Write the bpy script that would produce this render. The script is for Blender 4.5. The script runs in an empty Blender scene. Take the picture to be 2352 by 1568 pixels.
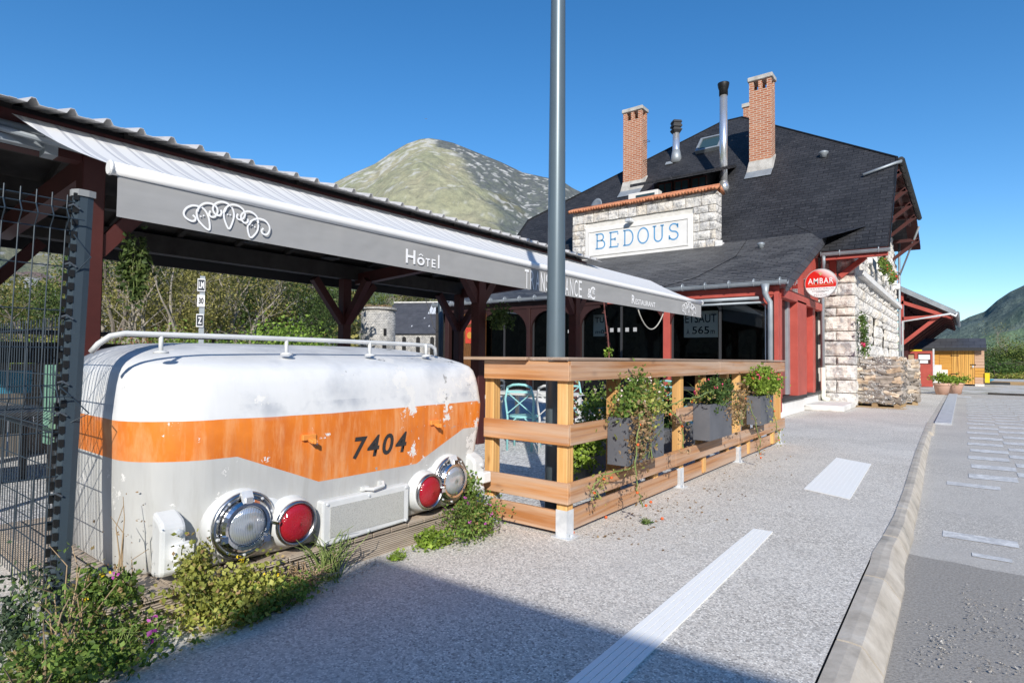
import bpy, bmesh, math, random
from mathutils import Vector, Matrix, noise
random.seed(7)
sc = bpy.context.scene
COL = sc.collection
R = math.radians
PI = math.pi
V = Vector

# ---------------------------------------------------------------- camera model
F_PX, CX, CY = 1338.1, 1176.0, 784.0
PITCH, ROLL, YAW, EYE = R(1.67433), R(.53714), R(37.81585), 1.25
fw = V((-math.sin(YAW)*math.cos(PITCH), math.cos(YAW)*math.cos(PITCH), math.sin(PITCH)))
rt = V((math.cos(YAW), math.sin(YAW), 0)); up = rt.cross(fw)
rt2 = rt*math.cos(ROLL)+up*math.sin(ROLL); up2 = -rt*math.sin(ROLL)+up*math.cos(ROLL)
EYEV = V((0, 0, EYE))
def S(px, py, ax, v):
    """where the sight line through a photo point meets the plane ax = v"""
    d = fw+rt2*((px-CX)/F_PX)-up2*((py-CY)/F_PX)
    i = 'xyz'.index(ax)
    return EYEV+d*((v-EYEV[i])/d[i])
def SD(px, py, depth):
    return EYEV+(fw+rt2*((px-CX)/F_PX)-up2*((py-CY)/F_PX))*depth
cam_d = bpy.data.cameras.new('camera'); cam = bpy.data.objects.new('camera', cam_d); COL.objects.link(cam)
cam_d.sensor_width = 36; cam_d.lens = F_PX/2352*36; cam_d.clip_start = .05; cam_d.clip_end = 20000
m = Matrix((rt2, up2, -fw)).transposed().to_4x4(); m.translation = EYEV
cam.matrix_world = m
sc.camera = cam

# ---------------------------------------------------------------- light
SUN_EL = R(29)
sun_to = V((.63*math.cos(SUN_EL), -.777*math.cos(SUN_EL), math.sin(SUN_EL))).normalized()
sl = bpy.data.lights.new('sun', 'SUN'); so = bpy.data.objects.new('sun', sl); COL.objects.link(so)
sl.energy = 5.0; sl.angle = R(.53); sl.color = (1, .95, .87)
so.rotation_euler = (-sun_to).to_track_quat('-Z', 'Y').to_euler()
w = bpy.data.worlds.new('World'); sc.world = w; w.use_nodes = True
nt = w.node_tree; bg = nt.nodes['Background']
sky = nt.nodes.new('ShaderNodeTexSky'); sky.sky_type = 'NISHITA'; sky.sun_disc = False
sky.sun_elevation = SUN_EL; sky.sun_rotation = math.atan2(sun_to.x, sun_to.y)
sky.altitude = 800; sky.air_density = 1.0; sky.dust_density = .55; sky.ozone_density = 3.0
hs = nt.nodes.new('ShaderNodeHueSaturation'); hs.inputs['Saturation'].default_value = 1.28; hs.inputs['Value'].default_value = 1.16
nt.links.new(sky.outputs[0], hs.inputs['Color'])
nt.links.new(hs.outputs[0], bg.inputs[0]); bg.inputs[1].default_value = .15
sc.view_settings.view_transform = 'Standard'; sc.view_settings.look = 'None'; sc.view_settings.exposure = 0
sc.cycles.max_bounces = 6; sc.cycles.transparent_max_bounces = 12; sc.cycles.caustics_reflective = False; sc.cycles.caustics_refractive = False
sc.cycles.use_denoising = True

# ---------------------------------------------------------------- materials
MATS = {}
class N:
    """tiny node-tree writer"""
    def __init__(s, name, rough=.7, metal=0.0, spec=.5):
        s.m = bpy.data.materials.new(name); s.m.use_nodes = True; s.t = s.m.node_tree
        s.b = s.t.nodes['Principled BSDF']; s.b.inputs['Roughness'].default_value = rough
        s.b.inputs['Metallic'].default_value = metal; s.b.inputs['Specular IOR Level'].default_value = spec
        MATS[name] = s.m
        s.co = s.t.nodes.new('ShaderNodeTexCoord').outputs['Object']
    def node(s, typ, **kw):
        n = s.t.nodes.new(typ)
        for k, v in kw.items():
            if k.startswith('i_'):
                n.inputs[k[2:].replace('_', ' ')].default_value = v
            else: setattr(n, k, v)
        return n
    def link(s, a, b): s.t.links.new(a, b)
    def mapping(s, scale=(1, 1, 1), rot=(0, 0, 0), src=None):
        n = s.node('ShaderNodeMapping'); n.inputs['Scale'].default_value = scale; n.inputs['Rotation'].default_value = rot
        s.link(src or s.co, n.inputs['Vector']); return n.outputs[0]
    def noise(s, scale, detail=3, rough=.55, co=None, dist=0):
        n = s.node('ShaderNodeTexNoise'); n.inputs['Scale'].default_value = scale; n.inputs['Detail'].default_value = detail
        n.inputs['Roughness'].default_value = rough; n.inputs['Distortion'].default_value = dist
        s.link(co or s.co, n.inputs['Vector']); return n.outputs[0]
    def voro(s, scale, co=None, feature='F1', out='Distance'):
        n = s.node('ShaderNodeTexVoronoi', feature=feature); n.inputs['Scale'].default_value = scale
        s.link(co or s.co, n.inputs['Vector']); return n.outputs[out]
    def ramp(s, fac, stops, interp='LINEAR'):
        n = s.node('ShaderNodeValToRGB'); n.color_ramp.interpolation = interp
        e = n.color_ramp.elements
        while len(e) < len(stops): e.new(.5)
        for q, (p, c) in zip(e, stops):
            q.position = p; q.color = (c[0], c[1], c[2], 1) if hasattr(c, '__len__') else (c, c, c, 1)
        s.link(fac, n.inputs[0]); return n.outputs[0]
    def mix(s, fac, a, b, blend='MIX'):
        n = s.node('ShaderNodeMix', data_type='RGBA', blend_type=blend)
        for inp, v in ((n.inputs[0], fac), (n.inputs[6], a), (n.inputs[7], b)):
            if isinstance(v, (int, float)): inp.default_value = v
            elif isinstance(v, tuple): inp.default_value = (v[0], v[1], v[2], 1)
            else: s.link(v, inp)
        return n.outputs[2]
    def math(s, op, a, b=None, clamp=False):
        n = s.node('ShaderNodeMath', operation=op, use_clamp=clamp)
        for i, v in ((0, a), (1, b)):
            if v is None: continue
            if isinstance(v, (int, float)): n.inputs[i].default_value = v
            else: s.link(v, n.inputs[i])
        return n.outputs[0]
    def xyz(s, co=None):
        n = s.node('ShaderNodeSeparateXYZ'); s.link(co or s.co, n.inputs[0]); return n.outputs
    def color(s, c):
        if isinstance(c, tuple): s.b.inputs['Base Color'].default_value = (c[0], c[1], c[2], 1)
        else: s.link(c, s.b.inputs['Base Color'])
        return s
    def bump(s, h, strength=.3, dist=.01):
        n = s.node('ShaderNodeBump'); n.inputs['Strength'].default_value = strength; n.inputs['Distance'].default_value = dist
        s.link(h, n.inputs['Height']); s.link(n.outputs[0], s.b.inputs['Normal']); return s
    def roughness(s, v): s.link(v, s.b.inputs['Roughness']); return s

def varied(name, c1, c2, scale=4, rough=.6, metal=0, bump=.0, bscale=40, bdist=.004, spec=.5, detail=4, lo=.3, hi=.7):
    n = N(name, rough, metal, spec)
    n.color(n.ramp(n.noise(scale, detail), [(lo, c1), (hi, c2)]))
    if bump: n.bump(n.noise(bscale, 3), bump, bdist)
    return n.m
def foliage(name, dark, mid, light, scale=9, trans=.35, dry=None):
    n = N(name, .55, 0, .3)
    oi = n.node('ShaderNodeNewGeometry')
    rnd = oi.outputs['Random Per Island']
    c = n.ramp(rnd, [(0, dark), (.45, mid), (.85, light)] + ([(.97, dry)] if dry else []))
    big = n.ramp(n.noise(scale, 2), [(.3, .55), (.7, 1.15)])
    c = n.mix(1.0, c, big, 'MULTIPLY')
    n.color(c)
    tr = n.node('ShaderNodeBsdfTranslucent'); n.link(c, tr.inputs[0])
    mx = n.node('ShaderNodeMixShader'); mx.inputs[0].default_value = trans
    n.link(n.b.outputs[0], mx.inputs[1]); n.link(tr.outputs[0], mx.inputs[2])
    n.link(mx.outputs[0], n.t.nodes['Material Output'].inputs[0])
    return n.m
def wood(name, axis, c1, c2, c3, plank=0, rough=.65, grain=22, weather=None):
    """grain runs along object axis 0/1/2"""
    n = N(name, rough, 0, .3)
    scl = [grain]*3; scl[axis] = grain*.045
    co = n.mapping(tuple(scl))
    warp = n.noise(.9, 3, .5, co, 1.2)
    rings = n.node('ShaderNodeTexWave', wave_type='RINGS', rings_direction='XYZ'[axis] if False else 'SPHERICAL')
    rings.inputs['Scale'].default_value = .32; rings.inputs['Distortion'].default_value = 5; rings.inputs['Detail'].default_value = 2; rings.inputs['Detail Scale'].default_value = .55
    n.link(co, rings.inputs['Vector'])
    c = n.mix(n.ramp(warp, [(.32, 0), (.68, 1)]), c1, c2)
    lines = n.ramp(rings.outputs[1], [(.0, 1), (.22, .75), (.40, 0)])
    c = n.mix(n.math('MULTIPLY', lines, .55), c, c3)
    ks = [grain*.30]*3; ks[axis] = grain*.13; kn = n.voro(1.0, n.mapping(tuple(ks)))
    c = n.mix(n.ramp(kn, [(.05, .9), (.12, .3), (.20, 0)]), c, tuple(x*.7 for x in c3))
    fine = n.noise(4.5, 3, .6, co)
    c = n.mix(n.math('MULTIPLY', n.ramp(fine, [(.48, 0), (.75, 1)]), .35), c, c3)
    if weather:
        c = n.mix(n.math('MULTIPLY', n.ramp(n.noise(.55, 5, .6, co), [(.38, 0), (.60, 1)]), .85), c, weather)
    n.color(c); n.bump(fine, .35, .003)
    return n.m

def flat(name, c, rough=.6, metal=0, spec=.5):
    return N(name, rough, metal, spec).color(c).m

# ground
n = N('aggregate', .85, 0, .25)
peb = n.voro(105, out='Color'); sep = n.xyz(peb)
edge = n.voro(105, feature='DISTANCE_TO_EDGE')
c = n.ramp(sep[0], [(0, (.27, .245, .21)), (.35, (.60, .555, .485)), (.7, (.76, .705, .62)), (.9, (.90, .845, .75)), (1, (1, .95, .85))])
c = n.mix(n.ramp(edge, [(.02, .8), (.1, 0)]), c, (.42, .41, .40))
c = n.mix(n.math('MULTIPLY', n.ramp(n.noise(.7, 5, .6), [(.38, 0), (.7, 1)]), .30), c, (.88, .85, .79))
c = n.mix(n.math('MULTIPLY', n.ramp(n.noise(.33, 6, .7), [(.50, 0), (.62, 1)]), .28), c, (.40, .385, .36))
c = n.mix(n.math('MULTIPLY', n.ramp(n.noise(160, 2), [(.60, 0), (.72, 1)]), .3), c, (.26, .255, .25))
c = n.mix(n.math('MULTIPLY', n.ramp(n.noise(3.2, 5, .65), [(.55, 0), (.8, 1)]), .30), c, (.42, .41, .40))
n.color(c); n.bump(n.math('ADD', n.math('MULTIPLY', edge, 1.0), n.math('MULTIPLY', n.noise(30, 3), .4)), .3, .004)
n = N('asphalt', .9, 0, .25)
c = n.ramp(n.voro(120, out='Color'), [(0, (.29, .275, .25)), (.6, (.52, .49, .445)), (1, (.77, .735, .67))])
c = n.mix(n.ramp(n.noise(.9, 6, .65), [(.42, 0), (.62, .55)]), c, (.57, .54, .49))
c = n.mix(n.math('MULTIPLY', n.ramp(n.noise(.35, 4, .6), [(.5, 0), (.62, 1)]), .5), c, (.42, .40, .375))
c = n.mix(n.ramp(n.noise(210, 2), [(.66, 0), (.72, .7)]), c, (.62, .61, .58))
n.color(c); n.bump(n.noise(90, 4), .5, .006)
n = N('asphalt_patch', .9, 0, .2)
c = n.ramp(n.noise(70, 4, .7), [(.3, (.22, .205, .185)), (.7, (.42, .395, .36))])
c = n.mix(n.ramp(n.noise(130, 2), [(.64, 0), (.7, .8)]), c, (.48, .46, .42))
n.color(c); n.bump(n.noise(90, 4), .5, .006)
n = N('gravel_yard', .95, 0, .2)
c = n.ramp(n.noise(20, 5, .7), [(.3, (.44, .43, .40)), (.7, (.72, .70, .66))])
c = n.mix(n.ramp(n.noise(.5, 5, .7), [(.5, 0), (.62, .7)]), c, (.22, .21, .11))
n.color(c)
n = N('terrace_gravel', .95, 0, .2)
c = n.ramp(n.voro(45, out='Color'), [(0, (.30, .30, .31)), (.5, (.62, .62, .62)), (1, (.92, .92, .90))])
n.color(c); n.bump(n.voro(45), .8, .015)
n = N('field', .95, 0, .1)
n.color(n.ramp(n.noise(.08, 6, .65), [(.3, (.05, .075, .02)), (.55, (.10, .13, .035)), (.75, (.17, .16, .07))]))
n = N('road_paint', .8, 0, .3)
c = n.mix(n.ramp(n.noise(9, 8, .8), [(.37, 0), (.55, 1)]), (.84, .84, .82), (.52, .52, .515))
n.color(c)
flat('pad_paint', (.92, .92, .89), .7)
n = N('strip_paint', .6, 0, .4)
c = n.mix(n.ramp(n.noise(9, 6, .7, n.mapping((6, 1, 1))), [(.60, 0), (.78, .7)]), (.96, .96, .93), (.55, .54, .51))
n.color(c)
n = N('concrete_kerb', .85, 0, .3)
c = n.ramp(n.noise(5, 6, .65), [(.3, (.36, .32, .265)), (.55, (.54, .49, .42)), (.75, (.68, .64, .57))])
c = n.mix(n.ramp(n.noise(2.5, 4, .7), [(.54, 0), (.70, .75)]), c, (.17, .155, .13))
n.color(c); n.bump(n.noise(70, 4), .4, .004)
varied('concrete', (.58, .57, .54), (.84, .83, .80), 3, .85, bump=.4, bscale=50)
varied('granite', (.38, .40, .43), (.55, .57, .60), 8, .8, bump=.3)
varied('mortar', (.62, .60, .55), (.74, .72, .68), 6, .9, bump=.4)
varied('plinth_white', (.74, .73, .70), (.86, .85, .83), 2, .8, bump=.2)
# stone
n = N('rock_stone', .85, 0, .25)
oi = n.node('ShaderNodeNewGeometry').outputs['Random Per Island']
c = n.ramp(oi, [(0, (.76, .74, .71)), (.35, (.90, .87, .82)), (.7, (.96, .93, .88)), (.9, (.90, .82, .70)), (1, (.80, .79, .78))])
c = n.mix(n.ramp(n.noise(5.5, 6, .7), [(.50, 0), (.62, .75)]), c, (.36, .36, .37))
c = n.mix(n.ramp(n.noise(2.2, 4, .6), [(.56, 0), (.68, .5)]), c, (.84, .70, .52))
n.color(c); n.bump(n.noise(11, 7, .75), 1.0, .09)
n = N('rock_stone_far', .9, 0, .2)
c = n.ramp(n.noise(2.2, 5, .7), [(.32, (.30, .30, .30)), (.6, (.60, .58, .54))])
br = n.node('ShaderNodeTexBrick'); br.inputs['Scale'].default_value = 1.6; br.inputs['Mortar Size'].default_value = .03
br.inputs['Color1'].default_value = (1, 1, 1, 1); br.inputs['Color2'].default_value = (.72, .72, .72, 1); br.inputs['Mortar'].default_value = (.45, .45, .44, 1)
xs = n.xyz(); cb = n.node('ShaderNodeCombineXYZ'); n.link(n.math('ADD', xs[0], xs[1]), cb.inputs[0]); n.link(xs[2], cb.inputs[1]); n.link(cb.outputs[0], br.inputs[0])
n.color(n.mix(1.0, c, br.outputs[0], 'MULTIPLY'))
# slate
n = None
def slate(name, uax, c1, c2, cm, bw=.32, rh=.16, vmul=1.0, spec=.35, rough=.55):
    n = N(name, rough, 0, spec)
    xs = n.xyz(); cb = n.node('ShaderNodeCombineXYZ')
    n.link(xs[uax], cb.inputs[0]); n.link(n.math('MULTIPLY', xs[2], vmul), cb.inputs[1])
    br = n.node('ShaderNodeTexBrick'); br.inputs['Scale'].default_value = 1; br.inputs['Brick Width'].default_value = bw; br.inputs['Row Height'].default_value = rh
    br.inputs['Mortar Size'].default_value = .011; br.inputs['Mortar Smooth'].default_value = .3; br.offset = .5
    n.link(cb.outputs[0], br.inputs[0])
    wv = n.noise(1.2, 2); 
    br.inputs['Color1'].default_value = (*c1, 1); br.inputs['Color2'].default_value = (*c2, 1); br.inputs['Mortar'].default_value = (*cm, 1)
    c = n.mix(n.ramp(n.noise(.8, 5, .65), [(.4, 0), (.7, .35)]), br.outputs[0], tuple(x*1.5+.005 for x in c2))
    c = n.mix(n.ramp(n.noise(14, 3, .6), [(.62, 0), (.70, .35)]), c, (.16, .16, .165))
    n.color(c)
    h = n.math('ADD', n.math('MULTIPLY', br.outputs[1], -1), n.math('MULTIPLY', n.noise(9, 3), .8))
    n.bump(h, .7, .02)
    return n.m
slate('slate_main', 0, (.020, .021, .024), (.038, .039, .044), (.008, .008, .009), .30, .105)
slate('slate_porch', 0, (.050, .050, .052), (.12, .12, .12), (.010, .010, .010), .34, .062)
slate('slate_side', 1, (.020, .021, .024), (.038, .039, .044), (.008, .008, .009), .30, .105)
slate('slate_far', 0, (.055, .058, .068), (.075, .078, .09), (.03, .03, .035), .5, .22)
# brick
n = N('brick', .85, 0, .2)
xs = n.xyz(); cb = n.node('ShaderNodeCombineXYZ'); n.link(n.math('ADD', xs[0], xs[1]), cb.inputs[0]); n.link(xs[2], cb.inputs[1])
br = n.node('ShaderNodeTexBrick'); br.inputs['Scale'].default_value = 1; br.inputs['Brick Width'].default_value = .24; br.inputs['Row Height'].default_value = .078
br.inputs['Mortar Size'].default_value = .011; n.link(cb.outputs[0], br.inputs[0])
br.inputs['Color1'].default_value = (.38, .12, .06, 1); br.inputs['Color2'].default_value = (.50, .20, .11, 1); br.inputs['Mortar'].default_value = (.62, .53, .42, 1)
c = n.mix(n.ramp(n.noise(3, 4), [(.5, 0), (.75, .4)]), br.outputs[0], (.55, .40, .32))
n.color(c); n.bump(n.math('MULTIPLY', br.outputs[1], -1), .6, .01)
varied('cap_stone', (.36, .345, .32), (.60, .58, .54), 4, .9, bump=.5, bscale=14, bdist=.02)
varied('clay_tile', (.45, .15, .07), (.66, .30, .16), 6, .85, bump=.3, bscale=20)
# paints & metals
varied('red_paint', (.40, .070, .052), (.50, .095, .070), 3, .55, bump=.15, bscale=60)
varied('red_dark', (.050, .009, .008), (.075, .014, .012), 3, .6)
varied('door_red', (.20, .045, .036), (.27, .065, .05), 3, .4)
varied('shade_red', (.022, .005, .005), (.030, .007, .006), 3, .7)  # darkened copy of the porch red, shade painted into its left-hand timbers
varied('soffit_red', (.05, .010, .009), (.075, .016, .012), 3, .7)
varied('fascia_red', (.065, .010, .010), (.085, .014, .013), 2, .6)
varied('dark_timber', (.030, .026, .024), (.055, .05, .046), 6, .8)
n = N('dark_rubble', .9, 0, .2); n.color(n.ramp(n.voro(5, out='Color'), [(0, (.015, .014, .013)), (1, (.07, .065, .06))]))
varied('zinc', (.28, .315, .345), (.40, .44, .47), 3, .5, .35)
varied('galvanised', (.62, .65, .67), (.85, .87, .89), 14, .5, .3)
flat('chrome', (.72, .72, .72), .12, 1)
varied('chrome_worn', (.34, .33, .32), (.75, .74, .73), 9, .25, 1)
varied('pole_paint', (.115, .155, .18), (.135, .18, .21), 2, .38, .25)
flat('fence_grey', (.035, .052, .068), .42, .2)
flat('fence_post_grey', (.055, .078, .098), .42, .2)
flat('cap_grey', (.28, .29, .29), .6)
flat('clip_steel', (.12, .14, .16), .5, .4)
flat('pipe_cream', (.82, .80, .70), .5)
flat('white_enamel', (.82, .82, .80), .35)
varied('white_gloss', (.60, .61, .60), (.74, .75, .74), 6, .3)
varied('flue_steel', (.85, .87, .90), (.96, .97, .98), 4, .24, .8)
flat('tube_white', (.95, .95, .94), .3)
flat('black', (.01, .01, .01), .5)
flat('charcoal', (.03, .031, .033), .6)
flat('blue_letter', (.10, .33, .60), .6)
flat('board_white', (.84, .82, .74), .7)
flat('paper', (.80, .82, .84), .7)
flat('cork', (.50, .36, .22), .8)
flat('yellow_plastic', (.85, .62, .02), .5)
flat('blue_paint', (.05, .26, .40), .6)
flat('hook_paint', (.80, .30, .06), .5)
flat('sign_red', (.62, .022, .018), .3)
flat('sign_white', (.84, .84, .84), .3)
flat('sign_grey', (.42, .42, .42), .4)
flat('gold', (.55, .40, .20), .4)
flat('navy', (.022, .03, .045), .5)
flat('poster_red', (.60, .06, .03), .6)
flat('poster_gold', (.60, .28, .05), .6)
flat('aqua', (.30, .62, .62), .45)
flat('chair_white', (.62, .63, .62), .5)
flat('green_plastic', (.22, .42, .30), .5)
flat('rope', (.45, .43, .38), .8)
flat('tomato', (.75, .12, .02), .3)
flat('geranium', (.75, .06, .18), .6)
flat('geranium_red', (.70, .05, .04), .6)
flat('magenta', (.42, .06, .34), .6)
flat('petal_purple', (.16, .01, .14), .6)
flat('petal_yellow', (.85, .62, .02), .6)
flat('petal_pale', (.75, .62, .58), .6)
flat('ac_white', (.78, .77, .73), .5)
flat('glass_panel_teal', (.035, .07, .085), .2)
varied('planter_grey', (.095, .10, .115), (.14, .145, .16), 3, .7)
flat('pot_clay', (.58, .36, .27), .85)
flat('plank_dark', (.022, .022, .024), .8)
varied('bark', (.10, .085, .07), (.24, .21, .18), 5, .9, bump=.5, bscale=12, bdist=.03)
varied('bark_pale', (.24, .21, .17), (.40, .36, .30), 5, .9, bump=.5, bscale=12, bdist=.03)
varied('dry_stem', (.30, .20, .11), (.48, .36, .22), 8, .8)
varied('green_stem', (.14, .20, .05), (.26, .32, .10), 8, .7)
varied('thorn_stem', (.16, .05, .05), (.24, .10, .08), 8, .7)
wood('larch_x', 0, (.66, .32, .12), (.50, .21, .07), (.34, .13, .045), weather=(.60, .42, .29))
wood('larch_y', 1, (.55, .29, .135), (.42, .195, .08), (.30, .12, .05), weather=(.54, .40, .30))
wood('larch_z', 2, (.84, .52, .22), (.72, .40, .13), (.46, .22, .07), grain=30)
wood('larch_top_y', 1, (.48, .38, .30), (.36, .26, .19), (.16, .10, .07))
wood('larch_top_x', 0, (.56, .40, .28), (.42, .28, .18), (.18, .10, .06))
wood('shed_wood', 0, (.80, .44, .10), (.70, .34, .07), (.26, .10, .02), grain=12)
wood('shed_door_wood', 2, (.80, .46, .12), (.72, .38, .09), (.30, .12, .03), grain=12)
wood('shed_grey_wood', 0, (.70, .48, .34), (.62, .40, .27), (.28, .16, .10), grain=12)
wood('wall_timber', 1, (.20, .085, .025), (.15, .06, .018), (.07, .03, .01), grain=12)
wood('grey_plank', 2, (.21, .19, .17), (.15, .135, .12), (.08, .07, .065), grain=14)
wood('deck_old', 1, (.36, .30, .23), (.27, .22, .17), (.16, .13, .10), grain=16)
for nm_, a_, b_, c_ in (('log_bark', (.22, .19, .16), (.40, .35, .30), (.58, .52, .45)), ('log_split', (.50, .37, .25), (.70, .55, .40), (.86, .72, .56))):
    n = N(nm_, .9, 0, .2); c = n.ramp(n.node('ShaderNodeNewGeometry').outputs['Random Per Island'], [(0, a_), (.5, b_), (1, c_)])
    c = n.mix(n.math('MULTIPLY', n.ramp(n.noise(9, 4, .7), [(.45, 0), (.65, 1)]), .5), c, (.12, .10, .085)); n.color(c); n.bump(n.noise(22, 4), .5, .01)
wood('pallet_wood', 0, (.50, .36, .20), (.40, .28, .15), (.25, .16, .09), grain=16)
# grooved deck boards
n = N('deck_groove', .8, 0, .2)
xs = n.xyz()
g = n.math('SINE', n.math('MULTIPLY', xs[2], 520)); g2 = n.math('SINE', n.math('MULTIPLY', xs[0], 520))
c = n.ramp(n.noise(5, 4, .6, n.mapping((8, .6, 8))), [(.3, (.36, .29, .23)), (.7, (.60, .51, .41))])
c = n.mix(n.ramp(n.math('ADD', n.math('MULTIPLY', g, .5), .5), [(.0, .6), (.45, 0)]), c, (.10, .08, .06))
n.color(c); n.bump(g, .6, .004)
# corrugated sheet
varied('sheet_metal', (.48, .47, .46), (.62, .61, .60), 5, .55, .15, bump=.1)
# awning cloth
n = N('awning_cloth', .8, 0, .2)
xs = n.xyz()
st = n.ramp(n.math('FRACT', n.math('MULTIPLY', xs[1], 4.6)), [(0, (.93, .93, .92)), (.40, (.93, .93, .92)), (.43, (.62, .63, .66)), (.50, (.62, .63, .66)), (.53, (.93, .93, .92)), (.66, (.93, .93, .92)), (.69, (.72, .73, .75)), (.90, (.72, .73, .75)), (.93, (.93, .93, .92)), (1, (.93, .93, .92))])
n.color(st)
tr = n.node('ShaderNodeBsdfTranslucent'); n.link(st, tr.inputs[0]); mx = n.node('ShaderNodeMixShader'); mx.inputs[0].default_value = .25
n.link(n.b.outputs[0], mx.inputs[1]); n.link(tr.outputs[0], mx.inputs[2]); n.link(mx.outputs[0], n.t.nodes['Material Output'].inputs[0])
n = N('valance_cloth', .85, 0, .2)
n.color(n.ramp(n.noise(3, 4, .6, n.mapping((1, .5, 3))), [(.3, (.34, .34, .337)), (.7, (.375, .375, .375))]))
n.bump(n.noise(1.3, 3, .5, n.mapping((1, 1, 1.6), (R(25), 0, 0))), .7, .05)
flat('print_white', (.92, .92, .92), .6)
flat('old_valance', (.10, .105, .11), .8)
# glass : dark interior glazing, still real glass
def glass(name, tint, rough=.02, ior=1.45, alpha=.55):
    m_ = bpy.data.materials.new(name); m_.use_nodes = True; t = m_.node_tree; b = t.nodes['Principled BSDF']
    b.inputs['Base Color'].default_value = (*tint, 1); b.inputs['Roughness'].default_value = rough
    tp = t.nodes.new('ShaderNodeBsdfTransparent'); tp.inputs[0].default_value = (.72, .76, .74, 1)
    gl = t.nodes.new('ShaderNodeBsdfGlossy'); gl.inputs[1].default_value = rough
    fr = t.nodes.new('ShaderNodeFresnel'); fr.inputs[0].default_value = ior
    mx = t.nodes.new('ShaderNodeMixShader'); t.links.new(fr.outputs[0], mx.inputs[0]); t.links.new(tp.outputs[0], mx.inputs[1]); t.links.new(gl.outputs[0], mx.inputs[2])
    t.links.new(mx.outputs[0], t.nodes['Material Output'].inputs[0]); MATS[name] = m_; return m_
glass('window_glass', (.02, .02, .02))
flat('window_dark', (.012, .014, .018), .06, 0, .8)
flat('lens_red_glass', (.55, .01, .015), .12, 0, .8)
n = N('lens_clear', .08, .6, .8)
xs = n.xyz(); n.color((.62, .66, .70)); n.bump(n.math('SINE', n.math('MULTIPLY', xs[1], 700)), .4, .002)
n = N('lens_red', .12, 0, .8)
n.color((.36, .012, .022)); vv = n.voro(120); n.bump(vv, .5, .003)
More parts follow.
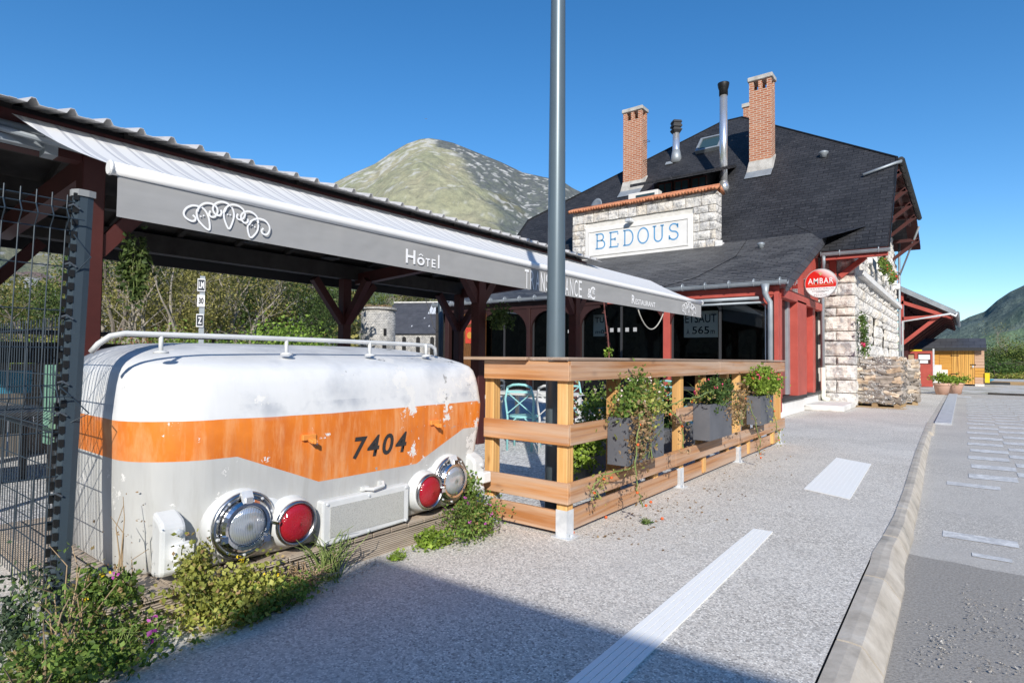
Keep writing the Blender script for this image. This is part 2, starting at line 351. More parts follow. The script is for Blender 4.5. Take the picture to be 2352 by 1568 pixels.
# ---------------------------------------------------------------- mesh writer
def frame(d, upv=V((0, 0, 1))):
    d = d.normalized()
    if abs(d.dot(upv)) > .98: upv = V((0, 1, 0)) if abs(d.y) < .9 else V((1, 0, 0))
    a = d.cross(upv).normalized(); b = a.cross(d).normalized()
    return a, b
class MB:
    def __init__(s): s.v = []; s.f = []; s.m = []; s.mi = 0
    def add(s, vs, fs):
        o = len(s.v); s.v += [V(p) for p in vs]
        for f in fs: s.f.append([o+i for i in f]); s.m.append(s.mi)
        return s
    def mat(s, i): s.mi = i; return s
    def box(s, x0, x1, y0, y1, z0, z1):
        return s.add([(x0, y0, z0), (x1, y0, z0), (x1, y1, z0), (x0, y1, z0), (x0, y0, z1), (x1, y0, z1), (x1, y1, z1), (x0, y1, z1)],
                     [(0, 3, 2, 1), (4, 5, 6, 7), (0, 1, 5, 4), (1, 2, 6, 5), (2, 3, 7, 6), (3, 0, 4, 7)])
    def beam(s, p, q, w, h, upv=V((0, 0, 1))):
        p, q = V(p), V(q); a, b = frame(q-p, upv); a = a*w/2; b = b*h/2
        return s.add([p-a-b, p+a-b, p+a+b, p-a+b, q-a-b, q+a-b, q+a+b, q-a+b],
                     [(0, 1, 2, 3), (7, 6, 5, 4), (0, 4, 5, 1), (1, 5, 6, 2), (2, 6, 7, 3), (3, 7, 4, 0)])
    def tube(s, pts, r, n=10, cap=True):
        pts = [V(p) for p in pts]; rs = r if hasattr(r, '__len__') else [r]*len(pts)
        vs = []; fs = []; a = None
        for i, p in enumerate(pts):
            d = (pts[min(i+1, len(pts)-1)]-pts[max(i-1, 0)])
            if a is None: a, b = frame(d)
            else:
                dn = d.normalized(); a = (a-dn*a.dot(dn)).normalized(); b = a.cross(dn)*-1; b = dn.cross(a)*-1
            dn = d.normalized(); b = dn.cross(a)
            for k in range(n):
                t = 2*PI*k/n; vs.append(p+(a*math.cos(t)+b*math.sin(t))*rs[i])
        for i in range(len(pts)-1):
            for k in range(n):
                k2 = (k+1) % n; fs.append((i*n+k, i*n+k2, (i+1)*n+k2, (i+1)*n+k))
        if cap: fs.append(tuple(range(n))[::-1]); fs.append(tuple((len(pts)-1)*n+k for k in range(n)))
        return s.add(vs, fs)
    def lathe(s, prof, c, axis=V((0, 0, 1)), n=24, cap=True):
        """prof: (radius, height) pairs along axis from centre c"""
        c = V(c); axis = V(axis).normalized(); a, b = frame(axis); vs = []; fs = []
        for r, h in prof:
            for k in range(n):
                t = 2*PI*k/n; vs.append(c+axis*h+(a*math.cos(t)+b*math.sin(t))*r)
        for i in range(len(prof)-1):
            for k in range(n):
                k2 = (k+1) % n; fs.append((i*n+k, i*n+k2, (i+1)*n+k2, (i+1)*n+k))
        if cap: fs.append(tuple(range(n))[::-1]); fs.append(tuple((len(prof)-1)*n+k for k in range(n)))
        return s.add(vs, fs)
    def quad(s, *p): return s.add(p, [tuple(range(len(p)))])
    def prism(s, poly, d):
        """polygon (list of points) pushed along vector d"""
        poly = [V(p) for p in poly]; d = V(d); n = len(poly)
        return s.add(poly+[p+d for p in poly], [tuple(range(n))[::-1], tuple(range(n, 2*n))]+[(i, (i+1) % n, n+(i+1) % n, n+i) for i in range(n)])
    def leaf(s, p, size, nrm=None, asp=.6, rnd=random):
        d = V((rnd.uniform(-1, 1), rnd.uniform(-1, 1), rnd.uniform(-.6, 1))).normalized() if nrm is None else V(nrm).normalized()
        a = d.orthogonal().normalized(); a.rotate(Matrix.Rotation(rnd.uniform(0, 2*PI), 3, d)); b = d.cross(a)
        L = size*.5; W = size*.5*asp
        return s.add([p-a*L, p-b*W+d*L*.15, p+a*L, p+b*W+d*L*.15], [(0, 1, 2, 3)])
    def build(s, name, mat, parent=None, smooth=False, bevel=0, base=None, seg=1, recalc=False):
        me = bpy.data.meshes.new(name)
        off = V((0, 0, 0))
        if parent is not None: off = wloc(parent)
        elif base is not None: off = V(base)
        me.from_pydata([tuple(v-off) for v in s.v], [], s.f)
        for x in (mat if isinstance(mat, (list, tuple)) else [mat]): me.materials.append(MATS[x])
        me.polygons.foreach_set('material_index', s.m)
        if smooth: me.polygons.foreach_set('use_smooth', [True]*len(me.polygons))
        me.update()
        if recalc:
            bm = bmesh.new(); bm.from_mesh(me); bmesh.ops.recalc_face_normals(bm, faces=bm.faces); bm.to_mesh(me); bm.free()
        o = bpy.data.objects.new(name, me); COL.objects.link(o)
        if parent is not None: o.parent = parent
        else: o.location = off
        if bevel:
            b = o.modifiers.new('bevel', 'BEVEL'); b.width = bevel; b.segments = seg; b.limit_method = 'ANGLE'; b.angle_limit = R(40)
        return o
def wloc(o):
    l = V((0, 0, 0))
    while o is not None: l += V(o.location); o = o.parent
    return l
def thing(name, label, cat, loc=(0, 0, 0), group=None):
    o = bpy.data.objects.new(name, None); COL.objects.link(o); o.location = loc; o.empty_display_size = .1
    o['label'] = label; o['category'] = cat
    if group: o['group'] = group
    return o
def tag(o, label, cat, group=None):
    o['label'] = label; o['category'] = cat
    if group: o['group'] = group
    return o
def struct(o): o['kind'] = 'structure'; return o
def dup(root, loc, rotz=0, label=None, scale=None):
    r = root.copy(); COL.objects.link(r); r.location = loc; r.rotation_euler = (0, 0, rotz)
    if scale: r.scale = (scale,)*3 if not hasattr(scale, '__len__') else scale
    if label: r['label'] = label
    def rec(src, dst):
        for ch in [q for q in bpy.data.objects if q.parent == src]:
            c = ch.copy(); COL.objects.link(c); c.parent = dst; rec(ch, c)
    kids = [q for q in root.children]
    for ch in kids:
        c = ch.copy(); COL.objects.link(c); c.parent = r
        for g in list(ch.children):
            d = g.copy(); COL.objects.link(d); d.parent = c
    return r
def fit_text(body, name, mat, parent, org, xdir, ydir, width, height, extr=.002, shear=0, bold=0, spacing=1.0, base=None):
    """flat lettering standing on a real surface: text mesh fitted to width x height at org"""
    cu = bpy.data.curves.new(name, 'FONT'); cu.body = body; cu.size = 1; cu.offset = bold; cu.shear = shear; cu.space_character = spacing
    cu.resolution_u = 4
    ob = bpy.data.objects.new('tmp', cu); COL.objects.link(ob); bpy.context.view_layer.update()
    dg = bpy.context.evaluated_depsgraph_get(); me = bpy.data.meshes.new_from_object(ob.evaluated_get(dg)); bpy.data.objects.remove(ob)
    xs = [v.co.x for v in me.vertices]; ys = [v.co.y for v in me.vertices]
    x0, x1, y0, y1 = min(xs), max(xs), min(ys), max(ys)
    off = wloc(parent) if parent is not None else V(base or (0, 0, 0))
    xd, yd = V(xdir).normalized(), V(ydir).normalized(); nd = xd.cross(yd).normalized(); org = V(org)
    for v in me.vertices:
        v.co = org+xd*((v.co.x-x0)/(x1-x0)*width)+yd*((v.co.y-y0)/(y1-y0)*height)+nd*extr-off
    me.materials.clear(); me.materials.append(MATS[mat]); me.name = name
    o = bpy.data.objects.new(name, me); COL.objects.link(o)
    if parent is not None: o.parent = parent
    else: o.location = off
    return o
def ribbon(mb, pts, w, nrm):
    """flat stroke of width w following pts on a surface with normal nrm"""
    pts = [V(p) for p in pts]; nrm = V(nrm).normalized(); L = []; Rr = []
    for i, p in enumerate(pts):
        d = (pts[min(i+1, len(pts)-1)]-pts[max(i-1, 0)]).normalized(); s_ = d.cross(nrm)*w/2
        L.append(p-s_); Rr.append(p+s_)
    o = len(pts); mb.add(L+Rr, [(i, o+i, o+i+1, i+1) for i in range(o-1)])
def rough_block(mb, x0, x1, y0, y1, z0, z1, axis, rel=.05, seed=0, nu=4, nv=3):
    """rock-faced block: pillow of relief on the face that looks along axis ('+x' or '-y')"""
    vs = []; fs = []
    for i in range(nu+1):
        for j in range(nv+1):
            u, v = i/nu, j/nv; e = min(u, 1-u, v, 1-v)
            z = z0+(z1-z0)*v
            if axis == '+x': p = V((x1, y0+(y1-y0)*u, z))
            else: p = V((x0+(x1-x0)*u, y0, z))
            bump = 0 if e < 1e-6 else rel*(.45+.9*noise.noise(p*3.1+V((seed, 0, 0)))+.5*noise.noise(p*8))
            if e < 1e-6:
                q = noise.noise_vector(p*4)*.012
                p = p+V((0 if axis == '+x' else q.x, 0 if axis == '-y' else q.y, q.z))
            p = p+(V((bump, 0, 0)) if axis == '+x' else V((0, -bump, 0)))
            vs.append(p)
    for i in range(nu):
        for j in range(nv):
            a = i*(nv+1)+j; q = (a, a+nv+1, a+nv+2, a+1); fs.append(q if axis == '+x' else q)
    # sides running back into the mortar
    ring = [i*(nv+1) for i in range(nu+1)]+[nu*(nv+1)+j for j in range(1, nv+1)]+[i*(nv+1)+nv for i in range(nu-1, -1, -1)]+[j for j in range(nv-1, 0, -1)]
    o = len(vs); back = V((-.06, 0, 0)) if axis == '+x' else V((0, .06, 0))
    for r in ring: vs.append(vs[r]+back)
    n_ = len(ring)
    for k in range(n_): fs.append((ring[(k+1) % n_], ring[k], o+k, o+(k+1) % n_))
    mb.add(vs, fs)
def leafcloud(mb, cen, rad, n, size, clumps=14, rnd=random, asp=.6, fill=.38):
    cen = V(cen); rad = V(rad) if hasattr(rad, '__len__') else V((rad,)*3)
    cs = []
    for k in range(clumps):
        d = V((rnd.gauss(0, 1), rnd.gauss(0, 1), rnd.gauss(0, 1))).normalized()*rnd.uniform(.35, .9)
        cs.append((V((d.x*rad.x, d.y*rad.y, d.z*rad.z)), rnd.uniform(.6, 1.25)))
    for k in range(n):
        c, q = rnd.choice(cs)
        d = V((rnd.gauss(0, 1), rnd.gauss(0, 1), rnd.gauss(0, 1)))*fill*q
        mb.leaf(cen+c+V((d.x*rad.x, d.y*rad.y, d.z*rad.z))*.75, size*rnd.uniform(.6, 1.3), asp=asp, rnd=rnd)
# ================================================================ SETTING
# pavement (z = 0), road 0.12 lower, kerb between
KI = [(-.46, -6), (-.46, 1), (-.486, 4.0), (-.487, 4.45), (-.47, 5.0), (-.46, 5.7), (-.478, 6.9), (-.55, 10), (-.62, 14.9)]
mb = MB()
far_y = 40
PV = [(-60, -6)]+[(x, y) for x, y in KI]+[(-.60, 30), (-.60, 60), (-60, 60)]
mb.quad(*[V((x, y, 0)) for x, y in PV])
o = struct(mb.build('pavement', 'aggregate'))
mb = MB(); mb.quad(V((-12, .95, .004)), V((-3.05, .95, .004)), V((-3.05, 3.52, .004)), V((-2.30, 3.56, .004)), V((-2.30, 9.7, .004)), V((-3.4, 13.8, .004)), V((-12, 13.8, .004)))
struct(mb.build('terrace_ground', 'terrace_gravel'))
# road sheet
mb = MB()
ys = [-40, 8, 12.5, 15.5, 28, 31]; zs = [-.12, -.12, -.08, -.02, -.012, -.006]
for i in range(len(ys)-1):
    mb.quad(V((-.8, ys[i], zs[i])), V((60, ys[i], zs[i])), V((60, ys[i+1], zs[i+1])), V((-.8, ys[i+1], zs[i+1])))
struct(mb.build('road', 'asphalt'))
mb = MB(); mb.quad(V((-3, 30.2, .006)), V((60, 27, .006)), V((90, 60, .006)), (V((-3, 60, .006))))
struct(mb.build('gravel_yard', 'gravel_yard'))
mb = MB(); mb.quad(*[V((x, y, -.3)) for x, y in ((-1500, -300), (1500, -300), (1500, 2500), (-1500, 2500))])
struct(mb.build('ground', 'field'))
# dark repair patch on the road
def sm_(t): return t*t*(3-2*t)
mb = MB()
edge_ = [(3.0, -3), (3.0, 4.6)]
for k in range(40):
    t = k/39; x = 3.0-3.33*t; base_y = 4.6+.45*sm_(t); edge_.append((x, base_y+.05*noise.noise(V((x*5, 2, 0)))+.025*noise.noise(V((x*23, 5, 0)))))
pts = [(-.36, -3)]+edge_+[(-.345, 4.9), (-.35, 3)]
mb.quad(*[V((x, y, -.116)) for x, y in pts]); struct(mb.build('road_patch', 'asphalt_patch'))
# loose gravel on the road
rnd = random.Random(5); mb = MB()
for k in range(3600):
    t = rnd.random(); y = 2.2+2.1*t+rnd.gauss(0, .22); x = -.2+1.1*rnd.random()*(.4+.6*t)+rnd.gauss(0, .05)
    if x < -.3: continue
    if noise.noise(V((x*3, y*3, 0))) < -.05: continue
    r = rnd.uniform(.002, .009); p = V((x, y, -.114+r*.4))
    vs = [p+V((rnd.uniform(-1, 1), rnd.uniform(-1, 1), rnd.uniform(0, 1.2)))*r for _ in range(5)]
    mb.add(vs, [(0, 1, 2), (0, 2, 3), (0, 3, 4), (1, 2, 4), (1, 3, 4), (2, 3, 4)])
o = mb.build('loose_gravel', 'rock_stone'); o['kind'] = 'stuff'
# kerb stones
def ki(y):
    for a, b in zip(KI, KI[1:]):
        if a[1] <= y <= b[1]: t = (y-a[1])/(b[1]-a[1]); return a[0]+(b[0]-a[0])*t
    return KI[-1][0]
mb = MB(); y = -4.0; joints = []
while y < 14.9:
    L = 1.0 if y < 4 else 1.0
    y1 = min(y+L, 14.95)
    n_ = 4; rings = []
    for i in range(n_+1):
        yy = y+.009+(y1-y-.018)*i/n_; xi = ki(yy)+(.010 if yy < 4.3 else -.004)
        wt = .085 if yy > 5.6 else (.10 if yy > 4.6 else .115)
        wb = .055 if yy > 5.2 else .055+.03*min(1, (5.2-yy))
        if yy > 13: wt = .13
        zt = .004 if yy < 5 else .006
        rings.append([V((xi, yy, -.25)), V((xi, yy, zt)), V((xi+wt*.45, yy, zt+.002)), V((xi+wt*.86, yy, zt-.003)), V((xi+wt, yy, zt-.018)), V((xi+wt+wb*.75, yy, -.10)), V((xi+wt+wb, yy, -.25))])
    vs = [p for r in rings for p in r]; k = 7
    fs = [(i*k+j, i*k+j+1, (i+1)*k+j+1, (i+1)*k+j) for i in range(n_) for j in range(k-1)]
    fs += [tuple(range(k))[::-1], tuple(n_*k+j for j in range(k))]
    mb.add(vs, fs); y = y1
o = struct(mb.build('kerb', 'concrete_kerb', smooth=False, recalc=True))
mb = MB(); y = 14.96
while y < 31: mb.box(-.50, -.22, y, y+.99, -.1, .012); y += 1.0
struct(mb.build('lowered_kerb', 'granite', bevel=.006))
# painted guidance strip and tactile pad
def strip(pts_l, pts_r, nribs, z=.004):
    mb = MB(); n_ = len(pts_l)
    for r in range(nribs):
        a, b = r/nribs+.012, (r+1)/nribs-.012
        for i in range(n_-1):
            L0, R0, L1, R1 = V(pts_l[i]), V(pts_r[i]), V(pts_l[i+1]), V(pts_r[i+1])
            q = [L0.lerp(R0, a), L0.lerp(R0, b), L1.lerp(R1, b), L1.lerp(R1, a)]
            mb.prism([V((p.x, p.y, z-.003)) for p in q], (0, 0, .006))
    return mb
pl = [(-1.24, .4, 0), (-1.222, 1.955, 0), (-1.235, 3.0, 0), (-1.25, 4.1, 0), (-1.251, 4.56, 0)]
pr = [(-1.05, .4, 0), (-1.06, 1.955, 0), (-1.075, 3.0, 0), (-1.10, 4.1, 0), (-1.115, 4.57, 0)]
mb = strip(pl, pr, 5)
tag(mb.build('guidance_strip', 'strip_paint', base=(-1.2, 3, 0)), 'long white ribbed guidance strip painted on the pavement, running into the shadow', 'guidance strip')
mb = MB(); P = [V((-1.253, 6.29, 0)), V((-.832, 6.09, 0)), V((-.91, 8.35, 0)), V((-1.326, 8.61, 0))]
mb.prism([p+V((0, 0, .001)) for p in P], (0, 0, .005))
for i in range(9):
    for j in range(30):
        u, v = (i+.5)/9, (j+.5)/30; p = P[0].lerp(P[1], u).lerp(P[3].lerp(P[2], u), v)
        mb.lathe([(.010, .005), (.006, .007)], p, n=6)
tag(mb.build('tactile_pad', 'pad_paint', base=(-1.1, 7.2, 0)), 'white studded warning pad lying flat on the pavement beside the kerb', 'tactile pad')
# worn road markings: a chequer of white bars
mb = MB(); rnd = random.Random(3)
def roadz(y):
    for i in range(len(ys)-1):
        if ys[i] <= y <= ys[i+1]: return zs[i]+(zs[i+1]-zs[i])*(y-ys[i])/(ys[i+1]-ys[i])
    return 0
for r in range(22):
    y0 = 8.8+r*.82; 
    for c_ in range(5):
        x0 = .03+c_*.47+(.03 if r % 2 else 0)
        ya = y0+(.41 if c_ % 2 else 0)+.02*c_
        if ya > 26.5: continue
        mb.quad(*[V((x, y, roadz(y)+.004)) for x, y in ((x0, ya), (x0+.45, ya+.03), (x0+.45, ya+.37), (x0, ya+.34))])
for x0, y0, x1, y1 in ((-.17, 8.2, .30, 8.42), (-.15, 5.75, .31, 5.95), (.03, 5.3, .25, 5.4), (-.2, 26.9, .2, 27.9)):
    mb.quad(*[V((x, y, roadz(y)+.004)) for x, y in ((x0, y0), (x1, y0), (x1, y1), (x0, y1))])
struct(mb.build('road_marking', 'road_paint'))

# ---------------------------------------------------------------- far terrain
def terrain(name, mat, prof, r0, r1, hfun, nu=260, nv=110, colf=None):
    """hill: prof = skyline as (px, py); real slope from radius r0 up to the skyline at r1"""
    me = bpy.data.meshes.new(name); vs = []; fs = []; cols = []
    xs_ = [p[0] for p in prof]
    def sky_py(px):
        for a, b in zip(prof, prof[1:]):
            if a[0] <= px <= b[0]:
                t = (px-a[0])/(b[0]-a[0]); return a[1]+(b[1]-a[1])*t
        return prof[-1][1]
    for i in range(nu+1):
        px = xs_[0]+(xs_[-1]-xs_[0])*i/nu
        d = SD(px, sky_py(px), 1)-EYEV; hd = math.hypot(d.x, d.y); dx, dy, el = d.x/hd, d.y/hd, d.z/hd
        for j in range(nv+1):
            t = j/nv; r = r0+(r1-r0)*t
            z = EYE+el*r1*hfun(t)
            p = V((dx*r, dy*r, 0)); q = p*(4.0/r1)
            dis = noise.fractal(q*2.2, 1.0, 2.0, 6)*r1*.022*math.sin(PI*min(1, t*1.02))**.7
            vs.append((p.x, p.y, z+dis)); cols.append(colf(px, t, p, noise, sky_py(px)))
    n1 = nv+1
    for i in range(nu):
        for j in range(nv): fs.append((i*n1+j, (i+1)*n1+j, (i+1)*n1+j+1, i*n1+j+1))
    # back side so the ridge is a real hill
    o0 = len(vs)
    for i in range(nu+1):
        q = vs[i*n1+nv]; k = 1.35; vs.append((q[0]*k, q[1]*k, -50)); cols.append(cols[i*n1+nv])
    for i in range(nu): fs.append((i*n1+nv, (i+1)*n1+nv, o0+i+1, o0+i))
    me.from_pydata(vs, [], fs)
    ca = me.color_attributes.new('tint', 'FLOAT_COLOR', 'POINT')
    ca.data.foreach_set('color', [x for c_ in cols for x in (*c_, 1)])
    me.materials.append(MATS[mat]); me.polygons.foreach_set('use_smooth', [True]*len(me.polygons)); me.update()
    o = bpy.data.objects.new(name, me); COL.objects.link(o); return struct(o)
def lerp3(a, b, t): t = max(0, min(1, t)); return tuple(x+(y-x)*t for x, y in zip(a, b))
def sm(a, b, x): t = max(0, min(1, (x-a)/(b-a))); return t*t*(3-2*t)
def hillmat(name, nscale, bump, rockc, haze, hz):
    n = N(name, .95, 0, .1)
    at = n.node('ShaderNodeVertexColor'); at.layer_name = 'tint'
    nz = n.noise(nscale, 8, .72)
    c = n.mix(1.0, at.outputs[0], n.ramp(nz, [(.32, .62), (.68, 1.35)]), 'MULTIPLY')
    c = n.mix(hz, c, haze)  # aerial haze painted into the hill colour
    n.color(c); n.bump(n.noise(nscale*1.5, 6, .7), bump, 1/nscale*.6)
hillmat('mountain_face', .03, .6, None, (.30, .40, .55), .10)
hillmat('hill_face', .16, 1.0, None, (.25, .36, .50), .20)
GRASS, OLIVE, ROCK, WOODD, WOODG, YEL = (.36, .32, .185), (.275, .27, .145), (.52, .50, .455), (.105, .105, .09), (.125, .135, .08), (.40, .32, .17)
def mcol(px, t, p, noise, spy):
    n1 = noise.fractal(p*.006, 1, 2, 5); n2 = noise.fractal(p*.045+V((9, 3, 1)), 1, 2, 4); n3 = noise.fractal(V((p.x*.018, p.y*.018, t*46)), 1, 2, 5)
    n4 = noise.fractal(p*.03+V((5, 5, t*30)), 1, 2, 3)
    # crest valley divides the bright grass face from the wooded face
    side = px-(1040+ (1-t)*190+n1*26)
    c = lerp3(GRASS, OLIVE, .5+n1)
    c = lerp3(c, YEL, sm(.0, .6, .5-t+n1*.4)*.7)
    c = lerp3(c, ROCK, sm(.26, .6, n3*.7+n2*.3+sm(.72, 1, t)*.42-.02)*.75)
    w_ = lerp3(WOODD, WOODG, .5+n2*.8+(.5-t)*.8)
    w_ = lerp3(w_, (.15, .135, .06), sm(.0, .5, n1+(.3-t)))
    w_ = lerp3(w_, ROCK, sm(.34, .52, n4*.8+n2*.35+.10*sm(.4, .75, t))*.85)
    k = sm(-22, 22, side)
    if t > .93: k = max(k, sm(992, 1010, px))
    return lerp3(c, w_, k)
prof = [(250, 560), (520, 510), (700, 458), (760, 424), (800, 403), (860, 377), (900, 350), (935, 330), (965, 320), (985, 317.5), (1010, 321), (1040, 328), (1100, 352), (1150, 372), (1200, 396), (1255, 408), (1290, 415), (1315, 432), (1345, 446), (1400, 462), (1500, 500), (1700, 560)]
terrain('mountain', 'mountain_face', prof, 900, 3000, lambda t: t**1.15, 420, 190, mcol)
def hcol(px, t, p, noise, spy):
    n1 = noise.fractal(p*.02, 1, 2, 4)
    c = lerp3((.30, .27, .11), (.30, .17, .11), sm(-.05, .15, n1+.05)); c = lerp3(c, (.17, .19, .07), sm(.1, .4, noise.fractal(p*.03+V((4, 0, 0)), 1, 2, 4)))
    return lerp3(c, (.5, .48, .44), sm(.42, .5, noise.fractal(p*.09, 1, 2, 3)))
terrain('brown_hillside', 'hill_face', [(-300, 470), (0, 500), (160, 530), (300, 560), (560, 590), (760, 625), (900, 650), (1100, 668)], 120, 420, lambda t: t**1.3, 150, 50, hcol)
def vcol(px, t, p, noise, spy): return lerp3((.14, .19, .06), (.25, .26, .09), .5+noise.fractal(p*.02, 1, 2, 4))
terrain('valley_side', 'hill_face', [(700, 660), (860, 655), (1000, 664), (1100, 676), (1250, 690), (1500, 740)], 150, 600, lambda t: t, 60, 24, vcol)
def fcol(px, t, p, noise, spy):
    n1 = noise.fractal(p*.02, 1, 2, 5); n2 = noise.fractal(p*.05, 1, 2, 3)
    c = lerp3((.11, .145, .105), (.20, .245, .145), .5+n1+n2*.5)
    c = lerp3(c, (.30, .30, .28), sm(.36, .46, n1+.06*t))
    # meadow and hedges low down
    return lerp3(lerp3((.34, .46, .17), (.17, .25, .09), .5+n2*1.5), c, sm(.36, .42, t+n1*.06))
def ftop(t): return t
terrain('wooded_hill', 'hill_face', [(2100, 768), (2160, 755), (2196, 744), (2225, 728), (2262, 715), (2290, 690), (2320, 670), (2352, 655), (2450, 610), (2700, 560)], 150, 520, lambda t: .42*t**.6+.58*max(0, (t-.35)/.65)**1.1 if t > .35 else .42*t**.6, 150, 60, fcol)

# unseen dark hills added behind the viewer to block low sky light
me = bpy.data.meshes.new('sky_block_hills'); vs = []; fs = []; cols = []; nu_, nv_ = 90, 14
for i in range(nu_+1):
    az = R(182+(437-182)*i/nu_); e = (21+3*math.sin(i*.21)+1.6*math.sin(i*.57+1))*min(1, i/6, (nu_-i)/6)
    for j in range(nv_+1):
        t = j/nv_; r = 160+1500*t; z = -5+r*math.tan(R(e))*t**.6
        p = V((math.cos(az)*r, math.sin(az)*r, z)); p.z += 40*noise.noise(p*.004)*t; vs.append(p); cols.append(lerp3((.05, .07, .03), (.11, .12, .06), .5+noise.fractal(p*.006, 1, 2, 4)))
k_ = nv_+1
for i in range(nu_):
    for j in range(nv_): fs.append((i*k_+j, i*k_+j+1, (i+1)*k_+j+1, (i+1)*k_+j))
me.from_pydata(vs, [], fs); ca = me.color_attributes.new('tint', 'FLOAT_COLOR', 'POINT'); ca.data.foreach_set('color', [x for c_ in cols for x in (*c_, 1)])
me.materials.append(MATS['hill_face']); me.update(); o = bpy.data.objects.new('sky_block_hills', me); COL.objects.link(o); struct(o)
# ================================================================ LOCOMOTIVE NOSE
YC, HW, XB = 2.25, 1.165, -4.15
n = N('loco_paint', .33, 0, .5)
xs = n.xyz(); Y = n.math('ADD', xs[1], 0.0); Z = xs[2]           # object origin sits at (., YC, 0)
ay = n.math('ABSOLUTE', n.math('SUBTRACT', Y, .11))
wob = n.math('MULTIPLY', n.math('SUBTRACT', n.noise(1.6, 2), .5), .02)
m_ = n.math('DIVIDE', n.math('SUBTRACT', ay, .375), .46); mcl = n.node('ShaderNodeClamp'); n.link(m_, mcl.inputs[0])
zlow = n.math('ADD', n.math('MULTIPLY', mcl.outputs[0], .195), .535)
below = n.math('GREATER_THAN', Z, n.math('ADD', zlow, n.math('MULTIPLY', wob, .4)))
above = n.math('LESS_THAN', Z, n.math('ADD', .925, wob))
stripe = n.math('MULTIPLY', below, above)
white = n.mix(n.ramp(n.noise(2.2, 5, .65), [(.35, 0), (.75, .5)]), (.76, .765, .76), (.62, .64, .66))
grey = n.mix(n.ramp(n.noise(2.4, 5, .6, n.mapping((1, 1, .35))), [(.3, 0), (.75, 1)]), (.60, .60, .57), (.44, .445, .44))
base = n.mix(n.math('GREATER_THAN', Z, .8), grey, white)
org = n.mix(n.ramp(n.noise(2.6, 6, .6), [(.3, 0), (.68, 1)]), (.86, .25, .028), (.60, .13, .014))
org = n.mix(n.math('MULTIPLY', n.ramp(n.noise(5, 5, .7, n.mapping((1, 3, .5))), [(.48, 0), (.66, .65)]), 1), org, (.84, .40, .17))
c = n.mix(stripe, base, org)
# dull grey scuffs on the white band
sc_ = n.math('MULTIPLY', n.ramp(n.noise(2.3, 5, .62), [(.46, 0), (.62, 1)]), n.ramp(Z, [(.90, 0), (.98, 1), (1.12, 1), (1.25, .5)]))
c = n.mix(n.math('MULTIPLY', sc_, .9), c, (.36, .39, .44))
# chipped paint, mostly right of centre
right = n.ramp(Y, [(0.12, .15), (.42, 1)])
chip = n.math('GREATER_THAN', n.math('MULTIPLY', n.noise(4.2, 9, .72), n.math('ADD', n.math('MULTIPLY', right, .14), .90)), .585)
c = n.mix(chip, c, (.80, .79, .76))
chip2 = n.math('GREATER_THAN', n.math('MULTIPLY', n.noise(7.5, 8, .7, n.mapping((1, 1, 1), (0, 0, 1))), n.math('ADD', n.math('MULTIPLY', right, .12), .90)), .635)
c = n.mix(chip2, c, (.36, .36, .35))
# runs of dirt below
dirt = n.math('MULTIPLY', n.ramp(n.noise(16, 5, .7, n.mapping((1, 1, .10))), [(.48, 0), (.75, 1)]), n.ramp(Z, [(.15, .8), (.6, .35), (.9, .1)]))
c = n.mix(n.math('MULTIPLY', dirt, .8), c, (.30, .28, .24))
n.color(c)
n.roughness(n.ramp(n.noise(3, 4), [(.3, .28), (.7, .5)]))
n.bump(n.math('ADD', n.noise(2.2, 2), n.math('MULTIPLY', chip, -.12)), .35, .03)

loco = thing('locomotive_nose', 'white and orange locomotive front end numbered 7404, standing on low timber decking', 'locomotive', (-3.0, YC, 0))
rows = [(.165, .10, .16), (.19, .055, .145), (.30, .035, .12), (.55, .01, .055), (.80, .0, .008), (.90, .0, .0), (.95, .008, .003), (1.03, .018, .012), (1.10, .032, .022), (1.145, .050, .034),
        (1.172, .080, .048), (1.195, .15, .068), (1.215, .235, .095), (1.236, .335, .135), (1.256, .45, .19), (1.273, .57, .27), (1.286, .72, .38), (1.294, .90, .55), (1.297, 1.05, .8)]
rows = [(z+max(0, z-1.1)*.19, fi, si) for z, fi, si in rows]
def XFACE(y):
    u = (y-YC)/HW; return -2.915-(.13 if u < 0 else .0)*abs(u)**2.1-.012*abs(u)
def outline(fi, si, npt=15, lf=1):
    """back-left, round the front, to back-right"""
    hw = HW-si; Rc = max(.10, .38-si*.12); yl, yr = YC-(HW-si*lf), 3.44-si; Rr = max(.06, .09-si*.03)
    def xf(y): return XFACE(y)-fi
    pts = [V((XB, yl, 0)), V((XB*.55+(xf(yl+Rc)-Rc)*.45, yl, 0)), V((xf(yl+Rc)-Rc, yl, 0))] if fi < .9 else [V((XB, yl, 0)), V((XB+.03, yl, 0)), V((XB+.06, yl, 0))]
    x0 = xf(yl+Rc)
    for k in range(1, 9):
        a = PI/2*k/9; pts.append(V((x0-Rc+Rc*math.sin(a), yl+Rc-Rc*math.cos(a), 0)))
    for k in range(npt+1):
        y = yl+Rc+(yr-yl-Rc-Rr)*k/npt; pts.append(V((max(XB+.07, xf(y)), y, 0)))
    x0 = xf(yr-Rr)
    for k in range(1, 9):
        a = PI/2*k/9; pts.append(V((x0-Rr+Rr*math.cos(a), yr-Rr+Rr*math.sin(a), 0)))
    pts += [V((x0-Rr, yr, 0)), V((XB*.55+(x0-Rr)*.45, yr, 0)), V((XB, yr, 0))]
    for p in pts: p.x = max(p.x, XB)
    return pts
mb = MB(); vs = []; cnt = 0
for z, fi, si in rows:
    o_ = outline(fi, si, 15, .25 if z < .7 else 1); cnt = len(o_)
    for p in o_: vs.append(V((p.x, p.y, z)))
fs = [(i*cnt+j, i*cnt+j+1, (i+1)*cnt+j+1, (i+1)*cnt+j) for i in range(len(rows)-1) for j in range(cnt-1)]
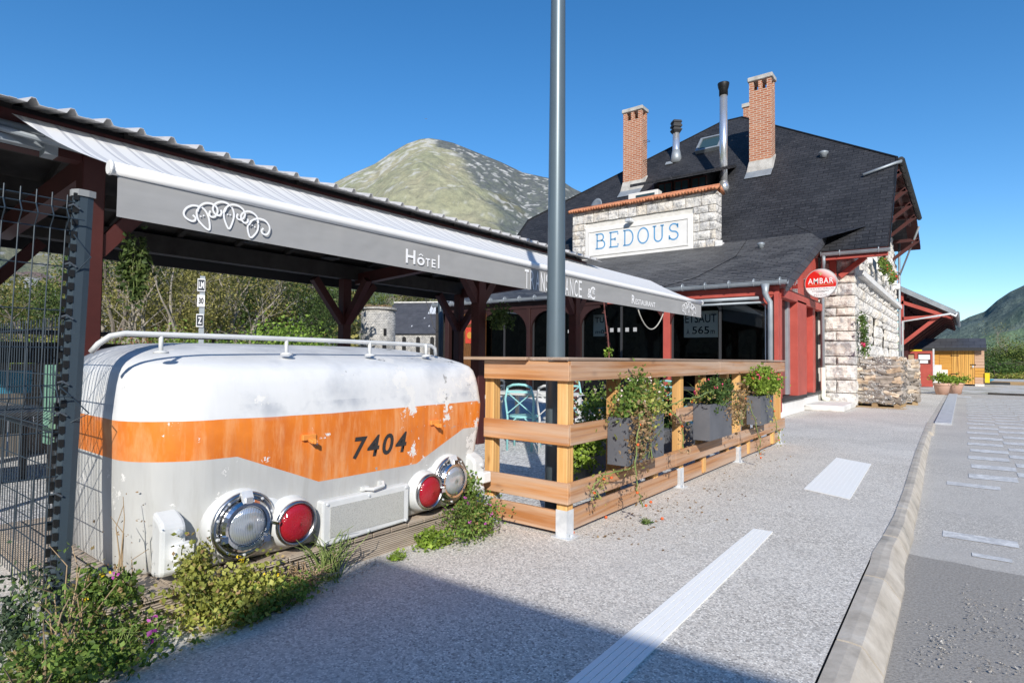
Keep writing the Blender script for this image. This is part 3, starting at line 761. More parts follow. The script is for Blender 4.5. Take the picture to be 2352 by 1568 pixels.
fs.append(tuple((len(rows)-1)*cnt+j for j in range(cnt)))
fs.append(tuple([i*cnt for i in range(len(rows))]+[i*cnt+cnt-1 for i in range(len(rows)-1, -1, -1)]))
mb.add(vs, fs); shell = mb.build('body_shell', 'loco_paint', loco, smooth=True, recalc=True)
def xface(y, z):
    fi = 0
    for a, b in zip(rows, rows[1:]):
        if a[0] <= z <= b[0]: t = (z-a[0])/(b[0]-a[0]); fi = a[1]+(b[1]-a[1])*t
    return XFACE(y)-fi
# number
nm = fit_text('7404', 'number', 'charcoal', loco, (-2.92, 2.205, .632), (0, 1, -.01), (0, 0, 1), .43, .135, .0, shear=.17, bold=.022, spacing=1.25)
for v in nm.data.vertices: p = v.co+wloc(loco); v.co.x = xface(p.y, p.z)+.003-wloc(loco).x
# lamp nacelle pairs
X = V((1, 0, 0))
def lamps(yh, zh, yr, zr, sgn):
    """headlight (outer) and red marker (inner)"""
    hb = V((xface(yh, zh)-.05, yh, zh)); rb = V((xface(yr, zr)-.04, yr, zr))
    axh = V((1, 0, 0)); depth_h, depth_r = .145, .19
    mb = MB()
    mb.lathe([(.188, .0), (.182, .05), (.178, .085), (.174, .098), (.168, .103)], hb, X, 32)
    mb.lathe([(.150, .02), (.138, .06), (.130, .10), (.124, .115), (.118, .12)], rb, X, 28)
    mid = (hb+rb)/2
    mb.lathe([(.17, .03), (.13, .07), (.09, .085), (0, .09)], mid+V((0, 0, -.01)), X, 20)
    mb.build('lamp_housing', 'white_gloss', loco, smooth=True)
    c = hb+X*.102
    hl = MB().lathe([(.166, .0), (.170, .012), (.158, .022), (.135, .018), (.13, .005)], c, X, 36).build('headlight', 'chrome_worn', loco, smooth=True)
    m2 = MB().lathe([(.128, .0), (.130, .035), (.118, .05), (.103, .047), (.10, .035)], c+X*.005, X, 36)
    for k, a in enumerate((90, 200, 320)):
        q = c+V((.03, math.cos(R(a))*.13, math.sin(R(a))*.13)); m2.beam(q-V((.02, 0, 0)), q+V((.03, 0, 0)), .035, .03)
    m2.build('rim', 'chrome', hl)
    MB().lathe([(.101, .0), (.09, .014), (.06, .024), (.03, .029), (.0, .03)], c+X*.036, X, 30).build('lens', 'lens_clear', hl, smooth=True)
    for k in range(10):
        a = 2*PI*k/10+.3; MB().lathe([(.008, 0), (.007, .006), (.0, .008)], c+V((.02, math.cos(a)*.149, math.sin(a)*.149)), X, 8, cap=False).build('bolt', 'galvanised', hl)
    MB().beam(c+V((.02, 0, .17)), c+V((.05, 0, .115)), .055, .02).build('hinge', 'galvanised', hl)
    c = rb+X*.118
    rl = MB().lathe([(.118, -.02), (.122, .01), (.114, .022), (.103, .018), (.10, .0)], c, X, 32).build('red_lamp', 'chrome_worn', loco, smooth=True)
    MB().lathe([(.102, .0), (.098, .016), (.075, .030), (.04, .038), (.012, .040), (.0, .046)], c, X, 30).build('lens', 'lens_red', rl, smooth=True)
    # clip between the two
    MB().beam(hb+V((.135, sgn*.12, 0)), rb+V((.155, -sgn*.115, .03)), .02, .012).build('clip', 'chrome', loco)
lamps(1.548, .385, 1.815, .345, 1)
lamps(3.03, .385, 2.80, .345, -1)
# grille
gx = xface(YC, .33)
mb = MB(); y0, y1 = 2.035, 2.59
pz = (.21, .385)
mb.prism([V((gx-.03, y0-.05, pz[0]-.045)), V((gx-.03, y1+.05, pz[0]-.03)), V((gx-.03, y1+.05, pz[1]+.04)), V((gx-.03, y0-.05, pz[1]+.04))], (.085, 0, 0))
gr = mb.build('grille', 'white_gloss', loco, bevel=.012, seg=2)
n = N('perforated', .5, .3, .4)
co = n.mapping((1, 1, 1), (R(45), 0, 0)); v_ = n.voro(130, co)
n.color(n.ramp(v_, [(.25, (.45, .45, .42)), (.45, (.60, .60, .56))])); n.bump(v_, .5, .002)
MB().box(gx+.056, gx+.059, y0, y1, pz[0], pz[1]).build('mesh_panel', 'perforated', gr)
for yy in (y0-.02, (y0+y1)/2, y1+.02):
    for zz in (pz[0]-.02, pz[1]+.018): MB().lathe([(.009, 0), (.008, .007), (0, .009)], (gx+.055, yy, zz), X, 8, cap=False).build('bolt', 'galvanised', gr)
# coupling boxes
def coupling(y, z, x):
    mb = MB()
    prof_ = [(-.02, -.14), (.105, -.125), (.115, -.10), (.115, .10), (.085, .13), (-.02, .17)]
    mb.prism([V((x+a*.85, y-.055, z+b)) for a, b in prof_], (0, .115, 0))
    o = mb.build('coupling_box', 'white_gloss', loco, bevel=.018, seg=2, recalc=True)
    MB().box(x+.08, x+.145, y-.01, y+.08, z-.055, z+.025).build('socket', 'white_enamel', o, bevel=.008)
    m2 = MB(); m2.lathe([(.018, 0), (.016, .018), (0, .022)], (x+.098, y+.02, z+.075), X, 8); m2.build('bolt', 'galvanised', o); MB().lathe([(.018, 0), (.016, .018), (0, .022)], (x+.098, y+.02, z-.095), X, 8).build('bolt', 'galvanised', o)
coupling(1.22, .335, xface(1.22, .335))
coupling(3.30, .38, xface(3.30, .38))
# small lifting hooks on the orange band
for y, z in ((1.905, .79), (2.885, .795)):
    x = xface(y, z); mb = MB(); mb.box(x-.005, x+.016, y-.04, y+.045, z-.01, z+.022); mb.beam((x, y+.01, z-.005), (x+.05, y+.01, z-.02), .03, .018); mb.beam((x+.05, y+.01, z-.028), (x+.05, y+.01, z), .03, .012)
    mb.build('hook', 'hook_paint', loco, bevel=.003)
mb = MB(); x = xface(2.36, .45); mb.box(x-.01, x+.02, 2.28, 2.33, .43, .455); mb.box(x-.01, x+.02, 2.41, 2.44, .43, .47); mb.tube([(x+.03, 2.29, .445), (x+.06, 2.33, .44), (x+.06, 2.41, .45), (x+.03, 2.43, .465)], .011, 8)
mb.build('handle', 'white_gloss', loco)
# roof rail
rx = -3.16
mb = MB(); tz = 1.352
pts = [(rx-.06, .945, 1.262), (rx-.035, .965, 1.30), (rx-.012, 1.005, 1.338), (rx, 1.06, tz), (rx, 1.6, tz+.002), (rx, 2.2, tz), (rx-.01, 2.9, tz-.006), (rx-.02, 3.10, tz-.012), (rx-.03, 3.15, tz-.03), (rx-.035, 3.165, tz-.08)]
mb.tube(pts, .0135, 10); mb.build('roof_rail', 'white_gloss', loco, smooth=True)
for y in (1.22, 1.90, 2.51, 3.03):
    mb = MB(); mb.tube([(rx, y, tz), (rx, y, tz-.05), (rx+.004, y, 1.262)], .011, 8); mb.lathe([(.036, -.004), (.034, .006), (.02, .012)], (rx+.004, y, 1.262), n=12)
    mb.build('rail_stanchion', 'white_gloss', loco, smooth=True)

# ---------------------------------------------------------------- timber decking under it
dk = thing('timber_decking', 'low grooved timber decking carrying the locomotive front end', 'decking', (-3.5, 2.2, 0))
mb = MB(); mb.box(-2.965, -2.93, .93, 3.36, -.02, .128); mb.build('front_board', 'deck_groove', dk, bevel=.004)
mb = MB(); mb.box(-5.2, -2.97, .95, .985, -.02, .128); mb.build('end_board', 'deck_groove', dk)
for k in range(17):
    y = .94+k*.143; mb = MB(); mb.box(-4.9, -2.915, y, y+.136, .132, .158); mb.build('deck_board', 'deck_groove', dk, bevel=.004)

# ================================================================ TIMBER RAILING
rl = thing('timber_railing', 'larch counter railing with three flower boxes hung on it, on galvanised post feet', 'railing', (-2.25, 5, 0))
CXp, CYp = -2.245, 3.52
def post(x, y, name='post', w=.085, z0=.10, z1=1.235):
    o = MB().box(x-w/2, x+w/2, y-w/2, y+w/2, z0, z1).build(name, 'larch_z', rl, bevel=.003)
    return o
def foot(par, x, y, w=.092):
    mb = MB(); mb.box(x-w/2, x+w/2, y-w/2, y+w/2, .006, .19); mb.box(x-w/2-.02, x+w/2+.035, y-w/2-.03, y+w/2+.02, .0, .006)
    mb.lathe([(.008, .0), (.008, .025)], (x+w/2+.02, y-.02, .006), n=6)
    mb.build('post_foot', 'galvanised', par)
pys = [3.52, 5.60, 7.45, 9.50]
for i, y in enumerate(pys):
    o = post(CXp-.01*(i % 2), y); foot(o, CXp-.01*(i % 2), y)
o = post(-2.925, CYp+.01); foot(o, -2.925, CYp+.01)
FX = CXp+.045                       # outer face of the posts
def board(name, x0, x1, y0, y1, z0, z1, mat):
    return MB().box(x0, x1, y0, y1, z0, z1).build(name, mat, rl, bevel=.003)
# short side (faces the camera)
board('rail_board', -2.945, FX+.028, CYp-.075, CYp-.046, 1.095, 1.235, 'larch_x')
board('rail_board', -2.945, FX+.028, CYp-.075, CYp-.046, .645, .79, 'larch_x')
board('rail_board', -2.945, FX+.028, CYp-.075, CYp-.046, .24, .385, 'larch_x')
board('rail_board', -2.90, FX-.07, CYp-.04, CYp-.01, .03, .175, 'larch_x')
# long side
L0 = CYp-.046
board('rail_board', FX, FX+.028, L0, 6.62, 1.095, 1.237, 'larch_y'); board('rail_board', FX, FX+.028, 6.626, 8.3, 1.093, 1.235, 'larch_y'); board('rail_board', FX, FX+.028, 8.306, 9.62, 1.088, 1.228, 'larch_y')
board('rail_board', FX, FX+.028, L0, 4.35, .645, .79, 'larch_y'); board('rail_board', FX, FX+.028, 5.42, 6.40, .64, .785, 'larch_y')
board('rail_board', FX, FX+.028, L0, 5.35, .24, .385, 'larch_y'); board('rail_board', FX, FX+.028, 5.356, 7.3, .238, .383, 'larch_y'); board('rail_board', FX, FX+.028, 7.306, 9.62, .236, .38, 'larch_y')
for a, b in ((3.53, 5.54), (5.66, 7.39), (7.51, 9.44)): board('kick_board', FX-.06, FX-.03, a, b, .03, .175, 'larch_y')
# inner posts
for x, y in ((-2.55, 4.40), (-2.50, 5.05), (-2.48, 6.25), (-2.5, 7.1), (-2.48, 7.9), (-2.5, 8.5), (-2.46, 9.05)):
    post(x+.22, y, 'post', .09, .05, 1.235)
# counter top boards
mb = MB(); 
for i, (a, b, c_, d_) in enumerate(((-2.33, -2.165, L0-.05, 6.55), (-2.50, -2.337, L0-.04, 6.62), (-2.33, -2.17, 6.556, 9.66), (-2.50, -2.337, 6.63, 9.7))):
    MB().box(a, b, c_, d_, 1.238, 1.262).build('counter_board', 'larch_top_y', rl, bevel=.004)
MB().box(-3.12, -2.51, CYp-.125, CYp+.02, 1.238, 1.262).build('counter_board', 'larch_top_x', rl, bevel=.004)
MB().box(-3.10, -2.51, CYp+.026, CYp+.17, 1.238, 1.262).build('counter_board', 'larch_top_x', rl, bevel=.004)

# flower boxes hung on the outside
def planter(y0, y1, z0, z1, label):
    mb = MB(); x0, x1 = FX+.032, FX+.20; t = .016
    yy0, yy1 = y0, y1
    mb.box(x0, x0+t, yy0, yy1, z0, z1); mb.box(x1-t, x1, yy0, yy1, z0, z1); mb.box(x0+t, x1-t, yy0, yy0+t, z0, z1); mb.box(x0+t, x1-t, yy1-t, yy1, z0, z1); mb.box(x0+t, x1-t, yy0+t, yy1-t, z0, z0+.02)
    t_ = thing('flower_box', label, 'planter', ((x0+x1)/2, (y0+y1)/2, z0), 'flower boxes hung on the railing')
    mb.build('box', 'planter_grey', t_)
    MB().box(x0+t, x1-t, yy0+t, yy1-t, z1-.08, z1-.03).build('soil', 'bark', t_)
    return t_
planter(4.0, 4.67, .45, .81, 'grey flower box nearest the camera, overgrown with withering tomato vines')
planter(5.79, 6.48, .45, .81, 'grey flower box in the middle of the railing, dark leafy plants in it')
planter(7.62, 8.23, .45, .81, 'grey flower box farthest along the railing, pink geraniums spilling out of it')
# ================================================================ CANOPY (covered terrace)
cn = thing('terrace_canopy', 'long timber canopy roofed in ribbed sheet metal over the terrace', 'canopy', (-7, 5, 0))
XF, XBk, YL, YR = -5.65, -8.5, -1.5, 9.25
def cpost(x, y, par=cn, w=.16, top=2.85, mat='red_dark', brace=True, dirs=((0, 1), (0, -1)), blen=.72):
    o = MB().box(x-w/2, x+w/2, y-w/2, y+w/2, 0, top).build('post', mat, par, bevel=.008)
    if brace:
        for dx, dy in dirs:
            mb = MB(); mb.beam((x+dx*.05, y+dy*.05, top-blen*1.05), (x+dx*blen*.85, y+dy*blen*.85, top-.05), .11, .12)
            mb.build('brace', mat, o)
    return o
for y in (1.62, 6.47, 9.15): cpost(XF, y, dirs=((0, 1),) if y < 2 else ((0, 1), (0, -1)))
for y in (1.35, 6.2, 9.1): cpost(XBk, y, top=2.6, mat='dark_timber' if False else 'red_dark', dirs=((0, 1), (0, -1), (1, 0)))
MB().box(XF-.08, XF+.06, YL, YR, 2.80, 2.968).build('front_beam', 'red_dark', cn)
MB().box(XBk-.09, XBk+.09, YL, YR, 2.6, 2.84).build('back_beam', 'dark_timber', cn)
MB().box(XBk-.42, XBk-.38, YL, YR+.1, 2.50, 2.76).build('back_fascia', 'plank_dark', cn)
MB().box(-5.50, -5.46, YL, YR, 2.90, 3.028).build('fascia', 'fascia_red', cn)
# mono-pitch: higher at the front?  sheet rises from the fascia towards the ridge at x=-7.1, then falls
RX, RZ = -7.0, 3.42
mb = MB()
for k in range(14):
    y = YL+.15+k*.8
    if y > YR: break
    mb.beam((XF+.1, y, 3.06), (RX, y, RZ-.10), .07, .12); mb.beam((RX, y, RZ-.10), (XBk-.35, y, 2.80), .07, .12)
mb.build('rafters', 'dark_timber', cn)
mb = MB()
mb.quad((XF-.02, YL, 3.07), (XF-.02, YR, 3.07), (RX, YR, RZ-.05), (RX, YL, RZ-.05)); mb.quad((RX, YL, RZ-.05), (RX, YR, RZ-.05), (XBk-.4, YR, 2.77), (XBk-.4, YL, 2.77))
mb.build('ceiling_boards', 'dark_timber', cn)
MB().box(-5.60, -5.56, YL, YR, 2.97, 3.095).build('light_stop_strip', 'plank_dark', cn)  # added strip that stops sun leaking in under the ribbed sheet
for x, z in ((-6.3, 3.16), (-7.6, 3.08)): MB().box(x-.06, x+.06, YL, YR, z-.2, z-.05).build('purlin', 'dark_timber', cn)
# ties at each frame
for y in (1.62, 6.47, 9.15):
    MB().beam((XF, y, 2.78), (XBk, y, 2.62), .14, .18).build('tie_beam', 'red_dark', cn)
# ribbed sheet (real thickness, trapezoid ribs every 0.228)
def ribbed(x0, z0, x1, z1, ya, yb, first):
    mb = MB(); prof_ = []; y = ya; per = .228
    k0 = math.floor((ya-first)/per)-1; ks = []
    k = k0
    while first+k*per < yb+per: ks.append(first+k*per); k += 1
    pts = []
    for r in ks:
        for dy, dz in ((-.035, 0), (-.012, .042), (.012, .042), (.035, 0)):
            yy = r+dy
            if ya <= yy <= yb: pts.append((yy, dz))
        for dy in (.09, .095, .135, .14):
            yy = r+dy
            if ya <= yy <= yb: pts.append((yy, .004 if dy in (.095, .135) else 0))
    pts = sorted(set([(ya, 0)]+pts+[(yb, 0)]))
    n_ = len(pts); vs = []
    for x, z in ((x0, z0), (x1, z1)):
        for t in (0, .004): vs += [V((x, yy, z+dz+t)) for yy, dz in pts]
    fs = []
    for i in range(n_-1):
        fs += [(i, i+1, 2*n_+i+1, 2*n_+i), (n_+i, 3*n_+i, 3*n_+i+1, n_+i+1), (i, n_+i, n_+i+1, i+1)]
    mb.add(vs, fs); return mb
ribbed(-5.165, 3.012, RX, RZ+.01, YL, YR+.05, 1.128).build('roof_sheet', 'sheet_metal', cn)
ribbed(XBk-.5, 2.80, RX, RZ+.01, YL, YR+.05, 1.148).build('roof_sheet', 'sheet_metal', cn)
# hanging shades under the canopy
rnd = random.Random(11)
for i, (x, y) in enumerate(((-6.6, 3.0), (-7.2, 3.3), (-7.3, 3.9), (-6.9, 4.6), (-7.5, 5.2), (-7.1, 6.0), (-6.7, 6.8), (-7.4, 7.4), (-7.7, 8.5), (-7.2, 8.7))):
    t = thing('pendant_lamp', 'dark flat pendant shade under the canopy roof', 'pendant lamp', (x, y, 2.72), 'pendant shades hanging under the canopy')
    MB().lathe([(.02, .09), (.045, .07), (.13, .01), (.135, .0)], (x, y, 2.72), n=14, cap=False).build('shade', 'charcoal', t)
    MB().tube([(x, y, 2.80), (x, y, 3.1)], .004, 5).build('cable', 'black', t)

# ================================================================ AWNING
aw = thing('awning', 'long pale striped awning with grey lettered valance along the terrace', 'awning', (-4.8, 6, 2.5))
AX, AY0, AY1, AZ = -4.30, 1.345, 11.92, 2.445
def barz(y): return AZ-.012*math.sin(PI*(y-AY0)/(AY1-AY0))-.006*(y-AY0)/10
nn = 40; vs = []; 
ws = 10
for i in range(nn+1):
    y = AY0+(AY1-AY0)*i/nn
    for j in range(ws+1):
        t = j/ws; x = -5.42+(AX+5.42)*t; z = 2.985+(barz(y)+.02-2.985)*t-.035*math.sin(PI*t)
        yy = y-.285*(1-t)*max(0, 1-i/6)
        vs.append(V((x, yy, z)))
mb = MB(); mb.add(vs, [(i*(ws+1)+j, (i+1)*(ws+1)+j, (i+1)*(ws+1)+j+1, i*(ws+1)+j+1) for i in range(nn) for j in range(ws)])
mb.build('cloth', 'awning_cloth', aw, smooth=True)
mb = MB(); mb.tube([(AX, AY0+(AY1-AY0)*k/12, barz(AY0+(AY1-AY0)*k/12)) for k in range(13)], .042, 14); mb.build('front_bar', 'tube_white', aw, smooth=True)
for y, s in ((AY0, -1), (AY1, 1)):
    mb = MB(); mb.lathe([(.046, 0), (.050, .012), (.044, .022)], (AX, y, barz(y)), V((0, s, 0)), 16); mb.build('end_cap', 'white_enamel', aw)
mb = MB(); mb.tube([(-5.44, .98, 2.90), (-5.44, 11.9, 2.90)], .035, 12); mb.build('roller', 'zinc', aw, smooth=True)
# valance, lightly rippled
VH = .272
def valx(y, s): return AX+.006+.006*noise.noise(V((y*.9, s*1.4, 2)))*s
nn = 160; hh = 6; vs = []
for i in range(nn+1):
    y = AY0+.03+(AY1-AY0-.04)*i/nn
    for j in range(hh+1):
        s = j/hh; vs.append(V((valx(y, s), y, barz(y)-.035-VH*s-.010*s*math.sin(PI*(y-AY0)/(AY1-AY0)))))
mb = MB(); mb.add(vs, [(i*(hh+1)+j, i*(hh+1)+j+1, (i+1)*(hh+1)+j+1, (i+1)*(hh+1)+j) for i in range(nn) for j in range(hh)])
mb.build('valance', 'valance_cloth', aw, smooth=True)
XT = AX+.014
def vtext(s, y0, y1, zb, zt, nm='lettering', **k):
    fit_text(s, nm, 'print_white', aw, (XT, y0, zb), (0, 1, 0), (0, 0, 1), y1-y0, zt-zb, 0, **k)
def vy(px): return S(px, 600, 'x', XT).y
def vz(px, py): return S(px, py, 'x', XT).z
def word(s, px0, py0t, px1, py1b, **k):
    """text between photo columns px0..px1 ; heights from its left edge"""
    y0, y1 = S(px0, py0t, 'x', XT).y, S(px1, py1b, 'x', XT).y
    return y0, y1
# Hotel: capital H, small o t e, tall l
def letters(items):
    for ch, a, b, zb, zt, bold in items: vtext(ch, a, b, zb, zt, bold=bold)
# spans measured on the valance plane
h0, h1 = S(932, 600, 'x', XT).y, S(1010, 615, 'x', XT).y
zb_ = S(937, 604, 'x', XT).z; zt_ = S(933, 571, 'x', XT).z; Hh = zt_-zb_; Lw = h1-h0
letters([('H', h0, h0+Lw*.27, zb_, zb_+Hh, .02), ('o', h0+Lw*.32, h0+Lw*.54, zb_, zb_+Hh*.60, .02), ('T', h0+Lw*.57, h0+Lw*.70, zb_, zb_+Hh*.60, .02), ('E', h0+Lw*.75, h0+Lw*.87, zb_, zb_+Hh*.62, .02), ('l', h0+Lw*.945, h0+Lw*.99, zb_, zb_+Hh*1.02, .02)])
mb = MB(); yc = h0+Lw*.43; ribbon(mb, [(XT, yc-Lw*.06, zb_+Hh*.70), (XT, yc, zb_+Hh*.82)], .012, X); ribbon(mb, [(XT, yc, zb_+Hh*.82), (XT, yc+Lw*.06, zb_+Hh*.70)], .012, X); mb.build('lettering', 'print_white', aw)
t0, t1 = S(1204, 640, 'x', XT).y, S(1338, 670, 'x', XT).y
zb_ = S(1215, 663, 'x', XT).z; zt_ = S(1207, 618, 'x', XT).z
tw = (t1-t0)/12
for k, ch in enumerate('TRANSHUMANCE'):
    vtext(ch, t0+tw*(k+.10), t0+tw*(k+.84), zb_, zt_, bold=.0)
c0 = S(1350, 670, 'x', XT).y; c1 = S(1367, 675, 'x', XT).y; zb_ = S(1350, 684, 'x', XT).z; zt_ = S(1350, 656, 'x', XT).z
vtext('&', c0, c0+(c1-c0)*.42, zb_, zb_+(zt_-zb_)*.8, bold=.01); vtext('C', c0+(c1-c0)*.30, c1, zb_-.01, zt_, bold=.01); vtext('IE', c0+(c1-c0)*.62, c1-.01, zb_+.07, zb_+.14, bold=.01)
r0, r1 = S(1451, 690, 'x', XT).y, S(1505, 695, 'x', XT).y; zb_ = S(1452, 697, 'x', XT).z; zt_ = S(1452, 677, 'x', XT).z
vtext('R', r0, r0+(r1-r0)*.13, zb_, zt_, bold=.02); vtext('ESTAURANT', r0+(r1-r0)*.15, r1, zb_, zb_+(zt_-zb_)*.62, bold=.012)
# flock emblem: three drop-shaped heads with curled horns, traced on the valance plane
HEADS = [[(1722,1128),(1690,1150),(1682,1190),(1706,1255),(1785,1325),(1790,1250),(1765,1175),(1722,1128)], [(1955,1115),(1925,1145),(1912,1190),(1925,1255),(1957,1316),(1988,1255),(2000,1195),(1985,1140),(1955,1115)], [(2172,1235),(2132,1262),(2115,1310),(2140,1390),(2192,1345),(2207,1290),(2198,1252),(2172,1235)]]
HORNS = [[(1712,1135),(1680,1120),(1635,1118),(1590,1140),(1568,1180),(1585,1220),(1630,1248),(1662,1244),(1668,1222),(1645,1198)],
 [(1684,1170),(1700,1130),(1740,1100),(1790,1098),(1838,1120),(1858,1165),(1838,1208),(1803,1214),(1785,1190),(1795,1162)],
 [(1972,1125),(1930,1095),(1880,1086),(1835,1105),(1815,1145),(1835,1190),(1870,1202),(1890,1182),(1884,1155)],
 [(1916,1170),(1940,1125),(1985,1110),(2035,1122),(2075,1155),(2090,1195),(2068,1232),(2035,1236),(2018,1212),(2030,1190)],
 [(2204,1270),(2190,1215),(2150,1178),(2105,1168),(2062,1190),(2055,1230),(2080,1264),(2110,1260),(2112,1232)],
 [(2122,1285),(2150,1245),(2200,1230),(2255,1245),(2290,1285),(2298,1325),(2275,1365),(2240,1358),(2228,1332),(2245,1312)]]
DOTS = [(1715,1210),(1740,1203),(1945,1193),(1968,1197),(2155,1285),(2178,1300)]
def crpt(pts, n_=6):
    out = []; P_ = [pts[0]]+pts+[pts[-1]]
    for i in range(1, len(P_)-2):
        p0, p1, p2, p3 = P_[i-1:i+3]
        for k in range(n_):
            t = k/n_; out.append(tuple(.5*((2*b)+(-a+c)*t+(2*a-5*b+4*c-d)*t*t+(-a+3*b-3*c+d)*t**3) for a, b, c, d in zip(p0, p1, p2, p3)))
    out.append(pts[-1]); return out
def yz(p): q = S(.4677*p[0]/1.7415, (300+.4677*p[1])/1.7415, 'x', XT); return q.y, q.z
cy_e, cz_e = yz((1935, 1235))
def emblem(yc, zc, k_, sw):
    mb = MB()
    T = lambda p: V((XT, yc+(yz(p)[0]-cy_e)*k_, zc+(yz(p)[1]-cz_e)*k_))
    for i_, st in enumerate(HEADS+HORNS): pt_ = crpt(st); ribbon(mb, [T(p)+X*(i_*.0016+.0012*j_/len(pt_)) for j_, p in enumerate(pt_)], sw, X)
    for p in DOTS: mb.lathe([(sw*.45, 0), (sw*.45, .001)], T(p)+X*.002, X, 8)
    mb.build('flock_emblem', 'print_white', aw)
emblem(cy_e, cz_e, 1, .0135)
a_, b_ = S(1565, 707, 'x', XT), S(1596, 712, 'x', XT)
emblem((a_.y+b_.y)/2, S(1580, 709, 'x', XT).z, (b_.y-a_.y)/(yz((2298, 1320))[0]-yz((1568, 1180))[0]), .016)
# folding arms and left end bracket
mb = MB(); mb.tube([(-5.42, .98, 2.86), (-4.95, 2.1, 2.66), (-4.33, 1.75, 2.42)], .022, 8); mb.build('arm', 'zinc', aw)
mb = MB(); mb.tube([(-5.42, 11.6, 2.86), (-4.95, 10.7, 2.66), (-4.33, 11.2, 2.40)], .022, 8); mb.build('arm', 'zinc', aw)
mb = MB(); mb.box(-5.50, -5.36, .86, .93, 2.80, 3.0); mb.box(-5.52, -5.38, 1.25, 1.33, 2.74, 2.92); mb.box(-5.50, -5.42, .7, 1.3, 2.78, 2.83); mb.build('bracket', 'zinc', aw)
# rope loop hanging off the valance
rp = []
pa, pb = S(1550, 711, 'x', XT-.03), S(1665, 735, 'x', XT-.03)
mb = MB(); a = S(1549, 709, 'x', -4.34); b = S(1530, 712, 'x', -4.34)
pts = []
for k in range(13):
    t = k/12; px = 1465+ (1525-1465)*t if False else 1464+62*t; py = 705+6*t+48*math.sin(PI*t)**.8
    pts.append(S(px, py, 'x', -4.33))
mb.tube(pts, .011, 7); tag(mb.build('rope', 'rope', smooth=True, base=pts[0]), 'pale rope hanging in a loop below the awning valance', 'rope')

# ================================================================ LAMP POST (runs out of the top of the picture)
lp = thing('lamp_post', 'tall round grey steel lamp post behind the counter railing', 'lamp post', (-2.55, 3.85, 0))
pc = V((-2.55, 3.85, 0))
MB().lathe([(.079, 0), (.0745, 1.3), (.058, 4.2), (.045, 6.2)], pc, n=32).build('shaft', 'pole_paint', lp, smooth=True)
MB().lathe([(.17, 0), (.17, .02), (.09, .025)], pc, n=20).build('base_plate', 'pole_paint', lp)
mb = MB(); mb.tube([pc+V((0, 0, 6.15)), pc+V((0, 0, 6.4)), pc+V((.3, -.1, 6.55)), pc+V((.8, -.2, 6.6))], .03, 10); mb.build('lamp_arm', 'pole_paint', lp)
mb = MB(); mb.box(pc.x+.75, pc.x+1.35, pc.y-.35, pc.y-.1, 6.52, 6.64); mb.build('lamp_head', 'pole_paint', lp, bevel=.03)
# ================================================================ WELDED MESH FENCE
FXp, FYp = -3.27, .875
def vert_wire(mb, fn, z0, z1, folds, r=.0028):
    """fn(z, out) -> point ; folds: z centres of the stiffening bends"""
    zs_ = [z0]
    for f in folds: zs_ += [f-.05, f, f+.05]
    zs_.append(z1); zs_ = sorted(z for z in zs_ if z0 <= z <= z1)
    mb.tube([fn(z, .045 if any(abs(z-f) < .001 for f in folds) else 0) for z in zs_], r, 6)
fp = thing('mesh_fence_panel', 'tall dark welded mesh fence panel at the left edge, in front of everything', 'fence panel', (FXp, .3, 0), 'welded mesh fence')
folds = (.25, 1.06, 1.868)
LEAN = lambda z: .026*z
for k in range(16):
    y = FYp-.055-k*.056
    mb = MB(); vert_wire(mb, lambda z, o: V((FXp+.03+o, y+LEAN(z)-.03, z)), .06, 1.98, folds); mb.build('vertical_wire', 'fence_grey', fp)
for z in (.06, .20, .30, .50, .70, .90, 1.01, 1.06, 1.11, 1.28, 1.45, 1.65, 1.818, 1.868, 1.918, 1.952):
    o_ = .045 if any(abs(z-f) < .001 for f in folds) else 0
    mb = MB(); mb.tube([V((FXp+.024+o_, FYp-.9+LEAN(z), z)), V((FXp+.024+o_, FYp+.005+LEAN(z)-.03, z))], .003, 6); mb.build('horizontal_wire', 'fence_grey', fp)
po = thing('fence_post', 'dark slotted steel fence post with clips and a pale cap, between fence and locomotive front', 'fence post', (FXp, FYp, 0))
mb = MB()
def prof_at(z):
    y = FYp+LEAN(z)-.03; x = FXp
    P = [(-.045, -.02), (-.045, .02), (-.01, .030), (.01, .03), (.035, .045), (.042, .02), (.040, -.015), (.01, -.03), (-.01, -.03)]
    return [V((x+a, y+b, z)) for a, b in P]
a, b = prof_at(-.05), prof_at(1.985); k = len(a)
mb.add(a+b, [(i, (i+1) % k, k+(i+1) % k, k+i) for i in range(k)]+[tuple(range(k)), tuple(range(k, 2*k))[::-1]])
mb.build('shaft', 'fence_post_grey', po, recalc=True)
a = [V(p) for p in prof_at(1.985)]; c = sum(a, V())/len(a)
mb = MB(); mb.prism([c+(p-c)*1.18 for p in a], (0, 0, .03)); mb.build('cap', 'cap_grey', po, recalc=True)
for k in range(32):
    z = .10+k*.0595; y = FYp+LEAN(z)-.03
    MB().box(FXp-.012, FXp+.006, y-.045, y-.028, z, z+.036).build('slot', 'black', po); MB().box(FXp+.028, FXp+.043, y-.032, y-.012, z+.018, z+.05).build('slot', 'black', po)
for z in (.3, .62, .98, 1.12, 1.42, 1.66, 1.93):
    y = FYp+LEAN(z)-.03
    mb = MB(); mb.tube([(FXp+.02, y-.05, z), (FXp+.05, y-.035, z+.008), (FXp+.05, y-.01, z-.01)], .0045, 6); mb.build('clip', 'clip_steel', po)
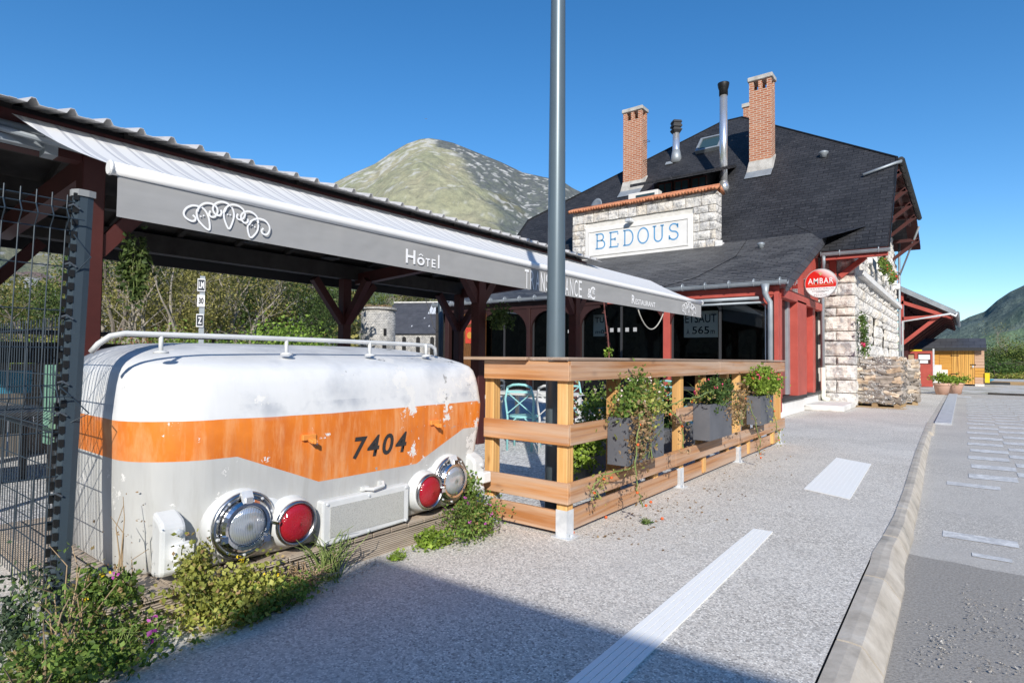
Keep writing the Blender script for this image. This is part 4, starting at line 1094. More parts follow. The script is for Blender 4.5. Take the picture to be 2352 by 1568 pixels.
# hanging wire ends tied on the post
mb = MB(); mb.tube([(FXp+.045, FYp-.01, 1.80), (FXp+.075, FYp+.05, 1.70), (FXp+.035, FYp+.0, 1.62)], .0035, 6); mb.tube([(FXp+.045, FYp-.04, 1.1), (FXp+.08, FYp+.06, .98), (FXp+.03, FYp-.01, .93)], .0035, 6)
mb.build('tie_wire', 'fence_grey', po)
fb = thing('mesh_fence_panel', 'lower dark mesh fence panel running back along the locomotive side', 'fence panel', (FXp-1.2, FYp, 0), 'welded mesh fence')
for k in range(44):
    x = FXp-.07-k*.052
    mb = MB(); vert_wire(mb, lambda z, o: V((x, FYp-.0-o*1.4, z)), .05, 1.43, (.92, ), .0025); mb.build('vertical_wire', 'fence_grey', fb)
for z in (.10, .30, .50, .70, .87, .92, .97, 1.15, 1.38):
    o_ = .063 if abs(z-.92) < .001 else 0
    mb = MB(); mb.tube([V((FXp-.04, FYp-o_, z)), V((FXp-2.5, FYp-o_, z))], .003, 6); mb.build('horizontal_wire', 'fence_grey', fb)
MB().box(FXp-2.56, FXp-2.5, FYp-.03, FYp+.03, 0, 1.5).build('end_post', 'fence_post_grey', fb)

# ---------------------------------------------------------------- behind the fence / under the canopy
pf = thing('plank_fence', 'weathered grey plank fence behind the terrace, dark along its top', 'fence', (-9.2, 3, 0))
for k in range(36):
    y = -4.5+k*.245; mb = MB(); z1 = 1.36+.01*math.sin(k*2.1)
    mb.box(-9.20, -9.175, y, y+.235, .0, z1-.22); mb.build('plank', 'grey_plank', pf)
MB().box(-9.172, -9.14, -4.5, 4.32, 1.14, 1.40).build('top_board', 'plank_dark', pf)
hr = thing('pipe_handrail', 'dark pipe handrail above the weathered plank fence', 'handrail', (-9.0, 3, 0))
MB().tube([(-9.0, -4.5, 1.52), (-9.0, 4.5, 1.52)], .03, 8).build('rail', 'charcoal', hr)
for k in range(5): MB().tube([(-9.0, -3+k*1.8, 0), (-9.0, -3+k*1.8, 1.52)], .018, 6).build('upright', 'charcoal', hr)
MB().box(-8.9, -8.86, -3.5, 1.6, .74, .98)
tag(MB().box(-8.62, -8.58, -3.8, 1.95, .80, 1.06).build('blue_board', 'blue_paint', base=(-8.6, 0, .9)), 'long bright blue board in front of the grey planks', 'board')
def table(x, y, w, d, label, mat='charcoal', top='charcoal', rz=0, h=.74):
    t = thing('terrace_table', label, 'table', (x, y, 0), None)
    MB().box(x-w/2, x+w/2, y-d/2, y+d/2, h-.04, h).build('table_top', top, t, bevel=.005)
    for a in (-1, 1):
        for b in (-1, 1): MB().box(x+a*(w/2-.06)-.025, x+a*(w/2-.06)+.025, y+b*(d/2-.06)-.025, y+b*(d/2-.06)+.025, 0, h-.04).build('leg', mat, t)
    t.rotation_euler.z = rz
    return t
table(-7.0, .6, 1.0, 2.2, 'dark terrace table seen through the mesh fence')
def xchair(x, y, rz, label, mat):
    c = thing('bistro_chair', label, 'chair', (0, 0, 0), 'cross-back chairs on the terrace')
    # faces +y local; back at -y
    for s in (-1, 1):
        MB().tube([(s*.17, -.24, 0), (s*.18, -.20, .45), (s*.20, -.25, .70), (s*.16, -.27, .87)], .016, 8).build('rear_leg', mat, c, smooth=True)
        MB().tube([(s*.19, .20, 0), (s*.18, .17, .45)], .016, 8).build('front_leg', mat, c, smooth=True)
    MB().tube([(-.165, -.27, .86), (-.08, -.285, .895), (0, -.29, .90), (.08, -.285, .895), (.165, -.27, .86)], .018, 8).build('top_rail', mat, c, smooth=True)
    MB().beam((-.18, -.27, .80), (.18, -.27, .80), .015, .03).build('back_rail', mat, c)
    mb = MB(); mb.beam((-.185, -.25, .80), (.175, -.22, .50), .022, .012); mb.beam((.185, -.245, .80), (-.175, -.225, .50), .022, .012); mb.build('cross', mat, c)
    MB().lathe([(.20, .435), (.21, .45), (.20, .465), (.0, .468)], (0, 0, 0), n=20).build('seat', mat, c)
    for s in (-1, 1):
        MB().tube([(s*.18, -.20, .26), (s*.15, -.19, .37), (s*.06, -.19, .435)], .010, 6).build('brace', mat, c); MB().tube([(s*.185, .17, .26), (s*.15, .17, .37), (s*.06, .17, .435)], .010, 6).build('brace', mat, c)
    c.location = (x, y, 0); c.rotation_euler.z = rz
    return c
p1, p2 = S(1168, 962, 'z', 0), S(1205, 968, 'z', 0)
xchair(-4.86, 6.55, R(22), 'light aqua cross-back chair nearest the railing', 'aqua')
xchair(-4.32, 6.60, R(8), 'white cross-back chair beside the aqua one', 'chair_white')
xchair(-5.2, 8.1, R(190), 'aqua cross-back chair at the far side of the white table', 'aqua')
xchair(-6.3, 7.4, R(95), 'grey-white cross-back chair in the shade under the canopy', 'chair_white')
table(-5.2, 7.3, 1.3, .75, 'white table with a red menu on it in the shade', 'chair_white', 'chair_white', 0)
tag(MB().box(-5.0, -4.7, 7.05, 7.35, .742, .752).build('menu', 'sign_red', base=(-4.85, 7.2, .745)), 'red menu card lying on the white table', 'menu')
table(-4.0, 10.6, 1.2, .8, 'dark table near the porch windows', 'charcoal', 'charcoal')
xchair(-3.9, 9.6, R(-10), 'pale aqua cross-back chair near the porch windows', 'aqua')
# green crate back near the post
ga_, gb_ = S(117, 860, 'y', 1.02), S(131, 860, 'y', 1.02)
tag(MB().box(ga_.x, gb_.x, .99, 1.02, .75, 1.19).build('green_chair_back', 'green_plastic', base=(-4.8, 1, .6)), 'edge of a pale green plastic chair back beside the fence post', 'chair back')
# ================================================================ STATION BUILDING
st = thing('station_building', 'stone station building with steep dark slate roof and a carved name panel', 'building', (-8, 22, 0))
XR, XL, YE, ZE, SL = -1.53, -15.3, 17.9, 4.27, 1.08
YH0, YRG = 20.8, 24.3
def zr(y): return ZE+SL*(y-YE)
ZH, ZRG = zr(YH0), zr(YRG)
YH1, YB, ZB = 30.0, 32.6, 6.6
def zb(y): return ZRG+(ZH-ZRG)*(y-YRG)/(YH1-YRG)
A_, B_, C_, D_, E_, F_ = (XL, YE, ZE), (XR, YE, ZE), (XR, YH0, ZH), (-7.06, YRG, ZRG), (-7.9, YRG, ZRG), (XL, YH0, ZH)
G_, H_, I_, J_ = (XR, YH1, ZH), (XR, YB, ZB), (XL, YB, ZB), (XL, YH1, ZH)
polys = [(0, (A_, B_, C_, D_, E_, F_)), (1, (C_, G_, D_)), (0, (D_, G_, H_, I_, J_, E_)), (1, (F_, E_, J_))]
mb = MB()
for mi, p in polys: mb.mat(mi).quad(*[V(q) for q in p])
mb.build('roof', ['slate_main', 'slate_side'], st)
mb = MB()
for mi, p in polys: mb.quad(*[V(q)+V((0, 0, -.16)) for q in p][::-1])
rim = [A_, B_, C_, G_, H_, I_, J_, F_]
for a, b in zip(rim, rim[1:]+rim[:1]): mb.quad(V(a)+V((0, 0, -.16)), V(b)+V((0, 0, -.16)), V(b)+V((0, 0, -.012)), V(a)+V((0, 0, -.012)))
mb.build('soffit', 'soffit_red', st)
# ridge caps and verge slates
mb = MB()
for a, b in ((C_, D_), (D_, E_), (E_, F_), (F_, A_)): mb.tube([V(a)+V((0, 0, .01)), V(b)+V((0, 0, .01))], .035, 6)
mb.beam(V(B_)+V((0, .1, .0)), V(C_)+V((0, 0, .0)), .06, .05)
mb.build('ridge_trim', 'black', st)
# walls
XW, YW = -2.42, 18.5
mb = MB(); mb.quad((XW-.12, YW+.12, 0), (XW-.12, 32.3, 0), (XW-.12, 32.3, 5.6), (XW-.12, 30, 7.3), (XW-.12, 20.9, 7.3), (XW-.12, YW+.12, 4.6))
mb.quad((-15, YW+.12, 0), (XW-.12, YW+.12, 0), (XW-.12, YW+.12, 4.75), (-15, YW+.12, 4.75))
mb.quad((-15, YW+.12, 0), (-15, 32.3, 0), (-15, 32.3, 5.6), (-15, 30, 7.3), (-15, 20.9, 7.3), (-15, YW+.12, 4.6)); mb.quad((-15, 32.3, 0), (XW-.12, 32.3, 0), (XW-.12, 32.3, 5.6), (-15, 32.3, 5.6))
mb.build('wall', 'mortar', st)
rnd = random.Random(4); mb = MB()
lz = S(1971.6, 616, 'x', XW+.12).z
z = .02; row = 0
wins = [(23.0, 23.45, 1.9, 2.75), (25.9, 26.5, 1.7, 2.7), (28.2, 28.75, .2, 1.95)]
while z < 7.2:
    h = rnd.choice((.24, .28, .34, .42)) if z < lz else .24
    if z < .5: h = .36
    y = YW+(0 if row % 2 else 0); first = True
    while y < 32.2:
        L = rnd.uniform(.28, .72)*(1 if z < lz else .7)
        if first: L = .82 if row % 2 else .52
        y1 = min(y+L, 32.25)
        zt = 4.55+1.05*(y-YW) if y < 20.9 else (7.25 if y < 29.7 else 7.25-.65*(y-29.7))
        hit = any(y < b and y1 > a and z < d and z+h > c_ for a, b, c_, d in wins)
        if z+h < zt and not hit:
            rel = .085 if z < lz else .05
            if first: rough_block(mb, XW-.1, XW+(.05 if z < lz else 0), y+.004, y1-.018, z+.012, z+h-.012, '+x', .055, row*3)
            else: rough_block(mb, XW-.1, XW+(.0 if z < lz else -.03), y+.018, y1-.018, z+.014, z+h-.014, '+x', rel, row*7+int(y*5), 5, 4)
        y = y1; first = False
    # quoins and infill on the narrow face towards the camera
    x = XW+.045; first = True
    if z+h < 4.35:
        while x > -3.22:
            L = (.46 if row % 2 else .80) if first else .42
            x0 = max(x-L, -3.24)
            if x-x0 > .1: rough_block(mb, x0+.014, x-.004, YW, YW+.2, z+.012, z+h-.012, '-y', .085, row*5+int(x*9), 9, 6)
            x = x0; first = False
            if x <= -3.22: break
    z += h; row += 1
mb.build('stone_facing', 'rock_stone', st)
for a, b, c_, d in wins:
    w_ = MB().box(XW-.30, XW-.2, a, b, c_, d).build('window', 'window_dark', st)
    MB().quad((XW-.115, a, c_), (XW-.115, b, c_), (XW-.115, b, d), (XW-.115, a, d)).build('dark_recess_sheet', 'black', w_)  # flat black sheet, painted shade of the deep window recess
# string course and balcony blocks
mb = MB(); mb.box(XW-.05, XW+.19, 19.2, 32.2, lz-.16, lz+.02); mb.build('string_course', 'plinth_white', st, bevel=.01)
for k in range(7): MB().box(XW-.05, XW+.22, 20.4+k*1.7, 20.75+k*1.7, lz+.62, lz+.86).build('corbel', 'plinth_white', st, bevel=.015)
mb = MB(); mb.box(XW-.05, XW+.1, 19.3, 21.5, lz+.9, lz+1.0); mb.build('balcony_rail', 'red_dark', st)
# eaves timber: post, strut, plate under the gutter
mb = MB(); mb.box(-2.98, -2.80, YW-.13, YW-.03, 3.36, 4.2); mb.beam((-2.72, YW-.07, 3.62), (-2.10, YW-.07, 4.12), .12, .14); mb.box(-3.1, XR-.05, YW-.14, YW-.0, 4.10, 4.24); mb.box(-3.1, XR-.02, YE+.02, YE+.06, ZE-.24, ZE-.03)
mb.build('eaves_timber', 'red_paint', st, bevel=.01)
rough_block(mb2 := MB(), -2.97, -2.78, YW-.12, YW, 3.12, 3.36, '-y', .05, 3); mb2.build('corbel', 'rock_stone', st)
# trusses under the verge
mb = MB()
for k in range(6):
    y = 19.0+k*2.3; zt = min(zr(y), 7.35 if y < 30 else 6.8)-.2
    mb.beam((XW-.05, y, zt-.85), (XR+.05, y, zt-.08), .12, .13); mb.beam((XW-.05, y, zt-.06), (XR+.03, y, zt-.06), .12, .13)
mb.tube([(XR-.25, YH0, ZH-.3), (XR-.25, YH1, ZH-.3)], .07, 6); mb.beam((XR-.1, YE+.1, ZE-.2), (XR-.1, YH0, ZH-.22), .06, .2)
mb.build('truss', 'red_dark', st)
# rain gear
def gutter(name, p, q, r, mat='zinc', par=st, br=.9):
    p, q = V(p), V(q); d = (q-p); L = d.length; d.normalize(); a, b = frame(d); mb = MB(); n_ = 10
    for s_, rr in ((0, r), (1, r*.93)):
        pass
    vs = []; 
    for e in (p, q):
        for rr in (r, r*.9):
            for k in range(n_+1):
                t = PI+PI*k/n_; vs.append(e+a*math.cos(t)*rr+b*math.sin(t)*rr+V((0, 0, r*.2)))
    m_ = n_+1; fs = []
    for k in range(n_): fs += [(k, k+1, 2*m_+k+1, 2*m_+k), (m_+k, 3*m_+k, 3*m_+k+1, m_+k+1), (k, m_+k, m_+k+1, k+1), (2*m_+k, 2*m_+k+1, 3*m_+k+1, 3*m_+k)]
    fs += [(0, 2*m_, 3*m_, m_), (n_, m_+n_, 3*m_+n_, 2*m_+n_)]
    mb.add(vs, fs)
    mb.lathe([(r, 0), (r, .004)], p+V((0, 0, 0)), d, 12)
    k = br/2
    while k < L: mb.lathe([(r*1.05, 0), (r*1.12, .01), (r*1.05, .02)], p+d*k+V((0, 0, r*.12)), d, 12); k += br
    mb.tube([p+a*r+V((0, 0, r*.2)), q+a*r+V((0, 0, r*.2))], .011, 6); mb.tube([p-a*r+V((0, 0, r*.2)), q-a*r+V((0, 0, r*.2))], .011, 6)
    return mb.build(name, mat, par, smooth=False)
gutter('gutter', (-3.1, YE-.03, ZE-.07), (XR+.05, YE-.03, ZE-.09), .075)
gutter('gutter', (XR+.09, YH0+.05, ZH-.06), (XR+.09, YH1, ZH-.06), .085, 'charcoal')
mb = MB(); mb.tube([(XR+.09, YH0+.12, ZH-.08), (XR+.08, YH0-.05, ZH-.16), (XR+.02, YH0-.32, ZH-.24), (-2.35, 20.22, zr(20.22)+.10)], .045, 10); mb.build('downpipe', 'zinc', st, smooth=True)
mb = MB(); mb.tube([(-3.03, YE-.03, ZE-.1), (-3.03, YE-.03, ZE-.30), (-3.06, YE+.05, ZE-.42), (-3.12, YW-.17, ZE-.58), (-3.14, YW-.17, ZE-.8), (-3.14, YW-.17, 1.05)], .048, 12); mb.build('downpipe', 'zinc', st, smooth=True)
mb = MB(); mb.tube([(-3.14, YW-.17, 1.08), (-3.14, YW-.17, .30), (-3.12, YW-.19, .22), (-2.98, YW-.22, .17)], .062, 12); mb.build('pipe_boot', 'pipe_cream', st, smooth=True)
mb = MB(); mb.tube([(XW+.12, 31.9, 6.9), (XW+.10, 31.8, 0)], .05, 8); mb.tube([(XR+.08, YH1, ZH-.4), (XW+.12, 31.9, 5.2)], .04, 8); mb.build('downpipe', 'zinc', st, smooth=True)

# ---------------------------------------------------------------- name panel
YP = 18.2
pp = thing('name_parapet', 'rough stone parapet with a white carved panel reading BEDOUS and clay tile coping', 'parapet', (-8.7, YP, 5))
x0 = S(1315, 520, 'y', YP).x; x1 = S(1644, 520, 'y', YP).x
zt = S(1480, 463, 'y', YP).z; zb_ = S(1505, 583, 'y', YP).z
MB().box(x0+.02, x1-.02, YP+.06, YP+.55, zb_-.4, zt).build('core', 'mortar', pp)
px0, px1 = S(1345, 560, 'y', YP).x, S(1592, 540, 'y', YP).x; pz0, pz1 = zb_+.03, S(1345, 527, 'y', YP).z
mb = MB(); rnd = random.Random(8); z = zb_; row = 0
while z < zt-.05:
    h = min(rnd.choice((.24, .28, .32)), zt-z) if z > pz1-.05 else (pz1-pz0)/4
    if z <= pz1-.05 and z+h > pz1: h = pz1-z
    x = x0
    while x < x1-.01:
        L = rnd.uniform(.3, .62); xe = min(x+L, x1)
        if x1-xe < .15: xe = x1
        segs = [(x, xe)]
        if z < pz1-.03:
            segs = []
            if x < px0: segs.append((x, min(xe, px0)))
            if xe > px1: segs.append((max(x, px1), xe))
        for a, b in segs:
            if b-a > .05: rough_block(mb, a+.012, b-.012, YP, YP+.1, z+.012, z+h-.012, '-y', .05, row*9+int(x*7), 4, 3)
        x = xe
    # right return
    rough_block(mb, x1-.1, x1, YP+.02, YP+.27, z+.012, z+h-.012, '+x', .05, row, 3, 3); rough_block(mb, x1-.1, x1, YP+.29, YP+.55, z+.012, z+h-.012, '+x', .05, row+5, 3, 3)
    z += h; row += 1
mb.build('stone_facing', 'rock_stone', pp)
# clay tile coping: rows of little half-round tiles
mb = MB(); k = x0-.06
rnd = random.Random(2)
while k < x1+.05:
    for yy0, yy1, za, zc in ((YP-.14, YP+.22, .0, .16), (YP+.62, YP+.24, .0, .16)):
        z_ = zt+.01+rnd.uniform(-.008, .012)
        mb.tube([(k, yy0, z_+za), (k+rnd.uniform(-.01, .01), yy1, z_+zc)], [.062, .05], 7)
    k += .105
mb.tube([(x0-.06, YP+.23, zt+.18), (x1+.05, YP+.23, zt+.18)], .06, 8)
mb.build('tile_coping', 'clay_tile', pp, smooth=True)
# panel: stone slab with raised border
mb = MB(); mb.box(px0, px1, YP-.03, YP+.1, pz0, pz1); mb.build('panel', 'plinth_white', pp, bevel=.01)
mb = MB(); t = .035
fx0, fx1, fz0, fz1 = px0+.14, px1-.14, pz0+.12, pz1-.12
for a, b, c_, d in ((fx0, fx1, fz1-t, fz1), (fx0, fx1, fz0, fz0+t), (fx0, fx0+t, fz0+t, fz1-t), (fx1-t, fx1, fz0+t, fz1-t)): mb.box(a, b, YP-.052, YP-.028, c_, d)
mb.build('panel_border', 'concrete', pp)
mb = MB(); mb.box(x0-.02, x1+.22, YP-.09, YP+.3, zb_-.10, zb_-.005); mb.build('base_band', 'plinth_white', pp, bevel=.01)
mb = MB(); rough_block(mb, x1-.02, x1+.2, YP-.03, YP+.3, zb_, zb_+.2, '-y', .03, 2); mb.box(x1, x1+.18, YP, YP+.3, zb_, zb_+.16); mb.build('corner_stone', 'plinth_white', pp)
# letters, slab-serif strokes
mb = MB(); lx0 = S(1368, 570, 'y', YP-.03).x; lx1 = S(1564, 520, 'y', YP-.03).x; lzb = S(1368, 572, 'y', YP-.03).z; lh = S(1368, 539, 'y', YP-.03).z-lzb
lw = (lx1-lx0); cw = lw/6.0; w_ = .048
def arc(cx, cz, rx, rz, a0, a1, k=12): return [(cx+rx*math.cos(R(a0+(a1-a0)*i/k)), cz+rz*math.sin(R(a0+(a1-a0)*i/k))) for i in range(k+1)]
GL = {
 'B': [[(.12, 0), (.12, 1)], [(0, 0), (.45, 0)]+arc(.45, .27, .25, .27, -90, 90, 8)+[(.12, .54)], [(0, 1), (.40, 1)]+arc(.40, .77, .2, .23, 90, -90, 8)],
 'E': [[(.12, 0), (.12, 1)], [(0, 0), (.66, 0), (.66, .2)], [(0, 1), (.64, 1), (.64, .8)], [(.12, .52), (.45, .52), ], [(.45, .42), (.45, .62)]],
 'D': [[(.12, 0), (.12, 1)], [(0, 0), (.35, 0)]+arc(.35, .5, .35, .5, -90, 90, 14)+[(0, 1)]],
 'O': [arc(.38, .5, .36, .5, 0, 360, 24)],
 'U': [[(.12, 1), (.12, .32)]+arc(.38, .30, .26, .30, 180, 360, 12)+[(.64, 1)], [(0, 1), (.25, 1)], [(.52, 1), (.76, 1)]],
 'S': [arc(.36, .76, .26, .24, 20, 270, 12)+arc(.36, .26, .28, .26, 90, -160, 12), [(.62, .72), (.62, 1)], [(.08, .02), (.08, .3)]],
}
for i, ch in enumerate('BEDOUS'):
    for st_ in GL[ch]:
        ribbon(mb, [V((lx0+cw*i*1.035+a*cw, YP-.034, lzb+b*lh)) for a, b in st_], w_, (0, -1, 0))
mb.build('lettering', 'blue_letter', pp)
MB().box(S(1450, 520, 'y', YP).x-.1, S(1450, 520, 'y', YP).x+.12, YP-.28, YP-.02, pz1-.02, pz1+.10).build('floodlight', 'galvanised', pp, bevel=.02)

# ---------------------------------------------------------------- dormer
dz = S(1500, 421, 'y', 19.3).z
dx0, dx1 = S(1447, 431, 'y', 19.3).x, S(1652, 394, 'y', 19.3).x
dm = thing('dormer', 'wide low slate-roofed dormer with red framed windows behind the name parapet', 'dormer', ((dx0+dx1)/2, 20, 6))
yb = YE+(dz+.22*2.4-ZE)/SL
sl2 = .33; ybk = (dz-ZE+SL*YE-sl2*19.3)/(SL-sl2); zbk = zr(ybk)
mb = MB(); mb.prism([V((dx0, 19.3, dz)), V((dx1-.15, 19.3, dz)), V((dx1-.15, ybk, zbk)), V((dx0, ybk, zbk))], (0, 0, .11)); mb.build('roof', 'slate_main', dm)
mb = MB(); mb.box(dx0+.7, dx1-.75, 19.85, 19.95, zr(19.85)-.2, dz+.14)
mb.add([(dx1-.75, 19.85, zr(19.85)), (dx1-.75, 19.85, dz+.14), (dx1-.75, ybk, zbk)], [(0, 1, 2)]); mb.add([(dx0+.7, 19.85, zr(19.85)), (dx0+.7, 19.85, dz+.14), (dx0+.7, ybk, zbk)], [(0, 2, 1)])
mb.build('wall', 'slate_side', dm)
for k in range(3):
    a = dx0+.85+k*.62
    w_ = MB().box(a, a+.55, 19.81, 19.85, zr(19.85)+.02, dz+.10).build('window', 'red_dark', dm)
    MB().box(a+.05, a+.25, 19.80, 19.812, zr(19.85)+.10, dz+.05).build('pane', 'glass_panel_teal', w_); MB().box(a+.30, a+.50, 19.80, 19.812, zr(19.85)+.10, dz+.05).build('pane', 'glass_panel_teal', w_)
# air conditioner and dish behind the parapet
a0, a1 = S(1443, 455, 'y', 19.0), S(1511, 445, 'y', 19.0)
ac = thing('air_conditioner', 'white outdoor air conditioner unit with teal grille on the roof behind the parapet', 'air conditioner', ((a0.x+a1.x)/2, 19.1, a0.z-.2))
MB().box(a0.x, a1.x, 19.0, 19.35, zr(19.1), S(1480, 441, 'y', 19.0).z+.02).build('casing', 'ac_white', ac, bevel=.01)
MB().box(a0.x+.3, a1.x-.12, 18.985, 19.0, zr(19.1), S(1480, 446, 'y', 19.0).z).build('grille', 'glass_panel_teal', ac)
dc = S(1370, 474, 'y', 18.9)
ds = thing('satellite_dish', 'pale grey satellite dish peeping over the left end of the parapet', 'satellite dish', dc)
MB().lathe([(.0, .05), (.15, .045), (.25, .02), (.30, -.02), (.30, -.03), (.22, .0), (.0, .03)], dc, V((.3, .95, -.2)), 20).build('dish', 'zinc', ds, smooth=True)
MB().tube([dc+V((0, .05, 0)), dc+V((0, .3, -.4))], .02, 6).build('arm', 'charcoal', ds)
# ---------------------------------------------------------------- chimneys and flues
def chimney(pxl, pxr, pyb, pyt, yc, label, w=None, dep=.5, fl=.16, steps=False):
    a, b = S(pxl, pyb, 'y', yc), S(pxr, pyb, 'y', yc); ztop = S((pxl+pxr)/2, pyt, 'y', yc).z; x0, x1 = a.x, b.x-.10
    c = thing('brick_chimney', label, 'chimney', ((x0+x1)/2, yc+dep/2, zr(yc) if yc < YRG else ZRG-.5), 'brick chimneys on the slate roof')
    zb0 = min(zr(yc), ZRG-.4); cap = .16; op = .34
    MB().box(x0, x1, yc, yc+dep, zb0-.2, ztop-cap-op).build('stack', 'brick', c)
    mb = MB(); w3 = (x1-x0)
    for a_, b_ in ((0, .2), (.42, .58), (.8, 1)):
        for c_, d_ in ((0, .12), (dep-.12, dep)): mb.box(x0+w3*a_, x0+w3*b_, yc+c_, yc+d_, ztop-cap-op, ztop-cap)
    mb.box(x0+w3*.02, x0+w3*.98, yc+.12, yc+dep-.12, ztop-cap-op, ztop-cap-op+.02)
    mb.build('smoke_openings', 'brick', c)
    MB().box(x0-.05, x1+.05, yc-.05, yc+dep+.05, ztop-cap, ztop).build('cap', 'cap_stone', c, bevel=.02)
    mb = MB(); q = .07
    mb.add([(x0-q, yc-q-.25*fl, zb0-.10), (x1+q, yc-q-.25*fl, zb0-.10), (x1+q, yc+dep, zb0+.42), (x0-q, yc+dep, zb0+.42), (x0-.01, yc-.01, zb0+.30), (x1+.01, yc-.01, zb0+.30), (x1+.01, yc+dep+.01, zb0+.6), (x0-.01, yc+dep+.01, zb0+.6)],
           [(0, 1, 5, 4), (1, 2, 6, 5), (2, 3, 7, 6), (3, 0, 4, 7), (4, 5, 6, 7)])
    mb.build('flashing', 'cap_stone', c)
    mb = MB(); mb.quad((x0-q, yc-.40, zb0-.40+.015), (x1+q, yc-.40, zb0-.40+.015), (x1+q, yc-.07, zb0-.05), (x0-q, yc-.07, zb0-.05)); mb.build('lead_apron', 'zinc', c)
    if steps:
        mb = MB()
        for zz in (1.1, 1.9): mb.tube([(x1, yc+.15, zb0+zz), (x1+.2, yc+.15, zb0+zz), (x1+.2, yc+.35, zb0+zz), (x1, yc+.35, zb0+zz)], .012, 5)
        mb.build('step_irons', 'charcoal', c)
    return c
chimney(1721, 1779, 385, 172, 21.35, 'tall brick chimney right of the shiny flue, tallest of all')
chimney(1431, 1479, 420, 247, 21.55, 'brick chimney farthest left with climbing irons on its side', steps=True)
cc = S(1707, 275, 'y', 27.5)
c3 = thing('brick_chimney', 'small brick chimney mostly hidden behind the tall one', 'chimney', cc, 'brick chimneys on the slate roof')
MB().box(cc.x, cc.x+.7, 27.5, 28, cc.z-2.5, cc.z+.55).build('stack', 'brick', c3); MB().box(cc.x-.05, cc.x+.75, 27.45, 28.05, cc.z+.55, cc.z+.72).build('cap', 'cap_stone', c3)
fc = S(1662, 425, 'y', 20.75); ztop = S(1660, 192, 'y', 20.75).z
f1 = thing('steel_flue', 'tall shiny stainless steel flue with a black cap, left of the tallest chimney', 'flue', fc)
MB().lathe([(.135, -.3), (.135, ztop-fc.z-.45)], (fc.x, 20.75, fc.z), n=28).build('pipe', 'flue_steel', f1, smooth=True)
MB().lathe([(.15, 0), (.15, .22), (.17, .25), (.20, .40), (.20, .44), (.16, .44)], (fc.x, 20.75, ztop-.45), n=24).build('cap', 'black', f1, smooth=True)
MB().lathe([(.20, -.25), (.19, -.05), (.14, .12)], (fc.x, 20.75, fc.z), n=24).build('collar', 'flue_steel', f1, smooth=True)
fc = S(1553, 362, 'y', 22.7); ztop = S(1555, 276, 'y', 22.7).z
f2 = thing('steel_flue', 'short stainless flue with a dark louvred cowl, left of the roof window', 'flue', fc)
MB().lathe([(.17, -.3), (.15, .1), (.14, ztop-fc.z-.55)], (fc.x, 22.7, fc.z), n=24).build('pipe', 'flue_steel', f2, smooth=True)
MB().lathe([(.17, 0), (.26, .12), (.26, .16), (.20, .17), (.20, .24), (.26, .25), (.26, .33), (.22, .35), (.22, .42), (.26, .43), (.22, .52)], (fc.x, 22.7, ztop-.55), n=4).build('cowl', 'charcoal', f2)
MB().lathe([(.26, -.25), (.2, .05), (.15, .3)], fc, n=20).build('flashing', 'zinc', f2, smooth=True)
# roof window
def onroof(px, py, lift=0):
    d = S(px, py, 'y', 10)-EYEV; nrm = V((0, -SL, 1)); p0 = V((0, YE, ZE)); t = (p0-EYEV).dot(nrm)/d.dot(nrm); return EYEV+d*t+nrm.normalized()*lift
a, b, c_ = onroof(1598, 355), onroof(1653, 345), onroof(1608, 326)
rw = thing('roof_window', 'tilted roof window with a grey frame between the two flues', 'roof window', a)
nrm = V((0, -SL, 1)).normalized(); ux = V((1, 0, 0)); uy = V((0, 1, SL)).normalized(); W_ = (b-a).x; H_ = (c_-a).dot(uy)
mb = MB(); o_ = a
for u0, u1, v0, v1 in ((0, W_, 0, .09), (0, W_, H_-.09, H_), (0, .09, .09, H_-.09), (W_-.09, W_, .09, H_-.09)):
    mb.prism([o_+ux*u0+uy*v0-nrm*.02, o_+ux*u1+uy*v0-nrm*.02, o_+ux*u1+uy*v1-nrm*.02, o_+ux*u0+uy*v1-nrm*.02], nrm*.17)
mb.build('frame', 'zinc', rw)
MB().quad(o_+ux*.08+uy*.08+nrm*.10, o_+ux*(W_-.08)+uy*.08+nrm*.10, o_+ux*(W_-.08)+uy*(H_-.08)+nrm*.10, o_+ux*.08+uy*(H_-.08)+nrm*.10).build('pane', 'glass_panel_teal', rw)
# slate vents
for px, py, s in ((1892, 359, .15), (1653, 455, .1)):
    p = onroof(px, py, .05); MB().lathe([(s*.6, -.1), (s*.7, .0), (s, .05), (s, .09), (s*.5, .13), (0, .135)], p, n=16).build('roof_vent', 'zinc', st, smooth=True)
mb = MB(); p = onroof(1528, 381, .02); mb.prism([p, p+ux*.3, p+ux*.3+uy*.2, p+uy*.2], nrm*.03); mb.build('roof_tile_patch', 'zinc', st)

# ================================================================ PORCH (glazed restaurant front)
po_ = thing('glazed_porch', 'low slate-roofed porch with red timber posts and dark glazing', 'porch', (-6, 16, 0))
YG, ZG = 13.7, 3.05; YT = 18.12; PS = .395
def zp(y): return ZG+PS*(y-YG)
XPR, XPL = -3.05, -13.9
W1 = onroof(1990, 521); V1 = onroof(1889, 556)
mb = MB()
yc_ = (ZE-SL*YE-ZG+PS*YG)/(PS-SL)      # where porch plane meets main plane
top = zp(yc_)
mb.quad((XPL, YG, ZG), (XPR, YG, ZG), (XPR, yc_, top), (XPL+2.6, yc_, top))
mb.quad((XPL, YG, ZG), (XPL+2.6, yc_, top), (XPL, yc_, ZG))
mb.build('roof', 'slate_porch', po_)
mb = MB(); mb.quad(V((XPR, 17.55, zp(17.55)+.0)), W1+V((0, 0, .02)), V((XPR-.9, yc_+.3, zr(yc_+.3)+.02)), V((XPR-.4, yc_, top+.01))); mb.build('roof_fillet', 'slate_main', po_)
